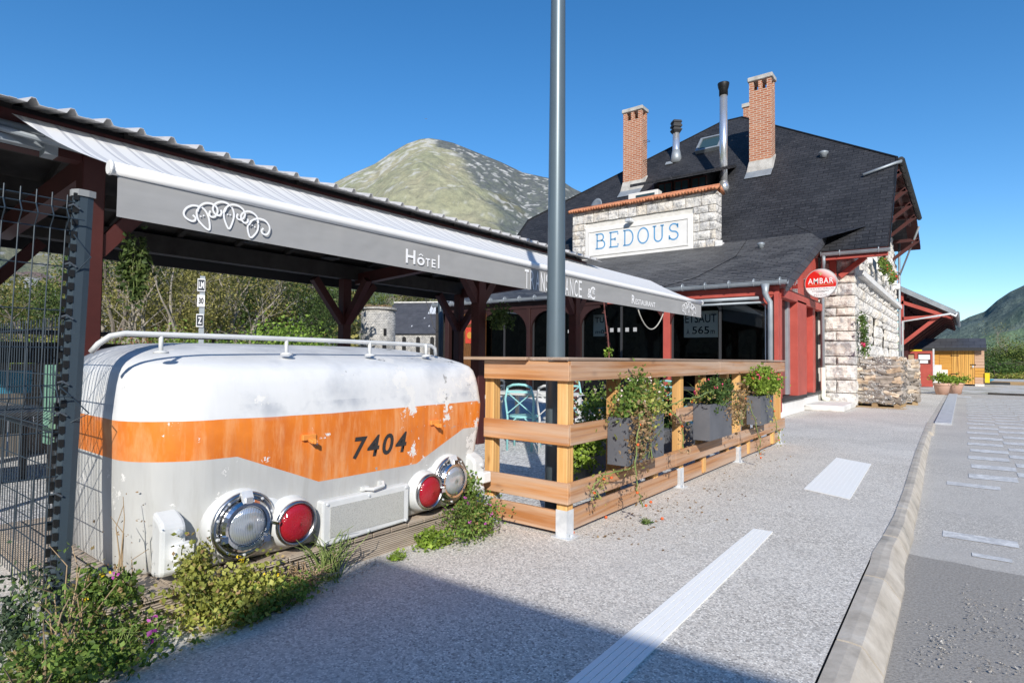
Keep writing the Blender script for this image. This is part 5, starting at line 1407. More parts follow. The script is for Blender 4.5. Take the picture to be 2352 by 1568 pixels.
mb = MB(); mb.prism([V((XPR-.02, YG, ZG-.01)), V((XPR-.02, yc_, top-.01)), V((XPR-.02, yc_, top-.26)), V((XPR-.02, YG, ZG-.27))], (.05, 0, 0)); mb.build('verge_board', 'slate_far', po_)
mb = MB(); mb.quad((XPL, YG+.02, ZG-.06), (XPR, YG+.02, ZG-.06), (XPR, yc_, top-.06), (XPL, yc_, top-.06)); mb.build('soffit', 'soffit_red', po_)
gutter('gutter', (XPL, YG-.07, ZG-.06), (XPR+.04, YG-.07, ZG-.06), .085, par=po_, br=.55)
mb = MB(); mb.tube([(-3.46, YG-.12, ZG-.10), (-3.46, YG-.12, ZG-.30), (-3.43, YG-.10, ZG-.40), (-3.375, YG-.06, ZG-.50), (-3.37, YG-.06, ZG-.62), (-3.37, YG-.06, .05)], [.09, .062, .058, .058, .058, .058], 14); mb.build('downpipe', 'zinc', po_, smooth=True)
mb = MB(); mb.tube([(-3.50, YG+.05, 2.5), (-3.50, YG+.05, .1)], .012, 6); mb.build('thin_pipe', 'white_enamel', po_)
YF = 13.85
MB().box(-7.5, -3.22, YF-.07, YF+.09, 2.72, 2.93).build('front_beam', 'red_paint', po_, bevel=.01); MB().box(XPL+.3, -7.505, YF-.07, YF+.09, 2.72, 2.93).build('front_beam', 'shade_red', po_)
mb = MB(); mb.tube([(-6.6, YF-.14, 2.66), (-3.62, YF-.14, 2.66)], .042, 10); mb.tube([(-6.6, YF-.14, 2.56), (-3.52, YF-.14, 2.56)], .028, 8); mb.build('blind_cassette', 'zinc', po_, smooth=True)
pxs = (-3.265, -5.84, -8.42, -10.1, -12.05, -13.4)
for i, x in enumerate(pxs):
    w_ = (.14, .17, .17, .11, .17, .17)[i]
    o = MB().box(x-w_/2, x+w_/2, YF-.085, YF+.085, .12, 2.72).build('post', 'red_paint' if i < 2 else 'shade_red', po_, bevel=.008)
    for d_ in (-1, 1):
        if (i == 0 and d_ == 1) or i == 5: continue
        pts = [V((x+d_*(.08+.62*math.sin(R(t))), YF-.05, 2.02+.70*(1-math.cos(R(t)))/1)) for t in (0, 18, 36, 54, 72, 88)]
        mb = MB()
        outer = [(x+d_*.07, 2.72), (x+d_*.72, 2.72)]; inner = [(x+d_*(.07+.60*(1-math.cos(R(t)))), 2.02+.62*math.sin(R(t))) for t in range(0, 91, 15)]
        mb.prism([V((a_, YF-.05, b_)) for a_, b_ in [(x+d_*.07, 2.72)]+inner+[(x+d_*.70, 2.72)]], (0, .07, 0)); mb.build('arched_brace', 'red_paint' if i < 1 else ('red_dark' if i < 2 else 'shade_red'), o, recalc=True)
for a, b in zip(pxs, pxs[1:]):
    a_, b_ = b+.09, a-.09
    if a == -12.05: continue
    fr = MB(); fr.box(a_, a_+.05, YF+.03, YF+.08, .2, 2.72); fr.box(b_-.05, b_, YF+.03, YF+.08, .2, 2.72); fr.box((a_+b_)/2-.03, (a_+b_)/2+.03, YF+.03, YF+.08, .2, 2.72); fr.box(a_, b_, YF+.032, YF+.078, .12, .22)
    f_ = fr.build('window_frame', 'charcoal', po_)
    MB().quad((a_, YF+.055, .2), (b_, YF+.055, .2), (b_, YF+.055, 2.72), (a_, YF+.055, 2.72)).build('pane', 'window_glass', f_)
yv = 13.97; q = [S(x_, y_, 'y', yv) for x_, y_ in ((1641, 697), (1707, 696), (1750, 723), (1650, 708))]; q2 = [S(x_, y_, 'y', yv-.01) for x_, y_ in ((1650, 708), (1750, 723), (1750, 752), (1652, 735))]
bl = MB().quad(*q).build('inner_blind', 'sign_grey', po_); MB().quad(*q2).build('blind_flap', 'old_valance', bl)
# safety squares on the doors
mb = MB()
for zz in (1.18, 1.98):
    for k in range(4):
        for X0, st_ in ((-7.75, .225),):
            x = S(1538+k*21.5-0, 760, 'y', YF).x if False else X0+k*st_+.28
            mb.box(x, x+.10, YF+.045, YF+.050, zz, zz+.105)
    for k in range(4): mb.box(-8.36+.36+k*.0-.6+k*.1-.2, -8.36+.36-.6+k*.1-.16, YF+.045, YF+.05, zz, zz+.09)
mb.build('safety_squares', 'sign_grey', po_)
# interior
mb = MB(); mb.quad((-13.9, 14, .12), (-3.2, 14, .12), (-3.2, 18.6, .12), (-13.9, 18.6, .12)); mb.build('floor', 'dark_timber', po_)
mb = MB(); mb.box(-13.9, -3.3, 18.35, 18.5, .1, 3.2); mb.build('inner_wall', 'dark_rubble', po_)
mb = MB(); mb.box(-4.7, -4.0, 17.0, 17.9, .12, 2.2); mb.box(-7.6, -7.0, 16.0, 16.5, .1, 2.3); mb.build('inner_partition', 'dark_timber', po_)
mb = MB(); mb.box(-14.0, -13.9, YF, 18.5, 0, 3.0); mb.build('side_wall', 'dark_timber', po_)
# plinth under the front
MB().box(XPL+.3, -3.22, YF-.08, YF+.12, 0, .12).build('sill', 'plinth_white', po_)
# side facing the pavement
XS = -3.27
def sy(px): return S(px, 800, 'x', XS).y
def sp(name, pa, pb, z0, z1, mat, d0=-.04, d1=.04): return MB().box(XS+d0, XS+d1, sy(pa), sy(pb), z0, z1).build(name, mat, po_, bevel=.005)
sp('side_post', 1780, 1788, .42, 2.76, 'red_paint', -.02, .07)
MB().box(XS-.02, XS-.01, sy(1787), sy(1796), .42, 2.7).build('side_pane', 'window_dark', po_)
dl = MB().box(XS-.13, XS-.10, sy(1796), sy(1814), .45, 2.68).build('door', 'door_red', po_, bevel=.006)
MB().box(XS-.098, XS-.09, sy(1799), sy(1812), 1.1, 2.55).build('pane', 'red_dark', dl)
MB().lathe([(.10, 0), (.08, .015)], (XS-.09, sy(1797), 1.4), X, 12).build('handle', 'black', dl)
sp('side_frame', 1814, 1819, .45, 2.68, 'zinc', -.12, -.04)
sp('side_post', 1819, 1840, .42, 2.72, 'red_paint', -.10, .13)
sp('side_gap', 1840, 1848, .45, 2.68, 'black', -.20, -.17); sp('side_post', 1857, 1862, .42, 2.66, 'red_paint', -.10, .11)
d2 = sp('door', 1844, 1861, .45, 2.66, 'red_paint', -.16, -.03)
for zz in (.9, 1.45, 2.2): MB().box(XS-.03, XS-.015, sy(1844.5), sy(1847), zz, zz+.12).build('hinge', 'black', d2)
MB().lathe([(.13, 0), (.13, .02), (.09, .03)], (XS-.02, sy(1848), 1.42), X, 14).build('handle', 'black', d2)
sp('side_panel', 1861, 1879, .45, 2.66, 'red_paint', -.14, -.06)
MB().box(XS-.05, XS+.13, 13.85, sy(1880), 2.66, 2.86).build('side_header', 'red_paint', po_, bevel=.01)
MB().box(XS-.02, XS+.13, 14.3, sy(1880)-.2, 2.862, 2.885).build('drip_board', 'red_dark', po_)
mb = MB(); ys_ = [13.9, 14.9, 15.9, 16.9, 17.9, 18.4]
for a, b in zip(ys_, ys_[1:]):
    mb.prism([V((XS-.05, a+.01, 2.87)), V((XS-.05, b-.01, 2.87)), V((XS-.05, b-.01, zp(b)-.12)), V((XS-.05, a+.01, zp(a)-.12))], (.06, 0, 0))
mb.build('gable_boards', 'red_paint', po_)
MB().box(XS+.012, XS+.02, 15.2, 15.75, 2.92, 3.25).build('gable_window', 'window_dark', po_)
# plinth steps
MB().box(XS-.10, XS+.08, 13.9, 16.15, 0, .34).build('plinth', 'plinth_white', po_, bevel=.01)
MB().box(XS-.12, XS+.14, 13.86, 16.2, .345, .43).build('sill', 'charcoal', po_, bevel=.008)
MB().box(XS-.10, XS+.02, 16.3, 18.3, .1, .36).build('plinth', 'plinth_white', po_, bevel=.01)
MB().box(XS-.12, XS+.10, 16.3, 18.35, .365, .43).build('sill', 'charcoal', po_, bevel=.008)
# stone step
tag(MB().box(-3.4, -2.36, 16.4, 18.45, 0, .15).build('stone_step', 'concrete', base=(-2.9, 17.4, 0), bevel=.02), 'broad pale concrete step in front of the red side door', 'step')
# roof vents on the porch
def onporch(px, py):
    d = S(px, py, 'y', 10)-EYEV; nr = V((0, -PS, 1)); t = (V((0, YG, ZG))-EYEV).dot(nr)/d.dot(nr); return EYEV+d*t
for px, py, s in ((1728, 533, .13), (1748, 569, .10)):
    p = onporch(px, py); p.z += .05
    MB().lathe([(s*.6, -.1), (s*.7, .0), (s, .04), (s, .07), (s*.5, .10), (0, .105)], p, n=16).build('roof_vent', 'zinc', po_, smooth=True)
# cable running over the slates
pts = [onporch(*q)+V((0, 0, .015)) for q in ((1497, 668), (1600, 638), (1690, 590), (1728, 533), (1708, 531), (1640, 562))]
tag(MB().tube(pts[:4], .007, 5).build('cable', 'black', base=pts[0]), 'thin black cable lying across the porch slates', 'cable')
# timber panel and poster at the far left end of the porch
a, b = S(1044, 760, 'y', YF-.1), S(1098, 760, 'y', YF-.1)
MB().box(a.x, b.x+.3, YF-.1, YF-.06, .1, S(1060, 722, 'y', YF-.1).z).build('timber_panel', 'wall_timber', po_)
mb = MB(); z1_ = S(1060, 722, 'y', YF-.1).z
ribbon(mb, [V((a.x+.03, YF-.105, .1)), V((a.x+.03, YF-.105, z1_-.75)), V((a.x+.3, YF-.105, z1_-.4)), V((b.x+.2, YF-.105, z1_-.08))], .10, (0, -1, 0)); mb.build('red_trim', 'red_paint', po_)
pa, pb = S(1069, 752, 'y', YF-.12), S(1088, 788, 'y', YF-.12)
ps = thing('poster', 'red and gold poster with small bat shapes on the timber panel under the canopy', 'poster', pa)
MB().box(pa.x, pb.x, YF-.115, YF-.108, pb.z, pa.z).build('sheet', 'poster_red', ps)
MB().lathe([(.11, 0), (.11, .002)], ((pa.x+pb.x)/2, YF-.116, (pa.z+pb.z)/2), (0, -1, 0), 14).build('sun_print', 'poster_gold', ps)
mb = MB()
for u, v in ((.2, .85), (.7, .78), (.35, .55), (.75, .45), (.4, .28), (.6, .12)):
    c = V((pa.x+(pb.x-pa.x)*u, YF-.119, pb.z+(pa.z-pb.z)*v)); mb.quad(c+V((-.03, 0, .012)), c, c+V((.03, 0, .012)), c+V((0, 0, -.012)))
mb.build('bat_print', 'black', ps)
# hanging signs behind the glass
def inner_sign(px0, py0, px1, py1, y, label, lines):
    a, b = S(px0, py0, 'y', y), S(px1, py1, 'y', y)
    s_ = thing('altitude_sign', label, 'sign', (a.x, y, b.z)); s_['group'] = 'old enamel altitude signs behind the glass'
    MB().box(a.x, b.x, y, y+.01, b.z, a.z).build('plate', 'board_white', s_)
    for txt, u0, u1, v0, v1 in lines:
        fit_text(txt, 'lettering', 'black', s_, (a.x+(b.x-a.x)*u0, y-.002, b.z+(a.z-b.z)*v0), (1, 0, 0), (0, 0, 1), (b.x-a.x)*(u1-u0), (a.z-b.z)*(v1-v0), .002, bold=.01)
    return s_
inner_sign(1571, 716, 1649, 774, 13.99, 'pale square sign reading ETSAUT À 565m behind the right-hand glazing', [('ETSAUT', .04, .96, .56, .88), ('À', .08, .17, .13, .34), ('565', .25, .75, .13, .42), ('m', .79, .91, .13, .27)])
inner_sign(1363, 723, 1389, 772, 14.2, 'narrow half-hidden sign with the letters TU behind the door glass', [('TU', .15, .95, .62, .88), ('m0', .2, .95, .12, .3)])

# ---------------------------------------------------------------- round beer sign
bc = V((-2.86, 16.5, S(1885, 651, 'y', 16.5).z)); rr = .365
bs = thing('round_sign', 'round red and white AMBAR sign on a bracket at the porch corner', 'sign', bc)
nY = V((0, -1, 0))
MB().lathe([(rr, -.05), (rr+.008, -.045), (rr+.008, .045), (rr, .05)], bc, nY, 48).build('rim', 'sign_grey', bs, smooth=False)
def disc_part(name, z0, z1, mat, y):
    pts = []; k = 40
    a0 = math.asin(max(-1, min(1, z0/(rr-.012)))); a1 = math.asin(max(-1, min(1, z1/(rr-.012))))
    for i in range(k+1): a = a0+(a1-a0)*i/k; pts.append(bc+V(((rr-.012)*math.cos(a), y, (rr-.012)*math.sin(a))))
    for i in range(k+1): a = a1-(a1-a0)*i/k; pts.append(bc+V((-(rr-.012)*math.cos(a), y, (rr-.012)*math.sin(a))))
    MB().quad(*pts).build(name, mat, bs)
disc_part('white_field', -rr+.012, -.10, 'sign_white', -.053); 
n = N('sign_gradient', .3, 0, .5); xs = n.xyz(); q = n.math('ADD', n.math('MULTIPLY', xs[0], 1.3), n.math('MULTIPLY', xs[2], 1.9))
n.color(n.ramp(q, [(.38, (.66, .02, .016)), (.75, (.85, .72, .70))]))
disc_part('red_field', -.10, rr-.012, 'sign_gradient', -.053)
fit_text('AMBAR', 'lettering', 'sign_white', bs, bc+V((-.29, -.055, -.01)), (1, 0, 0), (0, 0, 1), .58, .145, .002, bold=.012, spacing=1.15)
fit_text('CERVECEROS INDEPENDIENTES', 'lettering', 'gold', bs, bc+V((-.29, -.055, -.055)), (1, 0, 0), (0, 0, 1), .58, .026, .002)
fit_text('CERVECEROS', 'lettering', 'sign_grey', bs, bc+V((-.30, -.055, -.165)), (1, 0, 0), (0, 0, 1), .60, .055, .002)
fit_text('ENCUENTRA LO QUE BUSCAS', 'lettering', 'charcoal', bs, bc+V((-.2, -.055, -.215)), (1, 0, 0), (0, 0, 1), .40, .018, .002) if False else None
mb = MB()
for zz, w_ in ((-.205, .38), (-.235, .20)):
    for k in range(12): mb.box(bc.x-w_/2+w_*k/12, bc.x-w_/2+w_*(k+.7)/12, bc.y-.056, bc.y-.054, bc.z+zz, bc.z+zz+.014)
mb.build('small_print', 'charcoal', bs)
fit_text('PENDIE', 'lettering', 'sign_grey', bs, bc+V((-.15, -.055, -.325)), (1, 0, 0), (0, 0, 1), .30, .055, .002)
mb = MB(); z_ = bc.z+.23; mb.add([(bc.x-.05, bc.y-.056, z_+.04), (bc.x+.05, bc.y-.056, z_+.04), (bc.x, bc.y-.056, z_-.04)], [(0, 2, 1)]); mb.build('emblem', 'gold', bs)
for dz in (-.10, .14): MB().tube([(XS, 16.5, bc.z+dz), (bc.x-rr+.02, 16.5, bc.z+dz)], .014, 6).build('bracket', 'zinc', bs)
# ================================================================ PLATFORM CANOPY AT THE FAR END
fcn = thing('platform_canopy', 'red timber platform canopy with dark slate roof at the far end of the stone wall', 'canopy', (-1.3, 38, 0))
yA, yB = 33.4, 46
xa, xb = -2.35, S(2195, 712, 'y', yA).x; za, zb2 = S(2070, 657, 'y', yA).z, S(2195, 712, 'y', yA).z
mb = MB(); mb.quad((xa-2, yA, za+(za-zb2)/(xb-xa)*2), (xb, yA, zb2), (xb, yB, zb2), (xa-2, yB, za+(za-zb2)/(xb-xa)*2)); mb.build('roof', 'slate_side', fcn)
mb = MB(); sl_ = (zb2-za)/(xb-xa)
mb.prism([V((xa, yA-.02, za-.01)), V((xb, yA-.02, zb2-.01)), V((xb, yA-.02, zb2-.24)), V((xa, yA-.02, za-.26))], (0, .08, 0)); mb.build('verge_board', 'zinc', fcn)
mb = MB(); mb.quad((xa-2, yA+.1, za-.12+1.2), (xb, yA+.1, zb2-.12), (xb, yB, zb2-.12), (xa-2, yB, za-.12+1.2)); mb.build('soffit', 'soffit_red', fcn)
for k in range(7):
    y = yA+.2+k*2.0
    mb = MB(); mb.beam((xa, y, za-.75), (xb-.12, y, zb2-.35), .12, .16); mb.beam((xa+.02, y, za-1.55), (xb-.75, y, za-1.50), .12, .16); mb.beam((xa+.02, y, za-2.75), (xb-.55, y, za-1.40), .14, .16); mb.beam((xa+.02, y, za-.2), (xa+.02, y, za-2.8), .12, .12)
    mb.build('truss', 'red_paint' if k == 0 else 'red_dark', fcn)
    if k: MB().box(xa-.1, xa+.12, y-.1, y+.1, 0, za-2).build('post', 'red_dark', fcn)
gutter('gutter', (xb+.05, yA, zb2-.12), (xb+.05, yB, zb2-.12), .08, par=fcn)
mb = MB(); e0 = S(2186, 718, 'y', yA-.1); e1 = S(2073, 738, 'y', yA-.1); mb.tube([(xb+.03, yA-.05, zb2-.15), (xb, yA-.08, zb2-.28), e0+V((-.05, 0, -.05)), e1, (e1.x-.02, yA-.1, .05)], .05, 8); mb.build('downpipe', 'galvanised', fcn, smooth=True)
# ---------------------------------------------------------------- firewood pallets
def pallet(loc, w, d, h, rz, label, seed):
    t = thing('firewood_pallet', label, 'firewood', (0, 0, 0), 'wrapped firewood on pallets')
    rnd = random.Random(seed)
    mb = MB()
    for k in range(3): mb.box(-w/2, w/2, -d/2+k*(d-.1)/2, -d/2+k*(d-.1)/2+.1, 0, .022)
    for a in range(3):
        for b in range(3): mb.box(-w/2+a*(w-.14)/2, -w/2+a*(w-.14)/2+.14, -d/2+b*(d-.1)/2, -d/2+b*(d-.1)/2+.1, .022, .10)
    for k in range(7): mb.box(-w/2+k*(w-.1)/6, -w/2+k*(w-.1)/6+.1, -d/2, d/2, .101, .122)
    mb.build('pallet', 'pallet_wood', t)
    # split logs lying in every visible face
    mbs = {'log_bark': MB(), 'log_split': MB()}
    z = .16
    rows_ = int((h-.12)/.105)
    for r in range(rows_):
        zc = .18+r*.105
        bul = .04*math.sin(PI*(zc/h))
        for side in range(3):
            u = -w/2
            span = w if side != 1 else d
            u = -span/2
            while u < span/2-.05:
                L = rnd.uniform(.22, .46); u1 = min(u+L, span/2+.03)
                c_, rr = (u+u1)/2, rnd.uniform(.055, .092); tilt = rnd.uniform(-.34, .34)
                if side == 0: p, q = V((u, -d/2-bul+.04, zc-tilt*L/2)), V((u1, -d/2-bul+.04, zc+tilt*L/2))
                elif side == 1: p, q = V((w/2+bul-.04, u, zc-tilt*L/2)), V((w/2+bul-.04, u1, zc+tilt*L/2))
                else: p, q = V((u, d/2+bul-.04, zc)), V((u1, d/2+bul-.04, zc))
                m_ = mbs['log_split' if rnd.random() < .30 else 'log_bark']
                dd = (q-p); a, b = frame(dd); n_ = rnd.choice((3, 5, 5, 6)); ph = rnd.uniform(0, 6)
                vs = []
                for e, pt in enumerate((p, p.lerp(q, .5), q)):
                    for k in range(n_): vs.append(pt+(a*math.cos(ph+2*PI*k/n_)*rr*rnd.uniform(.65, 1.25)+b*math.sin(ph+2*PI*k/n_)*rr*rnd.uniform(.65, 1.25)))
                m_.add(vs, [(i*n_+k, i*n_+(k+1) % n_, (i+1)*n_+(k+1) % n_, (i+1)*n_+k) for i in range(2) for k in range(n_)]+[tuple(range(n_))[::-1], tuple(2*n_+k for k in range(n_))])
                u = u1
    for k in range(26):
        x, y = rnd.uniform(-w/2+.1, w/2-.1), rnd.uniform(-d/2+.1, d/2-.1); an = rnd.uniform(-.4, .4); L = .2
        mbs['log_bark' if rnd.random() < .6 else 'log_split'].tube([(x-L*math.cos(an), y-L*math.sin(an), h-.08+rnd.uniform(0, .04)), (x+L*math.cos(an), y+L*math.sin(an), h-.07+rnd.uniform(0, .05))], rnd.uniform(.05, .07), 5)
    MB().box(-w/2+.06, w/2-.06, -d/2+.06, d/2-.06, .13, h-.1).build('inner_logs', 'bark', t)
    for k_, m_ in mbs.items(): o_ = m_.build('log_stack', k_, t); o_['kind'] = 'stuff'
    # thin stretch film
    mb = MB(); nn_ = 44
    vs = []
    for i in range(8):
        zc = .13+(h-.1)*i/7
        for k in range(nn_):
            a = 2*PI*k/nn_; ca, sa = math.cos(a), math.sin(a); e = 5
            rr = 1/((abs(ca)**e+abs(sa)**e)**(1/e)); q = 1.03+.06*noise.noise(V((ca*3, sa*3, i*.9)))
            vs.append(V((ca*rr*(w/2+.03)*q, sa*rr*(d/2+.03)*q, zc)))
    mb.add(vs, [(i*nn_+k, i*nn_+(k+1) % nn_, (i+1)*nn_+(k+1) % nn_, (i+1)*nn_+k) for i in range(7) for k in range(nn_)])
    mb.build('film', 'stretch_film', t, smooth=True)
    t.location = loc; t.rotation_euler.z = rz
    return t
fm = bpy.data.materials.new('stretch_film'); fm.use_nodes = True; MATS['stretch_film'] = fm; t_ = fm.node_tree
tp = t_.nodes.new('ShaderNodeBsdfTransparent'); gl = t_.nodes.new('ShaderNodeBsdfGlossy'); gl.inputs[1].default_value = .3; gl.inputs[0].default_value = (.7, .7, .7, 1)
nz = t_.nodes.new('ShaderNodeTexNoise'); nz.inputs['Scale'].default_value = 9; rp_ = t_.nodes.new('ShaderNodeMapRange'); rp_.inputs[1].default_value = .35; rp_.inputs[2].default_value = .8; rp_.inputs[3].default_value = .10; rp_.inputs[4].default_value = .62
bp = t_.nodes.new('ShaderNodeBump'); nz2 = t_.nodes.new('ShaderNodeTexNoise'); nz2.inputs['Scale'].default_value = 14; nz2.inputs['Distortion'].default_value = 2; t_.links.new(nz2.outputs[0], bp.inputs['Height']); bp.inputs['Distance'].default_value = .05; t_.links.new(bp.outputs[0], gl.inputs['Normal'])
t_.links.new(nz.outputs[0], rp_.inputs[0]); mx = t_.nodes.new('ShaderNodeMixShader'); t_.links.new(rp_.outputs[0], mx.inputs[0]); t_.links.new(tp.outputs[0], mx.inputs[1]); t_.links.new(gl.outputs[0], mx.inputs[2]); t_.links.new(mx.outputs[0], t_.nodes['Material Output'].inputs[0])
pallet((-1.93, 19.35, 0), 1.18, .98, 1.38, R(-4), 'nearer wrapped pallet of split firewood in front of the stone wall', 21)
pallet((-1.62, 21.1, 0), 1.05, .9, 1.32, R(3), 'second wrapped firewood pallet, just behind the nearer one', 33)
rnd = random.Random(9); mb = MB()
for k in range(160):
    x, y = rnd.uniform(-2.7, -1.3), rnd.gauss(18.65, .12); a = rnd.uniform(-.5, .5); L = rnd.uniform(.03, .14)
    mb.beam((x, y, .008), (x+L*math.cos(a), y+L*math.sin(a), .014), .012, .006)
o = mb.build('bark_chips', 'dry_stem'); o['kind'] = 'stuff'
# ---------------------------------------------------------------- notice board
nb = thing('notice_board', 'red timber notice board with white papers in front of the shed', 'notice board', (-1.8, 36, 0))
Yn = 36.0; a, b = S(2066, 806, 'y', Yn), S(2143, 878, 'y', Yn); mid = S(2100, 838, 'y', Yn).z; zt_ = a.z
mb = MB(); mb.box(a.x, b.x, Yn, Yn+.1, .03, zt_); mb.build('frame', 'red_paint', nb, bevel=.01)
mb = MB(); xm = a.x+(b.x-a.x)*.52
for u0, u1 in ((.04, .46), (.56, .94)):
    MB().box(a.x+(b.x-a.x)*u0, a.x+(b.x-a.x)*u1, Yn-.012, Yn-.002, mid+.06, zt_-.12).build('recess', 'red_dark', nb)
for u0, u1, v0, v1, mt in ((.06, .22, .30, .85, 'paper'), (.24, .44, .35, .85, 'cork'), (.58, .92, .42, .88, 'paper'), (.62, .86, .06, .36, 'paper')):
    H_ = zt_-.12-mid-.06; MB().box(a.x+(b.x-a.x)*u0, a.x+(b.x-a.x)*u1, Yn-.02, Yn-.013, mid+.06+H_*v0, mid+.06+H_*v1).build('notice', mt, nb)
for k in range(5): MB().box(a.x+.03, b.x-.03, Yn-.006, Yn-.001, .1+k*.14, .225+k*.14).build('slat', 'red_paint', nb)
MB().box(b.x, b.x+.07, Yn, Yn+.08, 0, zt_+.12).build('post', 'galvanised', nb)
tag(MB().box(a.x+.45, a.x+.95, Yn-.02, Yn+.1, zt_, zt_+.07).build('yellow_box', 'yellow_plastic', base=(a.x+.7, Yn, zt_)), 'flat yellow box on top of the red notice board', 'box')
# ---------------------------------------------------------------- shed
Ysh = 40.0
sh = thing('garden_shed', 'small orange-brown timber shed with a dark felt roof and a strap-hinged door', 'shed', (-.3, Ysh, 0))
a, b = S(2145, 880, 'y', Ysh), S(2261, 877, 'y', Ysh); zt_ = S(2200, 801, 'y', Ysh).z; gz = .02
MB().box(a.x-.7, b.x, Ysh, Ysh+2.4, .12, zt_).build('wall', 'shed_grey_wood', sh)
def shx(px): return S(px, 840, 'y', Ysh).x
for k in range(11):
    z = .14+k*(zt_-.14)/11; z1 = z+(zt_-.14)/11-.012
    MB().box(shx(2158), shx(2186), Ysh-.022, Ysh-.002, z, z1).build('cladding_board', 'shed_wood', sh)
    MB().box(shx(2239), b.x+.01, Ysh-.022, Ysh-.002, z, z1).build('cladding_board', 'shed_wood' if 1 < k < 5 else 'shed_grey_wood', sh)
MB().box(a.x-.68, shx(2157), Ysh-.02, Ysh-.002, .14, zt_).build('cladding_board', 'shed_wood', sh)
dr = thing('x', '', '') if False else None
d_ = MB().box(shx(2187), shx(2238), Ysh-.045, Ysh-.024, .10, zt_-.05).build('door', 'shed_door_wood', sh)
for k in range(6): x = shx(2187)+(shx(2238)-shx(2187))*(k+.5)/6; MB().box(x-.004, x+.004, Ysh-.047, Ysh-.0455, .1, zt_-.05).build('board_gap', 'black', d_)
for z in (.62, 1.62): MB().box(shx(2184), shx(2203), Ysh-.058, Ysh-.048, z, z+.04).build('hinge', 'black', d_)
MB().box(shx(2228), shx(2242), Ysh-.058, Ysh-.048, 1.12, 1.17).build('bolt', 'black', d_); MB().box(shx(2233), shx(2237), Ysh-.07, Ysh-.058, 1.0, 1.1).build('padlock', 'galvanised', d_)
zl, zu = S(2200, 801, 'y', Ysh-.3).z, S(2200, 787, 'y', Ysh+1.1).z
xe = S(2266, 800, 'y', Ysh-.3).x
mb = MB(); mb.quad((a.x-.9, Ysh-.3, zl+.06), (xe, Ysh-.3, zl+.06), (xe, Ysh+1.2, zu+.25), (a.x-.9, Ysh+1.2, zu+.25)); mb.quad((a.x-.9, Ysh+1.2, zu+.25), (xe, Ysh+1.2, zu+.25), (xe, Ysh+2.6, zl+.06), (a.x-.9, Ysh+2.6, zl+.06)); mb.build('roof', 'slate_far', sh)
MB().box(a.x-.9, xe, Ysh-.33, Ysh-.28, zl-.1, zl+.055).build('fascia', 'charcoal', sh)
MB().box(shx(2239), b.x, Ysh-.02, Ysh+.2, 0, .12).build('block', 'concrete', sh)
# white boards leaning at the shed
tag(MB().box(shx(2144.5), shx(2163), Ysh-.20, Ysh-.16, .05, 1.12).build('white_board', 'board_white', base=(shx(2150), Ysh-.2, 0)), 'tall cream board leaning on the shed beside the notice board', 'board')
tag(MB().box(shx(2163.5), shx(2177), Ysh-.20, Ysh-.16, .05, .86).build('white_board', 'board_white', base=(shx(2170), Ysh-.2, 0)), 'shorter cream board leaning on the shed behind the potted plants', 'board')
tag(MB().box(b.x+.02, b.x+.22, Ysh-.1, Ysh+.1, .2, .72).build('yellow_crate', 'yellow_plastic', base=(b.x+.1, Ysh, .2)), 'yellow plastic container beside the right-hand shed corner', 'container')
k0_, k1_ = S(2263, 848, 'y', 43).x, S(2283, 848, 'y', 43).x; cv_ = thing('canoe', 'upturned pale blue canoe lying on grass behind the shed', 'canoe', (k0_, 43, 0))
mb = MB(); mb.tube([(k0_, 43, .32), (k0_+.2, 43, .26), (k1_-.2, 43, .26), (k1_, 43, .32)], [.02, .09, .09, .02], 10); o = mb.build('hull', 'blue_paint', cv_, smooth=True)
# potted plants
def pot(x, y, label, seed):
    t = thing('potted_plant', label, 'potted plant', (x, y, 0), 'clay pots with green plants at the end of the kerb')
    MB().lathe([(.20, 0), (.27, .34), (.275, .35), (.30, .36), (.31, .44), (.29, .445), (.27, .40), (.0, .40)], (x, y, 0), n=24).build('pot', 'pot_clay', t, smooth=True)
    mb = MB(); leafcloud(mb, (x, y, .60), (.40, .40, .22), 900, .09, 12, random.Random(seed)); mb.build('foliage', 'leaf_bright', t)
foliage('leaf_bright', (.14, .22, .025), (.26, .40, .05), (.42, .56, .09), 8)
foliage('leaf_mid', (.08, .12, .025), (.15, .21, .045), (.26, .33, .08), 1.2)
foliage('leaf_olive', (.14, .14, .04), (.26, .25, .075), (.42, .38, .12), 1.0)
foliage('leaf_dark', (.04, .075, .022), (.075, .125, .035), (.14, .20, .055), 1.2)
foliage('leaf_ivy', (.05, .11, .028), (.09, .17, .04), (.17, .27, .065), 1.5)
foliage('leaf_fresh', (.12, .21, .03), (.22, .36, .055), (.36, .52, .09), 1.5)
foliage('leaf_yellow', (.26, .29, .055), (.44, .47, .10), (.64, .63, .17), 4, dry=(.52, .34, .17))
foliage('leaf_weed', (.10, .18, .035), (.18, .30, .055), (.32, .45, .10), 6, dry=(.42, .28, .13))
foliage('leaf_rust', (.24, .09, .045), (.38, .17, .085), (.50, .27, .14), 3)
foliage('leaf_dry', (.22, .13, .06), (.36, .23, .12), (.48, .34, .19), 3, .2)
foliage('leaf_silver', (.06, .10, .06), (.10, .16, .09), (.17, .24, .13), 4)
a = S(2163, 903, 'z', 0); pot(-.70, 28.5, 'front clay pot with a low green plant at the end of the kerb', 1); pot(-.30, 29.5, 'rear clay pot half hidden behind the front one', 2)
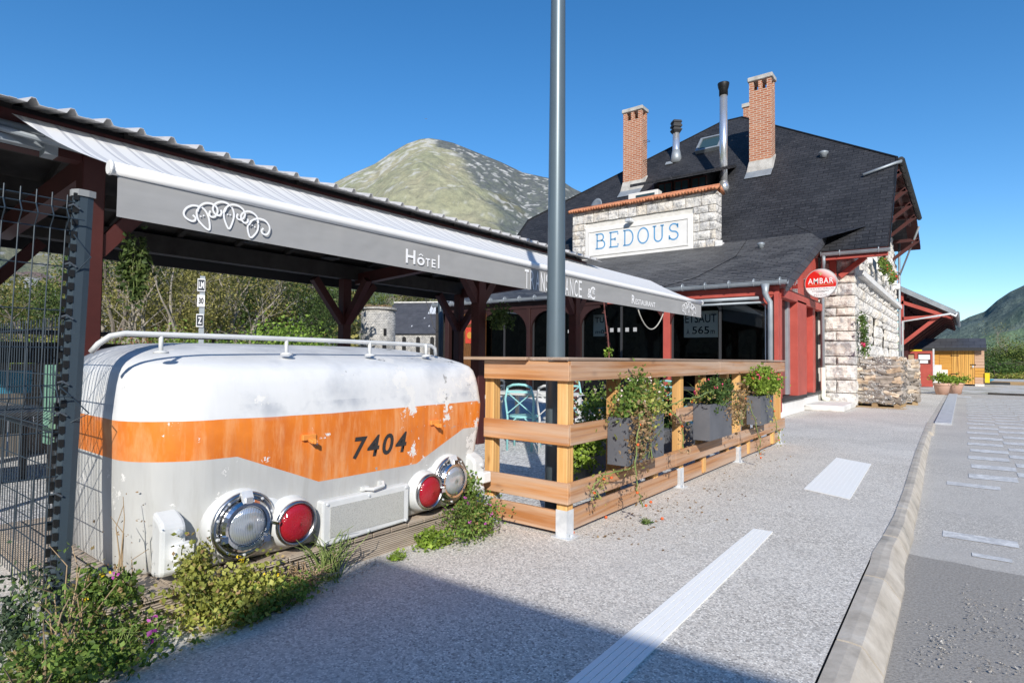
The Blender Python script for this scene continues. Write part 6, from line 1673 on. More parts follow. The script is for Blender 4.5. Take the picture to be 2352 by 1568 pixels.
# timber baulks on the yard
for i, (px, py, L, w, h, rz, mt, lb) in enumerate(((2335, 862, 3.2, .25, .16, 4, 'charcoal', 'dark timber baulk farther back on the gravel yard'), (2322, 873, 2.6, .30, .2, -14, 'pallet_wood', 'brown timber baulk on the gravel yard, near end to the left'), (2338, 908, 1.8, .16, .07, -8, 'dark_timber', 'thin dark plank lying nearest on the gravel yard'), (2300, 864, 5, .12, .12, 2, 'board_white', 'long white beam lying at the edge of the grass'))):
    p = S(px, py, 'z', 0); p.y = min(p.y, 47); p = S(px, py, 'y', min(p.y, 44)); p.z = 0
    t = MB().box(-L/2, L/2, -w/2, w/2, 0, h).build('timber_baulk', mt, bevel=.01); t.location = p; t.rotation_euler.z = R(rz); tag(t, lb, 'timber')

# ================================================================ TREES
def tree_mesh(name, h, crown_r, leaf_mat, seed, leaves=2600, leaf=.16, trunk='bark', bare=.5, z0=.25, spread=1.0):
    """tapered leaning trunk, forked limbs, twigs, and foliage clumps round the limb ends"""
    rnd = random.Random(seed); t = thing(name, '', 'tree', (0, 0, 0)); tr = MB(); tips = []
    def grow(p, d, L, r, lev):
        k = 4; pts = [p]; rs = [r]; q = p
        for i in range(k):
            d = (d+V((rnd.gauss(0, .12), rnd.gauss(0, .12), .04))).normalized(); q = q+d*L/k; pts.append(q); rs.append(r*(1-.5*(i+1)/k))
        tr.tube(pts, rs, 6 if lev < 2 else 4, cap=False)
        if lev >= 2: tips.append(q); tips.append(pts[2])
        if lev < 4:
            for i in range(rnd.choice((2, 3, 3))):
                b = pts[rnd.choice((2, 3, 4))] if lev else pts[rnd.choice((2, 3, 4, 4))]
                dd = (d+V((rnd.gauss(0, .62), rnd.gauss(0, .62), rnd.gauss(.12, .3)))*spread).normalized()
                grow(b, dd, L*rnd.uniform(.55, .8), rs[3]*.75, lev+1)
    grow(V((0, 0, -.2)), V((rnd.gauss(0, .06), rnd.gauss(0, .06), 1)).normalized(), h*.42, h*.017, 0)
    if rnd.random() < .6: grow(V((.2, 0, -.2)), V((rnd.gauss(0, .2), rnd.gauss(0, .2), 1)).normalized(), h*.36, h*.012, 0)
    tr.build('trunk', trunk, t)
    lv = MB(); cl = [(rnd.choice(tips), rnd.uniform(.5, 1.2)) for _ in range(int(40*(1-bare*.5)))]
    for k in range(leaves):
        c, q = rnd.choice(cl); s = crown_r*.22*q
        lv.leaf(c+V((rnd.gauss(0, s), rnd.gauss(0, s), rnd.gauss(0, s*.8))), leaf*rnd.uniform(.6, 1.4), rnd=rnd)
    lv.build('crown', leaf_mat, t)
    return t
def bush_mesh(name, r, leaf_mat, seed, leaves=1500, leaf=.13, cat='bush', stems=True):
    rnd = random.Random(seed); t = thing(name, '', cat, (0, 0, 0)); lv = MB()
    leafcloud(lv, (0, 0, r.z*.85), r, leaves, leaf, 16, rnd, fill=.42); lv.build('foliage', leaf_mat, t)
    s = MB()
    for k in range(7): s.tube([(0, 0, 0), (rnd.gauss(0, r.x*.3), rnd.gauss(0, r.y*.3), r.z), (rnd.gauss(0, r.x*.6), rnd.gauss(0, r.y*.6), r.z*1.6)], [.05, .035, .012], 4)
    s.build('stems', 'bark', t)
    return t
def place(px, dist, zoff=0):
    p = SD(px, 815, dist); return V((p.x, p.y, zoff))
protoT = [tree_mesh('woodland_tree', 13, 4.2, 'leaf_olive', 101, 2400, .24, 'bark_pale', .7), tree_mesh('woodland_tree', 14, 4.0, 'leaf_mid', 102, 3000, .24, 'bark', .5),
          tree_mesh('woodland_tree', 12, 4.6, 'leaf_dark', 103, 3800, .24, 'bark', .3), tree_mesh('woodland_tree', 13, 3.6, 'leaf_ivy', 104, 3000, .22, 'bark', .4, spread=.7),
          tree_mesh('woodland_tree', 12, 4.5, 'leaf_olive', 105, 900, .2, 'bark_pale', .9)]
desc = ['pale-trunked olive-leaved tree', 'mid green woodland tree', 'dark dense woodland tree', 'ivy-clad narrow tree', 'nearly bare pale-branched tree']
usedT = [False]*5
GRP = 'woodland trees behind the tracks'
def put_tree(px, dist, kind, s, label, z=0):
    rnd = random.Random(int(px*7+dist))
    rz = rnd.uniform(0, 6.28)
    if not usedT[kind]:
        o = protoT[kind]; o.location = place(px, dist, z); o.rotation_euler.z = rz; o.scale = (s, s, s); o['label'] = label; usedT[kind] = True
        protoT[kind] = o
    else: o = dup(protoT[kind], place(px, dist, z), rz, label, s)
    o['group'] = GRP; return o
TR = [(225, 40, 0, 'left edge of the woodland next to the fence post'), (262, 34, 3, 'just right of the fence post'), (300, 44, 4, 'left of the ivy-clad trunk'), (322, 35, 0, 'over the left end of the roof rail'), (350, 46, 1, 'behind the bare left-hand trunks'),
      (383, 36, 4, 'midway between the fence post and the signal mast'), (412, 42, 0, 'close left of the signal mast'), (440, 47, 1, 'directly behind the signal mast'), (478, 38, 4, 'close right of the signal mast'), (505, 44, 0, 'a little right of the signal mast'),
      (540, 37, 0, 'left of the big leafy group'), (566, 46, 1, 'behind the tall bare trunks'), (598, 38, 3, 'left part of the leafy group'), (632, 42, 1, 'in the middle of the leafy group'), (650, 36, 2, 'dark, left of the red canopy post'), (702, 44, 1, 'just left of the red canopy post'),
      (692, 38, 2, 'half hidden by the left brace of the red post'), (745, 60, 2, 'behind the red canopy post'), (795, 64, 1, 'between the red post and the stone tower')]
for px, d, k, where in TR: put_tree(px, d, k, .78 if k != 2 else .70, desc[k]+' '+where)
for px, d, k, where in ((285, 30, 4, 'slender, nearest the camera on the left'), (338, 31, 4, 'in front, above the rust-red bushes'), (398, 30, 0, 'in front, left of the mast plates'), (495, 31, 4, 'in front, right of the mast plates'), (528, 32, 0, 'in front of the leafy group'), (585, 31, 4, 'forked, before the leafy group')): put_tree(px, d, k, .66, desc[k]+' '+where)
# background trees over the stone shed
for px, d, k, s, where in ((905, 84, 0, 1.0, 'above the skylight of the long stone shed'), (868, 82, 1, 1.02, 'above the left end of the long slate roof'), (940, 88, 0, 1.02, 'above the middle of the long slate roof'), (975, 90, 1, 1.0, 'above the right end of the long slate roof'), (1004, 94, 0, 1.02, 'against the porch gutter end')):
    put_tree(px, d, k, s, desc[k]+' '+where)
# seen left of the fence post
o = put_tree(60, 30, 2, .62, 'dark round tree on the hillside seen through the mesh fence'); o = put_tree(-40, 42, 0, .6, 'olive tree at the left picture edge behind the mesh'); put_tree(112, 44, 1, .55, 'green tree on the hillside close left of the fence post'); put_tree(10, 46, 1, .5, 'green tree behind the mesh fence near the left edge')
o = put_tree(210, 36, 3, .7, 'ivy-clad tree hard against the right side of the fence post')
# undergrowth: one mass
rnd = random.Random(77); mb = MB()
for k in range(6000):
    px = rnd.uniform(-120, 815); d = rnd.uniform(27, 40); zt_ = 1.0+.9*noise.noise(V((px*.02, d*.1, 0)))+(d-27)*.13
    p = place(px, d); mb.leaf(p+V((0, 0, rnd.uniform(.1, max(.4, zt_)))), rnd.uniform(.14, .34), rnd=rnd)
o = mb.build('undergrowth', 'leaf_olive'); o['kind'] = 'stuff'
mb = MB()
for k in range(10000):
    px = rnd.uniform(-150, 822); d = rnd.uniform(46, 60); p = place(px, d); mb.leaf(p+V((0, 0, rnd.uniform(.3, 7.8+1.6*noise.noise(V((px*.02, 3, 0)))))), rnd.uniform(.3, .75), rnd=rnd)
o = mb.build('far_wood', 'leaf_olive'); o['kind'] = 'stuff'
bA = bush_mesh('bush', V((1.6, 1.6, 1.1)), 'leaf_rust', 5, 1300, .13); bA.location = place(325, 27); tag(bA, 'rust-red bush below the left-hand bare trunks', 'bush', 'bushes in front of the woodland')
dup(bA, place(352, 28), 2, 'smaller rust-red bush beside the first one', .7)
bB = bush_mesh('bush', V((1.9, 1.6, 1.3)), 'leaf_fresh', 6, 1900, .15); bB.location = place(435, 28); tag(bB, 'fresh green bush just left of the signal mast', 'bush', 'bushes in front of the woodland')
for px, d, s, lb in ((372, 30, .8, 'fresh green bush right of the rust-red bushes'), (522, 28, .9, 'fresh green bush right of the signal mast'), (600, 27, 1.15, 'fresh green bush below the big leafy group'), (650, 28, 1.2, 'broad fresh green bush left of the red post'), (255, 28, .8, 'fresh green bush just right of the fence post'), (90, 26, .8, 'green bush seen through the mesh fence'), (700, 29, .9, 'fresh green bush close against the red post')):
    dup(bB, place(px, d), px, lb, s)
# right-hand background bushes
bC = bush_mesh('bush', V((3.2, 2.6, 2.0)), 'leaf_mid', 8, 2600, .22); GR2 = 'bushes and trees behind the yard'
bC.scale = (.8,)*3; bC.location = place(2150, 62); tag(bC, 'green bush behind the left end of the shed roof', 'bush', GR2)
bD = bush_mesh('bush', V((3.0, 2.6, 2.2)), 'leaf_olive', 9, 2600, .22); bD.scale = (.8,)*3; bD.location = place(2192, 66); tag(bD, 'olive green bush above the middle of the shed roof', 'bush', GR2)
bE = bush_mesh('bush', V((2.6, 2.4, 1.9)), 'leaf_dark', 10, 2600, .2); bE.scale = (.8,)*3; bE.location = place(2278, 56); tag(bE, 'dark bush right behind the shed corner', 'bush', GR2)
for b_, px, d, s, lb in ((bC, 2225, 70, .75, 'green bush above the right half of the shed roof'), (bD, 2122, 64, .8, 'olive bush under the end of the platform canopy'), (bC, 2345, 50, .85, 'tall green bush at the right picture edge'), (bE, 2318, 58, .8, 'dark bush between the thin trunk and the picture edge'), (bD, 2262, 74, .7, 'olive bush above the shed corner'), (bD, 2300, 66, .75, 'olive bush behind the thin pale trunk'), (bC, 2385, 60, .9, 'big green bush beyond the right picture edge'), (bC, 2185, 90, .9, 'distant green bush above the shed'), (bE, 2240, 95, .85, 'distant dark bush below the meadow'), (bE, 2345, 95, .9, 'distant dark bush above the right-hand hedge')):
    dup(b_, place(px, d), px*.7, lb, s)
bF = bush_mesh('bush', V((1.6, 1.5, .9)), 'leaf_ivy', 12, 1700, .16); bF.location = place(2285, 47.5); tag(bF, 'bright green low bush right of the shed', 'bush', GR2); dup(bF, place(2318, 49), 1, 'bright green low bush nearest the right edge', .9)
put_tree(2318, 52, 4, .42, 'slim pale-trunked tree right of the shed')['group'] = GR2
rnd = random.Random(78); mb = MB()
for k in range(5000):
    px = rnd.uniform(2262, 2420); d = rnd.uniform(46, 62); p = place(px, d); mb.leaf(p+V((0, 0, rnd.uniform(0, .35+(d-46)*.10))), rnd.uniform(.12, .26), rnd=rnd)
o = mb.build('rough_grass', 'leaf_yellow'); o['kind'] = 'stuff'
hs_ = thing('distant_house', 'tiny pale house on the meadow hillside', 'house', SD(2281, 768, 260)); p = hs_.location
hs_.location = V((p.x, p.y, p.z-2)); q = wloc(hs_)
MB().box(q.x-3, q.x+3, q.y-2, q.y+2, q.z, q.z+2.6).build('wall', 'plinth_white', hs_)
MB().prism([q+V((-3.3, -2.3, 2.6)), q+V((3.3, -2.3, 2.6)), q+V((0, -2.3, 4.4))], (0, 4.6, 0)).build('roof', 'clay_tile', hs_)

# ================================================================ SIGNAL MAST, TOWER, LONG STONE SHED
mz = place(463, 25); sm_ = thing('signal_mast', 'grey railway mast carrying plates LM, 30 and Z', 'railway sign', mz)
ax_ = (EYEV-mz); ax_.z = 0; ax_.normalize(); side = V((-ax_.y, ax_.x, 0))
def mp(px, py): 
    d = S(px, py, 'y', 10)-EYEV; t = (mz-EYEV).dot(ax_)/d.dot(ax_); return EYEV+d*t
topz = mp(465, 634).z
mb = MB(); mb.beam(mz+side*-.03, mz+side*-.03+V((0, 0, topz)), .20, .05, ax_); mb.beam(mz+side*.05-ax_*.06, mz+side*.05-ax_*.06+V((0, 0, topz)), .03, .2, ax_); mb.build('post', 'zinc', sm_)
sr = side if side.dot(rt) > 0 else -side
for txt, x0_, y0_, x1_, y1_, bgc, fg in (('LM', 454, 640, 471, 670, 'sign_white', 'navy'), ('30', 453.5, 677, 470, 705, 'sign_white', None), ('Z', 451, 721, 467, 751, 'sign_white', 'navy')):
    a, b = mp(x0_, y0_), mp(x1_, y1_); w_ = (b-a).dot(sr); h_ = a.z-b.z; c = (a+b)/2+ax_*.08
    mb = MB(); mb.prism([c-sr*w_/2-V((0, 0, h_/2)), c+sr*w_/2-V((0, 0, h_/2)), c+sr*w_/2+V((0, 0, h_/2)), c-sr*w_/2+V((0, 0, h_/2))], ax_*.012)
    pl_ = mb.build('plate', 'sign_white', sm_, recalc=True)
    if fg:
        mb = MB(); q = .84; mb.prism([c+ax_*.013-sr*w_/2*q-V((0, 0, h_/2*q)), c+ax_*.013+sr*w_/2*q-V((0, 0, h_/2*q)), c+ax_*.013+sr*w_/2*q+V((0, 0, h_/2*q)), c+ax_*.013-sr*w_/2*q+V((0, 0, h_/2*q))], ax_*.004); mb.build('field', 'navy', pl_, recalc=True)
    tw_ = w_*(.66 if txt != 'Z' else .5); th = h_*.52
    fit_text(txt, 'lettering', 'sign_white' if fg else 'black', pl_, c+ax_*.022-sr*tw_/2-V((0, 0, th/2)), sr, (0, 0, 1), tw_, th, .003, bold=.03)
tz_ = place(868, 56); tw = thing('stone_tower', 'round stone tower with a flat broken top and small dark openings', 'tower', tz_)
rT = 1.62; zt_ = SD(868, 706, 56).z
MB().lathe([(rT+.1, 0), (rT, zt_*.5), (rT-.02, zt_-.25)], tz_, n=40).build('wall', 'rock_stone_far', tw, smooth=True)
MB().lathe([(rT-.3, zt_-.3), (rT+.16, zt_-.25), (rT+.18, zt_-.05), (rT-.3, zt_)], tz_, n=40).build('rim', 'rock_stone_far', tw)
ca = (EYEV-tz_); ca.z = 0; ca.normalize()
for off, z0_, z1_, w_ in ((.35, 1.35, 2.5, .38), (.38, 3.3, 3.95, .26)):
    d = ca.copy(); d.rotate(Matrix.Rotation(off, 3, 'Z')); c = tz_+d*(rT+.02)
    MB().beam(c+V((0, 0, z0_)), c+V((0, 0, z1_)), w_, .12, d).build('opening', 'black', tw)
mb = MB(); leafcloud(mb, tz_+V((0, 0, zt_+.1)), (1.5, 1.5, .14), 500, .12, 10, random.Random(3)); o = mb.build('weeds', 'leaf_dry', tw); o['kind'] = 'stuff'
# long stone shed : ridge runs left to right
lsA, lsB = place(868, 66), place(1070, 64)
ls = thing('stone_shed', 'long low stone shed with a slate roof, small arched windows and roof skylights', 'building', (lsA+lsB)/2)
ud = (lsB-lsA).normalized(); bd = V((-ud.y, ud.x, 0)); bd = bd if bd.dot(fw) > 0 else -bd
ze_ = SD(940, 764, 65).z; zrg = SD(940, 694, 70).z; zrg0 = SD(872, 690, 71).z
def LP(u, v, z): return lsA+(lsB-lsA)*u+bd*v+V((0, 0, z))
MB().quad(LP(0, 0, -.5), LP(1, 0, -.5), LP(1, 0, ze_), LP(0, 0, ze_)).build('wall', 'rock_stone_far', ls)
rf = MB().quad(LP(-.02, -.3, ze_-.1), LP(1.02, -.3, ze_-.1), LP(1.02, 5, zrg), LP(-.02, 5, zrg)); rf.quad(LP(-.02, 5, zrg), LP(1.02, 5, zrg), LP(1.02, 10.3, ze_-.1), LP(-.02, 10.3, ze_-.1)); ro = rf.build('roof', 'slate_far', ls)
for k in range(5):
    u = .28+k*.16
    w_ = MB().quad(LP(u, -.02, .0), LP(u+.045, -.02, .0), LP(u+.045, -.02, ze_-.55), LP(u+.022, -.02, ze_-.4), LP(u, -.02, ze_-.55)).build('window', 'black', ls)
def RP(u, t, lift): return LP(u, -.3+5.3*t, ze_-.1+(zrg-ze_+.1)*t+lift)
sk = MB()
for k in range(4): u = .47+k*.042; sk.quad(RP(u, .60, .06), RP(u+.038, .60, .06), RP(u+.030, .9, .06), RP(u-.008, .9, .06))
sk.build('skylight', 'galvanised', ro)
for k in range(6): MB().quad(RP(.35+k*.1, .2+.25*(k % 2), .05), RP(.362+k*.1, .2+.25*(k % 2), .05), RP(.362+k*.1, .24+.25*(k % 2), .05), RP(.35+k*.1, .24+.25*(k % 2), .05)).build('roof_hatch', 'galvanised', ro)
MB().beam(LP(-.02, 5, zrg+.05), LP(1.02, 5, zrg+.05), .3, .14).build('ridge', 'concrete', ro)
# thin post with cable right of the long shed (black downpipe of the canopy end)
dp = thing('steel_post', 'slim dark steel post with a bent pipe top at the far end of the canopy', 'post', S(1012, 820, 'y', 9.6)*1); q = wloc(dp); dp.location.z = 0; q = wloc(dp)
MB().tube([q, q+V((0, 0, 2.15)), q+V((-.12, .1, 2.35)), q+V((-.14, .1, 2.6)), q+V((.12, .1, 2.9))], .06, 10).build('pipe', 'fence_post_grey', dp, smooth=True)
pts = [S(x, y, 'y', 11) for x, y in ((968, 640), (975, 680), (985, 710), (996, 752), (1003, 763), (1008, 759), (1013, 740))]
tag(MB().tube(pts, .010, 5).build('cable', 'black', base=pts[0]), 'thin black cable sagging beside the slim steel post', 'cable')
# bird and building whose shadow falls across the pavement
bdp = SD(978, 273, 60); bird = MB(); bird.add([bdp+rt2*-.18+up2*.04, bdp+up2*.0, bdp+rt2*.2+up2*.03, bdp-up2*.05+rt2*.03, bdp+fw*.2], [(0, 1, 3), (1, 2, 3), (1, 3, 4)])
tag(bird.build('bird', 'black', base=bdp), 'small dark bird high above the mountain summit', 'bird')
sb = thing('shelter_building', 'low flat-roofed building behind the viewer casting the foreground shadow', 'building', (6, -8, 0))
sh_h = 4.0; k_ = sh_h/math.tan(SUN_EL)
cx_, cy_ = -2.92+.63*k_/math.hypot(.63, .777), 2.40-.777*k_/math.hypot(.63, .777)
fp_ = [V((cx_, cy_, 0)), V((cx_+2.2, cy_-11, 0)), V((cx_+15, cy_-11, 0)), V((cx_+14, cy_+.5, 0))]; cc_ = sum(fp_, V())/4
MB().prism([cc_+(p-cc_)*.97 for p in fp_], (0, 0, sh_h-.2)).build('wall', 'plinth_white', sb); MB().prism([p+V((0, 0, sh_h-.2)) for p in fp_], (0, 0, .2)).build('roof', 'charcoal', sb)
# ================================================================ PLANTS AND LITTER
def stemset(mb, base, n, h, spread, r, rnd, droop=0, lean=(0, 0)):
    tips = []
    for k in range(n):
        a = rnd.uniform(0, 2*PI); s_ = rnd.uniform(.2, 1)*spread; hh = h*rnd.uniform(.55, 1.1)
        p0 = base+V((rnd.gauss(0, spread*.18), rnd.gauss(0, spread*.18), 0))
        p1 = p0+V((math.cos(a)*s_*.4+lean[0]*.4, math.sin(a)*s_*.4+lean[1]*.4, hh*.55)); p2 = p0+V((math.cos(a)*s_+lean[0], math.sin(a)*s_+lean[1], hh*(1-droop)))
        pts = [p0, p0.lerp(p1, .6)+V((rnd.gauss(0, .01), rnd.gauss(0, .01), 0)), p1, p1.lerp(p2, .5)+V((rnd.gauss(0, .02), rnd.gauss(0, .02), .02)), p2]
        mb.tube(pts, [r, r*.9, r*.7, r*.5, r*.3], 4, cap=False); tips.append(pts)
    return tips
def weed(name, label, loc, h, spread, n, leafmat, leafn, leafs, seed, stem='green_stem', flowers=None, asp=.6, group='weeds growing along the edge of the decking', lean=(0, 0), low=.0):
    rnd = random.Random(seed); loc = V(loc); t = thing(name, label, 'weed', loc, group); mb = MB(); tips = stemset(mb, loc, n, h, spread, .0045, rnd, lean=lean); mb.build('stems', stem, t)
    lv = MB()
    for k in range(leafn):
        pts = rnd.choice(tips); i = rnd.choice((0, 1, 2, 3)) if low == 0 or rnd.random() > low else 0; p = pts[i].lerp(pts[i+1], rnd.random()); q = .05
        p = p+V((rnd.gauss(0, q), rnd.gauss(0, q), rnd.gauss(0, .03))); p.z = max(p.z, .01)
        lv.leaf(p, leafs*rnd.uniform(.5, 1.4), asp=asp, rnd=rnd)
    lv.build('leaves', leafmat, t)
    if flowers:
        for fm_, cnt, sz in flowers:
            for k in range(cnt):
                f = MB(); pts = rnd.choice(tips); p = pts[-1]+V((rnd.gauss(0, .02), rnd.gauss(0, .02), rnd.gauss(0, .02)))
                for j in range(6): f.leaf(p+V((rnd.gauss(0, sz*.3),)*3), sz, asp=.7, rnd=rnd)
                f.build('flower', fm_, t)
    return t
# big yellow-green clump in front of the left headlight
def clump(label, cen, rad, leafmat, n, size, seed, extra=None, name='weed_clump', cat='weed', group='weeds growing along the edge of the decking', asp=.75, clumps=26, fill=.34):
    rnd = random.Random(seed); t = thing(name, label, cat, (cen[0], cen[1], 0), group); mb = MB(); cs = V(cen); rad = V(rad)
    leafcloud(mb, cs, rad, n, size, clumps, rnd, asp=asp, fill=fill)
    mb.v = [V((p.x, p.y, max(p.z, .006+abs(p.z)*.02))) for p in mb.v]
    mb.build('leaves', leafmat, t)
    z0_ = 0 if cen[2]-rad.z*1.6 < .05 else cen[2]-rad.z*.9
    s = MB(); stemset(s, V((cen[0], cen[1], z0_)), 18, cen[2]+rad.z*.7-z0_, max(rad.x, rad.y)*.7, .0028, rnd); s.build('stems', 'green_stem', t)
    if extra:
        for fm_, cnt, sz, zr_ in extra:
            for k in range(cnt):
                f = MB()
                d = V((rnd.gauss(0, 1), rnd.gauss(0, 1), abs(rnd.gauss(0, 1)))).normalized(); p = cs+V((d.x*rad.x, d.y*rad.y, d.z*rad.z))*rnd.uniform(.8, 1.05)
                for j in range(5): f.leaf(p+V((rnd.gauss(0, sz*.4), rnd.gauss(0, sz*.4), rnd.gauss(0, sz*.4))), sz, asp=.8, rnd=rnd)
                f.build('flower', fm_, t)
    return t
clump('large yellow-green leafy weed covering the foot of the left headlight', (-2.76, 1.36, .12), (.15, .27, .17), 'leaf_yellow', 3000, .026, 51, [('petal_yellow', 7, .014, 0)])
clump('top sprig of yellow-green weed reaching the white coupling box', (-2.84, 1.26, .27), (.06, .08, .14), 'leaf_yellow', 700, .022, 52)
clump('dark green low weed in the shade below the yellow-green clump', (-2.70, 1.55, .06), (.13, .26, .09), 'leaf_weed', 1200, .024, 53)
clump('leafy weed with purple and yellow flowers between fence post and decking', (-3.02, .98, .14), (.14, .14, .17), 'leaf_weed', 1100, .032, 54, [('petal_yellow', 2, .02, 0), ('magenta', 1, .018, 0)])
clump('low creeping weed at the bottom left corner of the decking', (-2.72, .92, .07), (.17, .22, .10), 'leaf_weed', 1000, .028, 55, [('magenta', 1, .02, 0), ('petal_purple', 1, .03, 0)])
clump('small-leaved plant at the foot of the fence panel', (-3.02, .68, .20), (.15, .18, .22), 'leaf_silver', 900, .024, 56)
clump('green plant low in the bottom left corner', (-2.66, .68, .10), (.18, .2, .13), 'leaf_weed', 1000, .026, 57)
weed('dry_weed', 'tangle of dry brown stems in front of the fence post', (-2.86, .80, 0), .44, .20, 12, 'leaf_weed', 420, .022, 61, 'dry_stem', asp=.5)
weed('dry_weed', 'dry brown stalks at the very bottom left, in front of the mesh', (-2.62, .62, 0), .30, .22, 9, 'leaf_weed', 360, .022, 62, 'dry_stem', asp=.5)
weed('dry_weed', 'tall thin dry stalks rising before the shaded locomotive side', (-3.03, 1.03, .05), .52, .10, 4, 'leaf_dry', 60, .016, 63, 'dry_stem', asp=.5)
weed('grass_tuft', 'tuft of long green grass against the timber below the grille', (-2.86, 2.0, 0), .26, .20, 60, 'leaf_fresh', 60, .03, 64, 'green_stem', asp=.15)
weed('grass_tuft', 'straw-coloured dry grass right of the yellow-green weed', (-2.82, 1.80, 0), .12, .20, 90, 'leaf_dry', 120, .03, 65, 'dry_stem', asp=.2)
clump('green weed with small pink flowers at the right end of the decking', (-2.72, 3.06, .13), (.16, .26, .15), 'leaf_weed', 2400, .022, 66, [('magenta', 12, .016, 0)])
clump('bushy green weed climbing at the corner between decking and railing', (-2.90, 3.22, .25), (.07, .11, .18), 'leaf_weed', 1100, .026, 67)
clump('yellow-green low weed right of the grille', (-2.80, 2.78, .05), (.08, .16, .07), 'leaf_bright', 700, .026, 68)
clump('tiny green weed in the gravel below the grille', (-2.78, 2.45, .02), (.05, .07, .03), 'leaf_bright', 160, .022, 69)
clump('tiny green weed alone on the pavement beyond the corner post', (-1.93, 4.18, .012), (.05, .05, .02), 'leaf_ivy', 140, .016, 70)
# gravel litter and dirt along the decking
rnd = random.Random(15); mb = MB()
for k in range(1500):
    y = rnd.uniform(.6, 3.5); x = -2.90+abs(rnd.gauss(0, .09)); r = rnd.uniform(.003, .009); p = V((x, y, r*.4))
    vs = [p+V((rnd.uniform(-1, 1), rnd.uniform(-1, 1), rnd.uniform(0, 1)))*r for _ in range(4)]; mb.add(vs, [(0, 1, 2), (0, 2, 3), (0, 3, 1), (1, 3, 2)])
o = mb.build('gravel_edge', 'rock_stone'); o['kind'] = 'stuff'
rnd = random.Random(16); mb = MB()
for k in range(260):
    y = 3.6+abs(rnd.gauss(0, 2.6)); x = -2.15+abs(rnd.gauss(0, .28)); p = V((x, y, .006)); mb.leaf(p, rnd.uniform(.01, .035), (rnd.gauss(0, .3), rnd.gauss(0, .3), 1), rnd=rnd)
o = mb.build('leaf_litter', 'leaf_dry'); o['kind'] = 'stuff'
for i, (px, py) in enumerate(((1316, 1222), (1484, 1160), (1495, 1152), (1392, 1187), (1389, 1113), (1521, 1190))):
    p = S(px, py, 'z', .012); t = MB().lathe([(0, -.012), (.009, -.008), (.013, 0), (.009, .009), (0, .011)], p, n=10)
    tag(t.build('tomato', 'tomato', smooth=True, base=p), 'small fallen orange tomato on the pavement '+('by the corner post foot', 'in a pair, left one', 'in a pair, right one', 'between corner post and the pair', 'just below the trailing vine', 'nearest to the guidance strip')[i], 'tomato', 'fallen tomatoes on the pavement')
# flower box plants
FXc = -2.07
def boxplant(label, cen, rad, mat, n, size, seed, extra=None, **k): return clump(label, cen, rad, mat, n, size, seed, extra, 'flower_box_plant', 'plant', 'plants in the hanging flower boxes', **k)
p_ = boxplant('withering green tomato plant in the nearest flower box', (FXc, 4.32, .92), (.14, .36, .20), 'leaf_weed', 1500, .032, 81, [('petal_pale', 16, .018, 0)], fill=.4);
boxplant('pale yellow-green sprawling vine leaves over the nearest flower box', (FXc+.03, 4.36, .86), (.12, .34, .20), 'leaf_yellow', 1100, .03, 79, fill=.42)
boxplant('dry brown trailing growth on the nearest flower box', (FXc+.09, 4.22, .70), (.06, .30, .24), 'leaf_dry', 700, .03, 82, fill=.42)
boxplant('dark leafy plant in the middle flower box', (FXc, 6.13, .92), (.14, .40, .15), 'leaf_ivy', 1500, .034, 83, [('geranium', 9, .02, 0)])
boxplant('dry trailing growth between the middle and far flower boxes', (FXc+.08, 6.62, .76), (.08, .32, .24), 'leaf_dry', 560, .035, 84, fill=.42)
boxplant('bright green geranium spilling over the far flower box', (FXc+.03, 7.95, .98), (.20, .40, .17), 'leaf_bright', 3000, .036, 85, [('geranium', 14, .026, 0), ('geranium_red', 5, .026, 0)])
def vine(label, pts, seed, mat='green_stem'):
    rnd = random.Random(seed); pts = [V(p) for p in pts]; t = thing('tomato_vine', label, 'vine', pts[0], 'tomato vines trailing from the flower boxes')
    sm_p = []
    for a, b in zip(pts, pts[1:]):
        for k in range(5): sm_p.append(a.lerp(b, k/5)+V((rnd.gauss(0, .008), rnd.gauss(0, .008), rnd.gauss(0, .008))))
    sm_p.append(pts[-1]); MB().tube(sm_p, .0055, 5).build('stem', mat, t)
    lv = MB()
    for k in range(90): p = rnd.choice(sm_p)+V((rnd.gauss(0, .03), rnd.gauss(0, .03), rnd.gauss(-.02, .03))); lv.leaf(p, rnd.uniform(.015, .04), asp=.5, rnd=rnd)
    lv.build('leaves', 'leaf_dry' if seed % 2 else 'leaf_yellow', t)
    f = MB()
    for k in range(3): f.lathe([(0, -.011), (.009, -.006), (.012, 0), (.008, .009), (0, .011)], rnd.choice(sm_p)+V((.01, 0, -.03)), n=8)
    f.build('fruit', 'tomato', t, smooth=True)
vine('vine falling from the near end of the nearest flower box to the low rail', [(-1.95, 4.15, .85), (-1.90, 3.95, .70), (-1.90, 3.92, .45), (-1.92, 4.0, .30), (-1.93, 4.12, .14)], 1)
vine('vine looping left of the nearest flower box', [(-1.98, 4.05, .45), (-2.05, 3.75, .42), (-2.08, 3.62, .36), (-2.06, 3.68, .28)], 2)
vine('vine stretched between the nearest and the middle flower box', [(-1.98, 4.7, .86), (-1.95, 5.1, .92), (-1.95, 5.6, .93), (-1.98, 6.0, .96)], 4)
vine('vine hanging over the front of the nearest flower box', [(-1.93, 4.6, .84), (-1.88, 4.8, .70), (-1.90, 4.85, .50)], 3)
vine('vine falling between the middle and far flower boxes', [(-1.95, 6.8, .85), (-1.90, 7.0, .6), (-1.90, 7.15, .35), (-1.9, 7.2, .15)], 5)
vine('vine hanging at the far flower box front', [(-1.93, 7.7, .85), (-1.88, 7.85, .5), (-1.86, 7.95, .22)], 6)
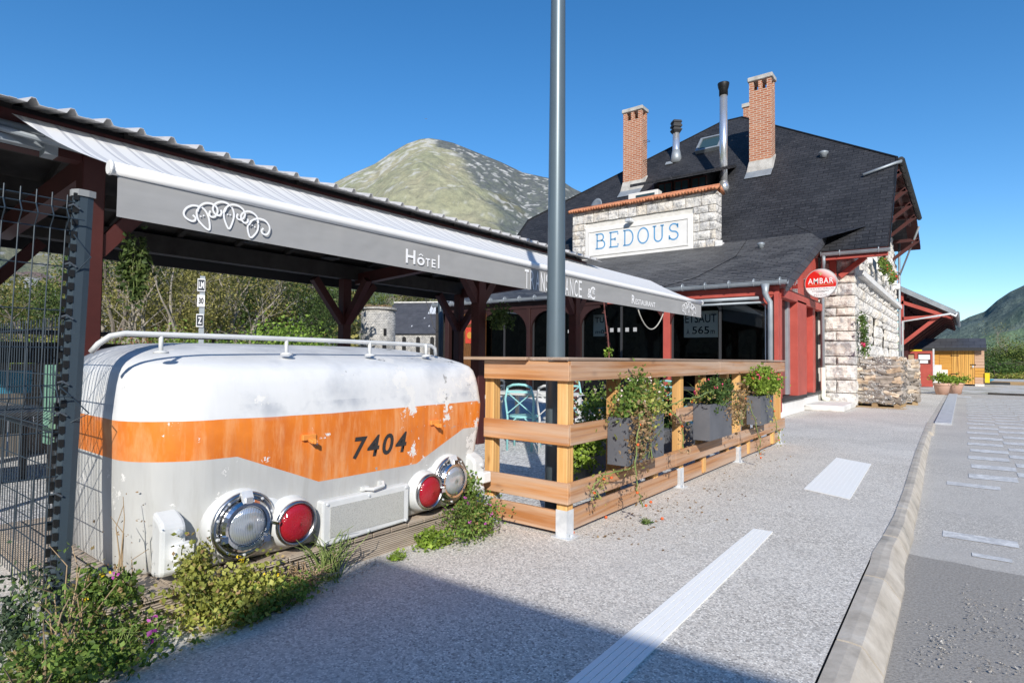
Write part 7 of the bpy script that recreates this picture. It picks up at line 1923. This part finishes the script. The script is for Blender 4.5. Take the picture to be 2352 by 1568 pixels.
# planters inside the terrace
boxplant('white-flowered shrub inside the terrace just behind the railing', (-2.95, 5.3, .62), (.28, .40, .38), 'leaf_weed', 1900, .045, 91, [('petal_pale', 18, .02, 0)])
boxplant('fresh green shrub low inside the terrace behind the corner post', (-2.82, 4.75, .45), (.20, .26, .22), 'leaf_bright', 900, .05, 92)
boxplant('dark shrub inside the terrace behind the middle posts', (-3.0, 7.0, .62), (.26, .5, .36), 'leaf_ivy', 1500, .05, 93, [('petal_pale', 8, .02, 0)])
for y, lb in ((5.2, 'dark plant trough inside the terrace behind the first gap'), (7.0, 'dark plant trough inside the terrace behind the second gap')):
    tag(MB().box(-3.1, -2.78, y-.5, y+.5, 0, .42).build('plant_trough', 'planter_grey', base=(-2.95, y, 0), bevel=.01), lb, 'planter', 'plant troughs inside the terrace')
# tall thorny stem above the counter
b0, b1 = S(1399, 820, 'x', -2.75), S(1387, 694, 'x', -2.75)
ts = thing('tall_thorny_stem', 'single tall reddish thorny stem standing above the counter', 'plant', (b0.x, b0.y, .6)); rnd = random.Random(4); mb = MB()
pts = [V((b0.x, b0.y-.02, .6)), b0, b0.lerp(b1, .4)+V((.01, 0, 0)), b0.lerp(b1, .75), b1]; mb.tube(pts, [.008, .008, .007, .006, .005], 6)
for k in range(26):
    p = b0.lerp(b1, .12+.86*k/26); a = rnd.uniform(0, 6.28); mb.tube([p, p+V((math.cos(a)*.03, math.sin(a)*.03, -.003))], [.004, .001], 3)
mb.build('stem', 'thorn_stem', ts); mb = MB(); leafcloud(mb, b0.lerp(b1, .08), (.05, .05, .06), 110, .03, 5, rnd); mb.build('leaves', 'leaf_bright', ts)
# climbing rose on the stone wall
rb_, rt_ = S(1985, 812, 'x', -2.22), S(1979, 725, 'x', -2.22)
rs = thing('climbing_rose', 'slim climbing rose with one pink bloom on the stone wall above the firewood', 'plant', (rb_.x-.05, rb_.y, 0)); rnd = random.Random(6); mb = MB()
mb.tube([V((rb_.x-.08, rb_.y, 0)), rb_, rb_.lerp(rt_, .5), rt_], .012, 5); mb.build('stem', 'green_stem', rs)
mb = MB()
for k in range(700): p = rb_.lerp(rt_, rnd.random()**.9); mb.leaf(p+V((rnd.gauss(.02, .05), rnd.gauss(0, .16), rnd.gauss(0, .06))), .07*rnd.uniform(.6, 1.3), rnd=rnd)
mb.build('leaves', 'leaf_ivy', rs); bp_ = S(1984, 792, 'x', -2.12); mb = MB()
for k in range(30): mb.leaf(bp_+V((rnd.gauss(0, .03), rnd.gauss(0, .04), rnd.gauss(0, .03))), .07, rnd=rnd)
mb.build('bloom', 'geranium', rs)
# balcony flowers
for i, (px, py, lb) in enumerate(((2024, 600, 'upper left geraniums on the balcony ledge of the stone wall'), (2036, 618, 'middle geraniums on the balcony ledge of the stone wall'), (2050, 636, 'lower right geraniums with red blooms on the balcony ledge'))):
    p = S(px, py, 'x', -2.1); t = thing('balcony_flowers', lb, 'flowers', (p.x, p.y, p.z-.1), 'geraniums on the balcony ledge'); mb = MB(); leafcloud(mb, p, (.16, .6, .22), 420, .09, 10, random.Random(40+i)); mb.build('leaves', 'leaf_weed', t)
    mb = MB(); rnd = random.Random(i)
    for k in range(26 if i == 2 else 9): mb.leaf(p+V((.15, rnd.gauss(0, .3), rnd.gauss(-.05, .12))), .06, rnd=rnd)
    mb.build('blooms', 'geranium_red', t)
p = S(2004, 592, 'x', -2.15); tag(MB().prism([p, p+V((0, .9, -.02)), p+V((0, .9, -.42)), p+V((0, .05, -.22))], (.01, 0, 0)).build('banner', 'navy', base=p), 'small dark blue banner under the eaves of the stone wall', 'banner')
# creeper hanging by the fence post, hanging basket on the canopy post
clump('dark creeper hanging from the canopy just right of the fence post', (-5.6, 1.95, 2.0), (.08, .12, .32), 'leaf_dark', 500, .05, 95, name='creeper', cat='plant', group='hanging plants under the canopy')
clump('hanging basket plant in the shade on the red canopy post', (-5.4, 6.7, 1.85), (.12, .22, .2), 'leaf_dark', 500, .05, 96, name='hanging_basket', cat='plant', group='hanging plants under the canopy')
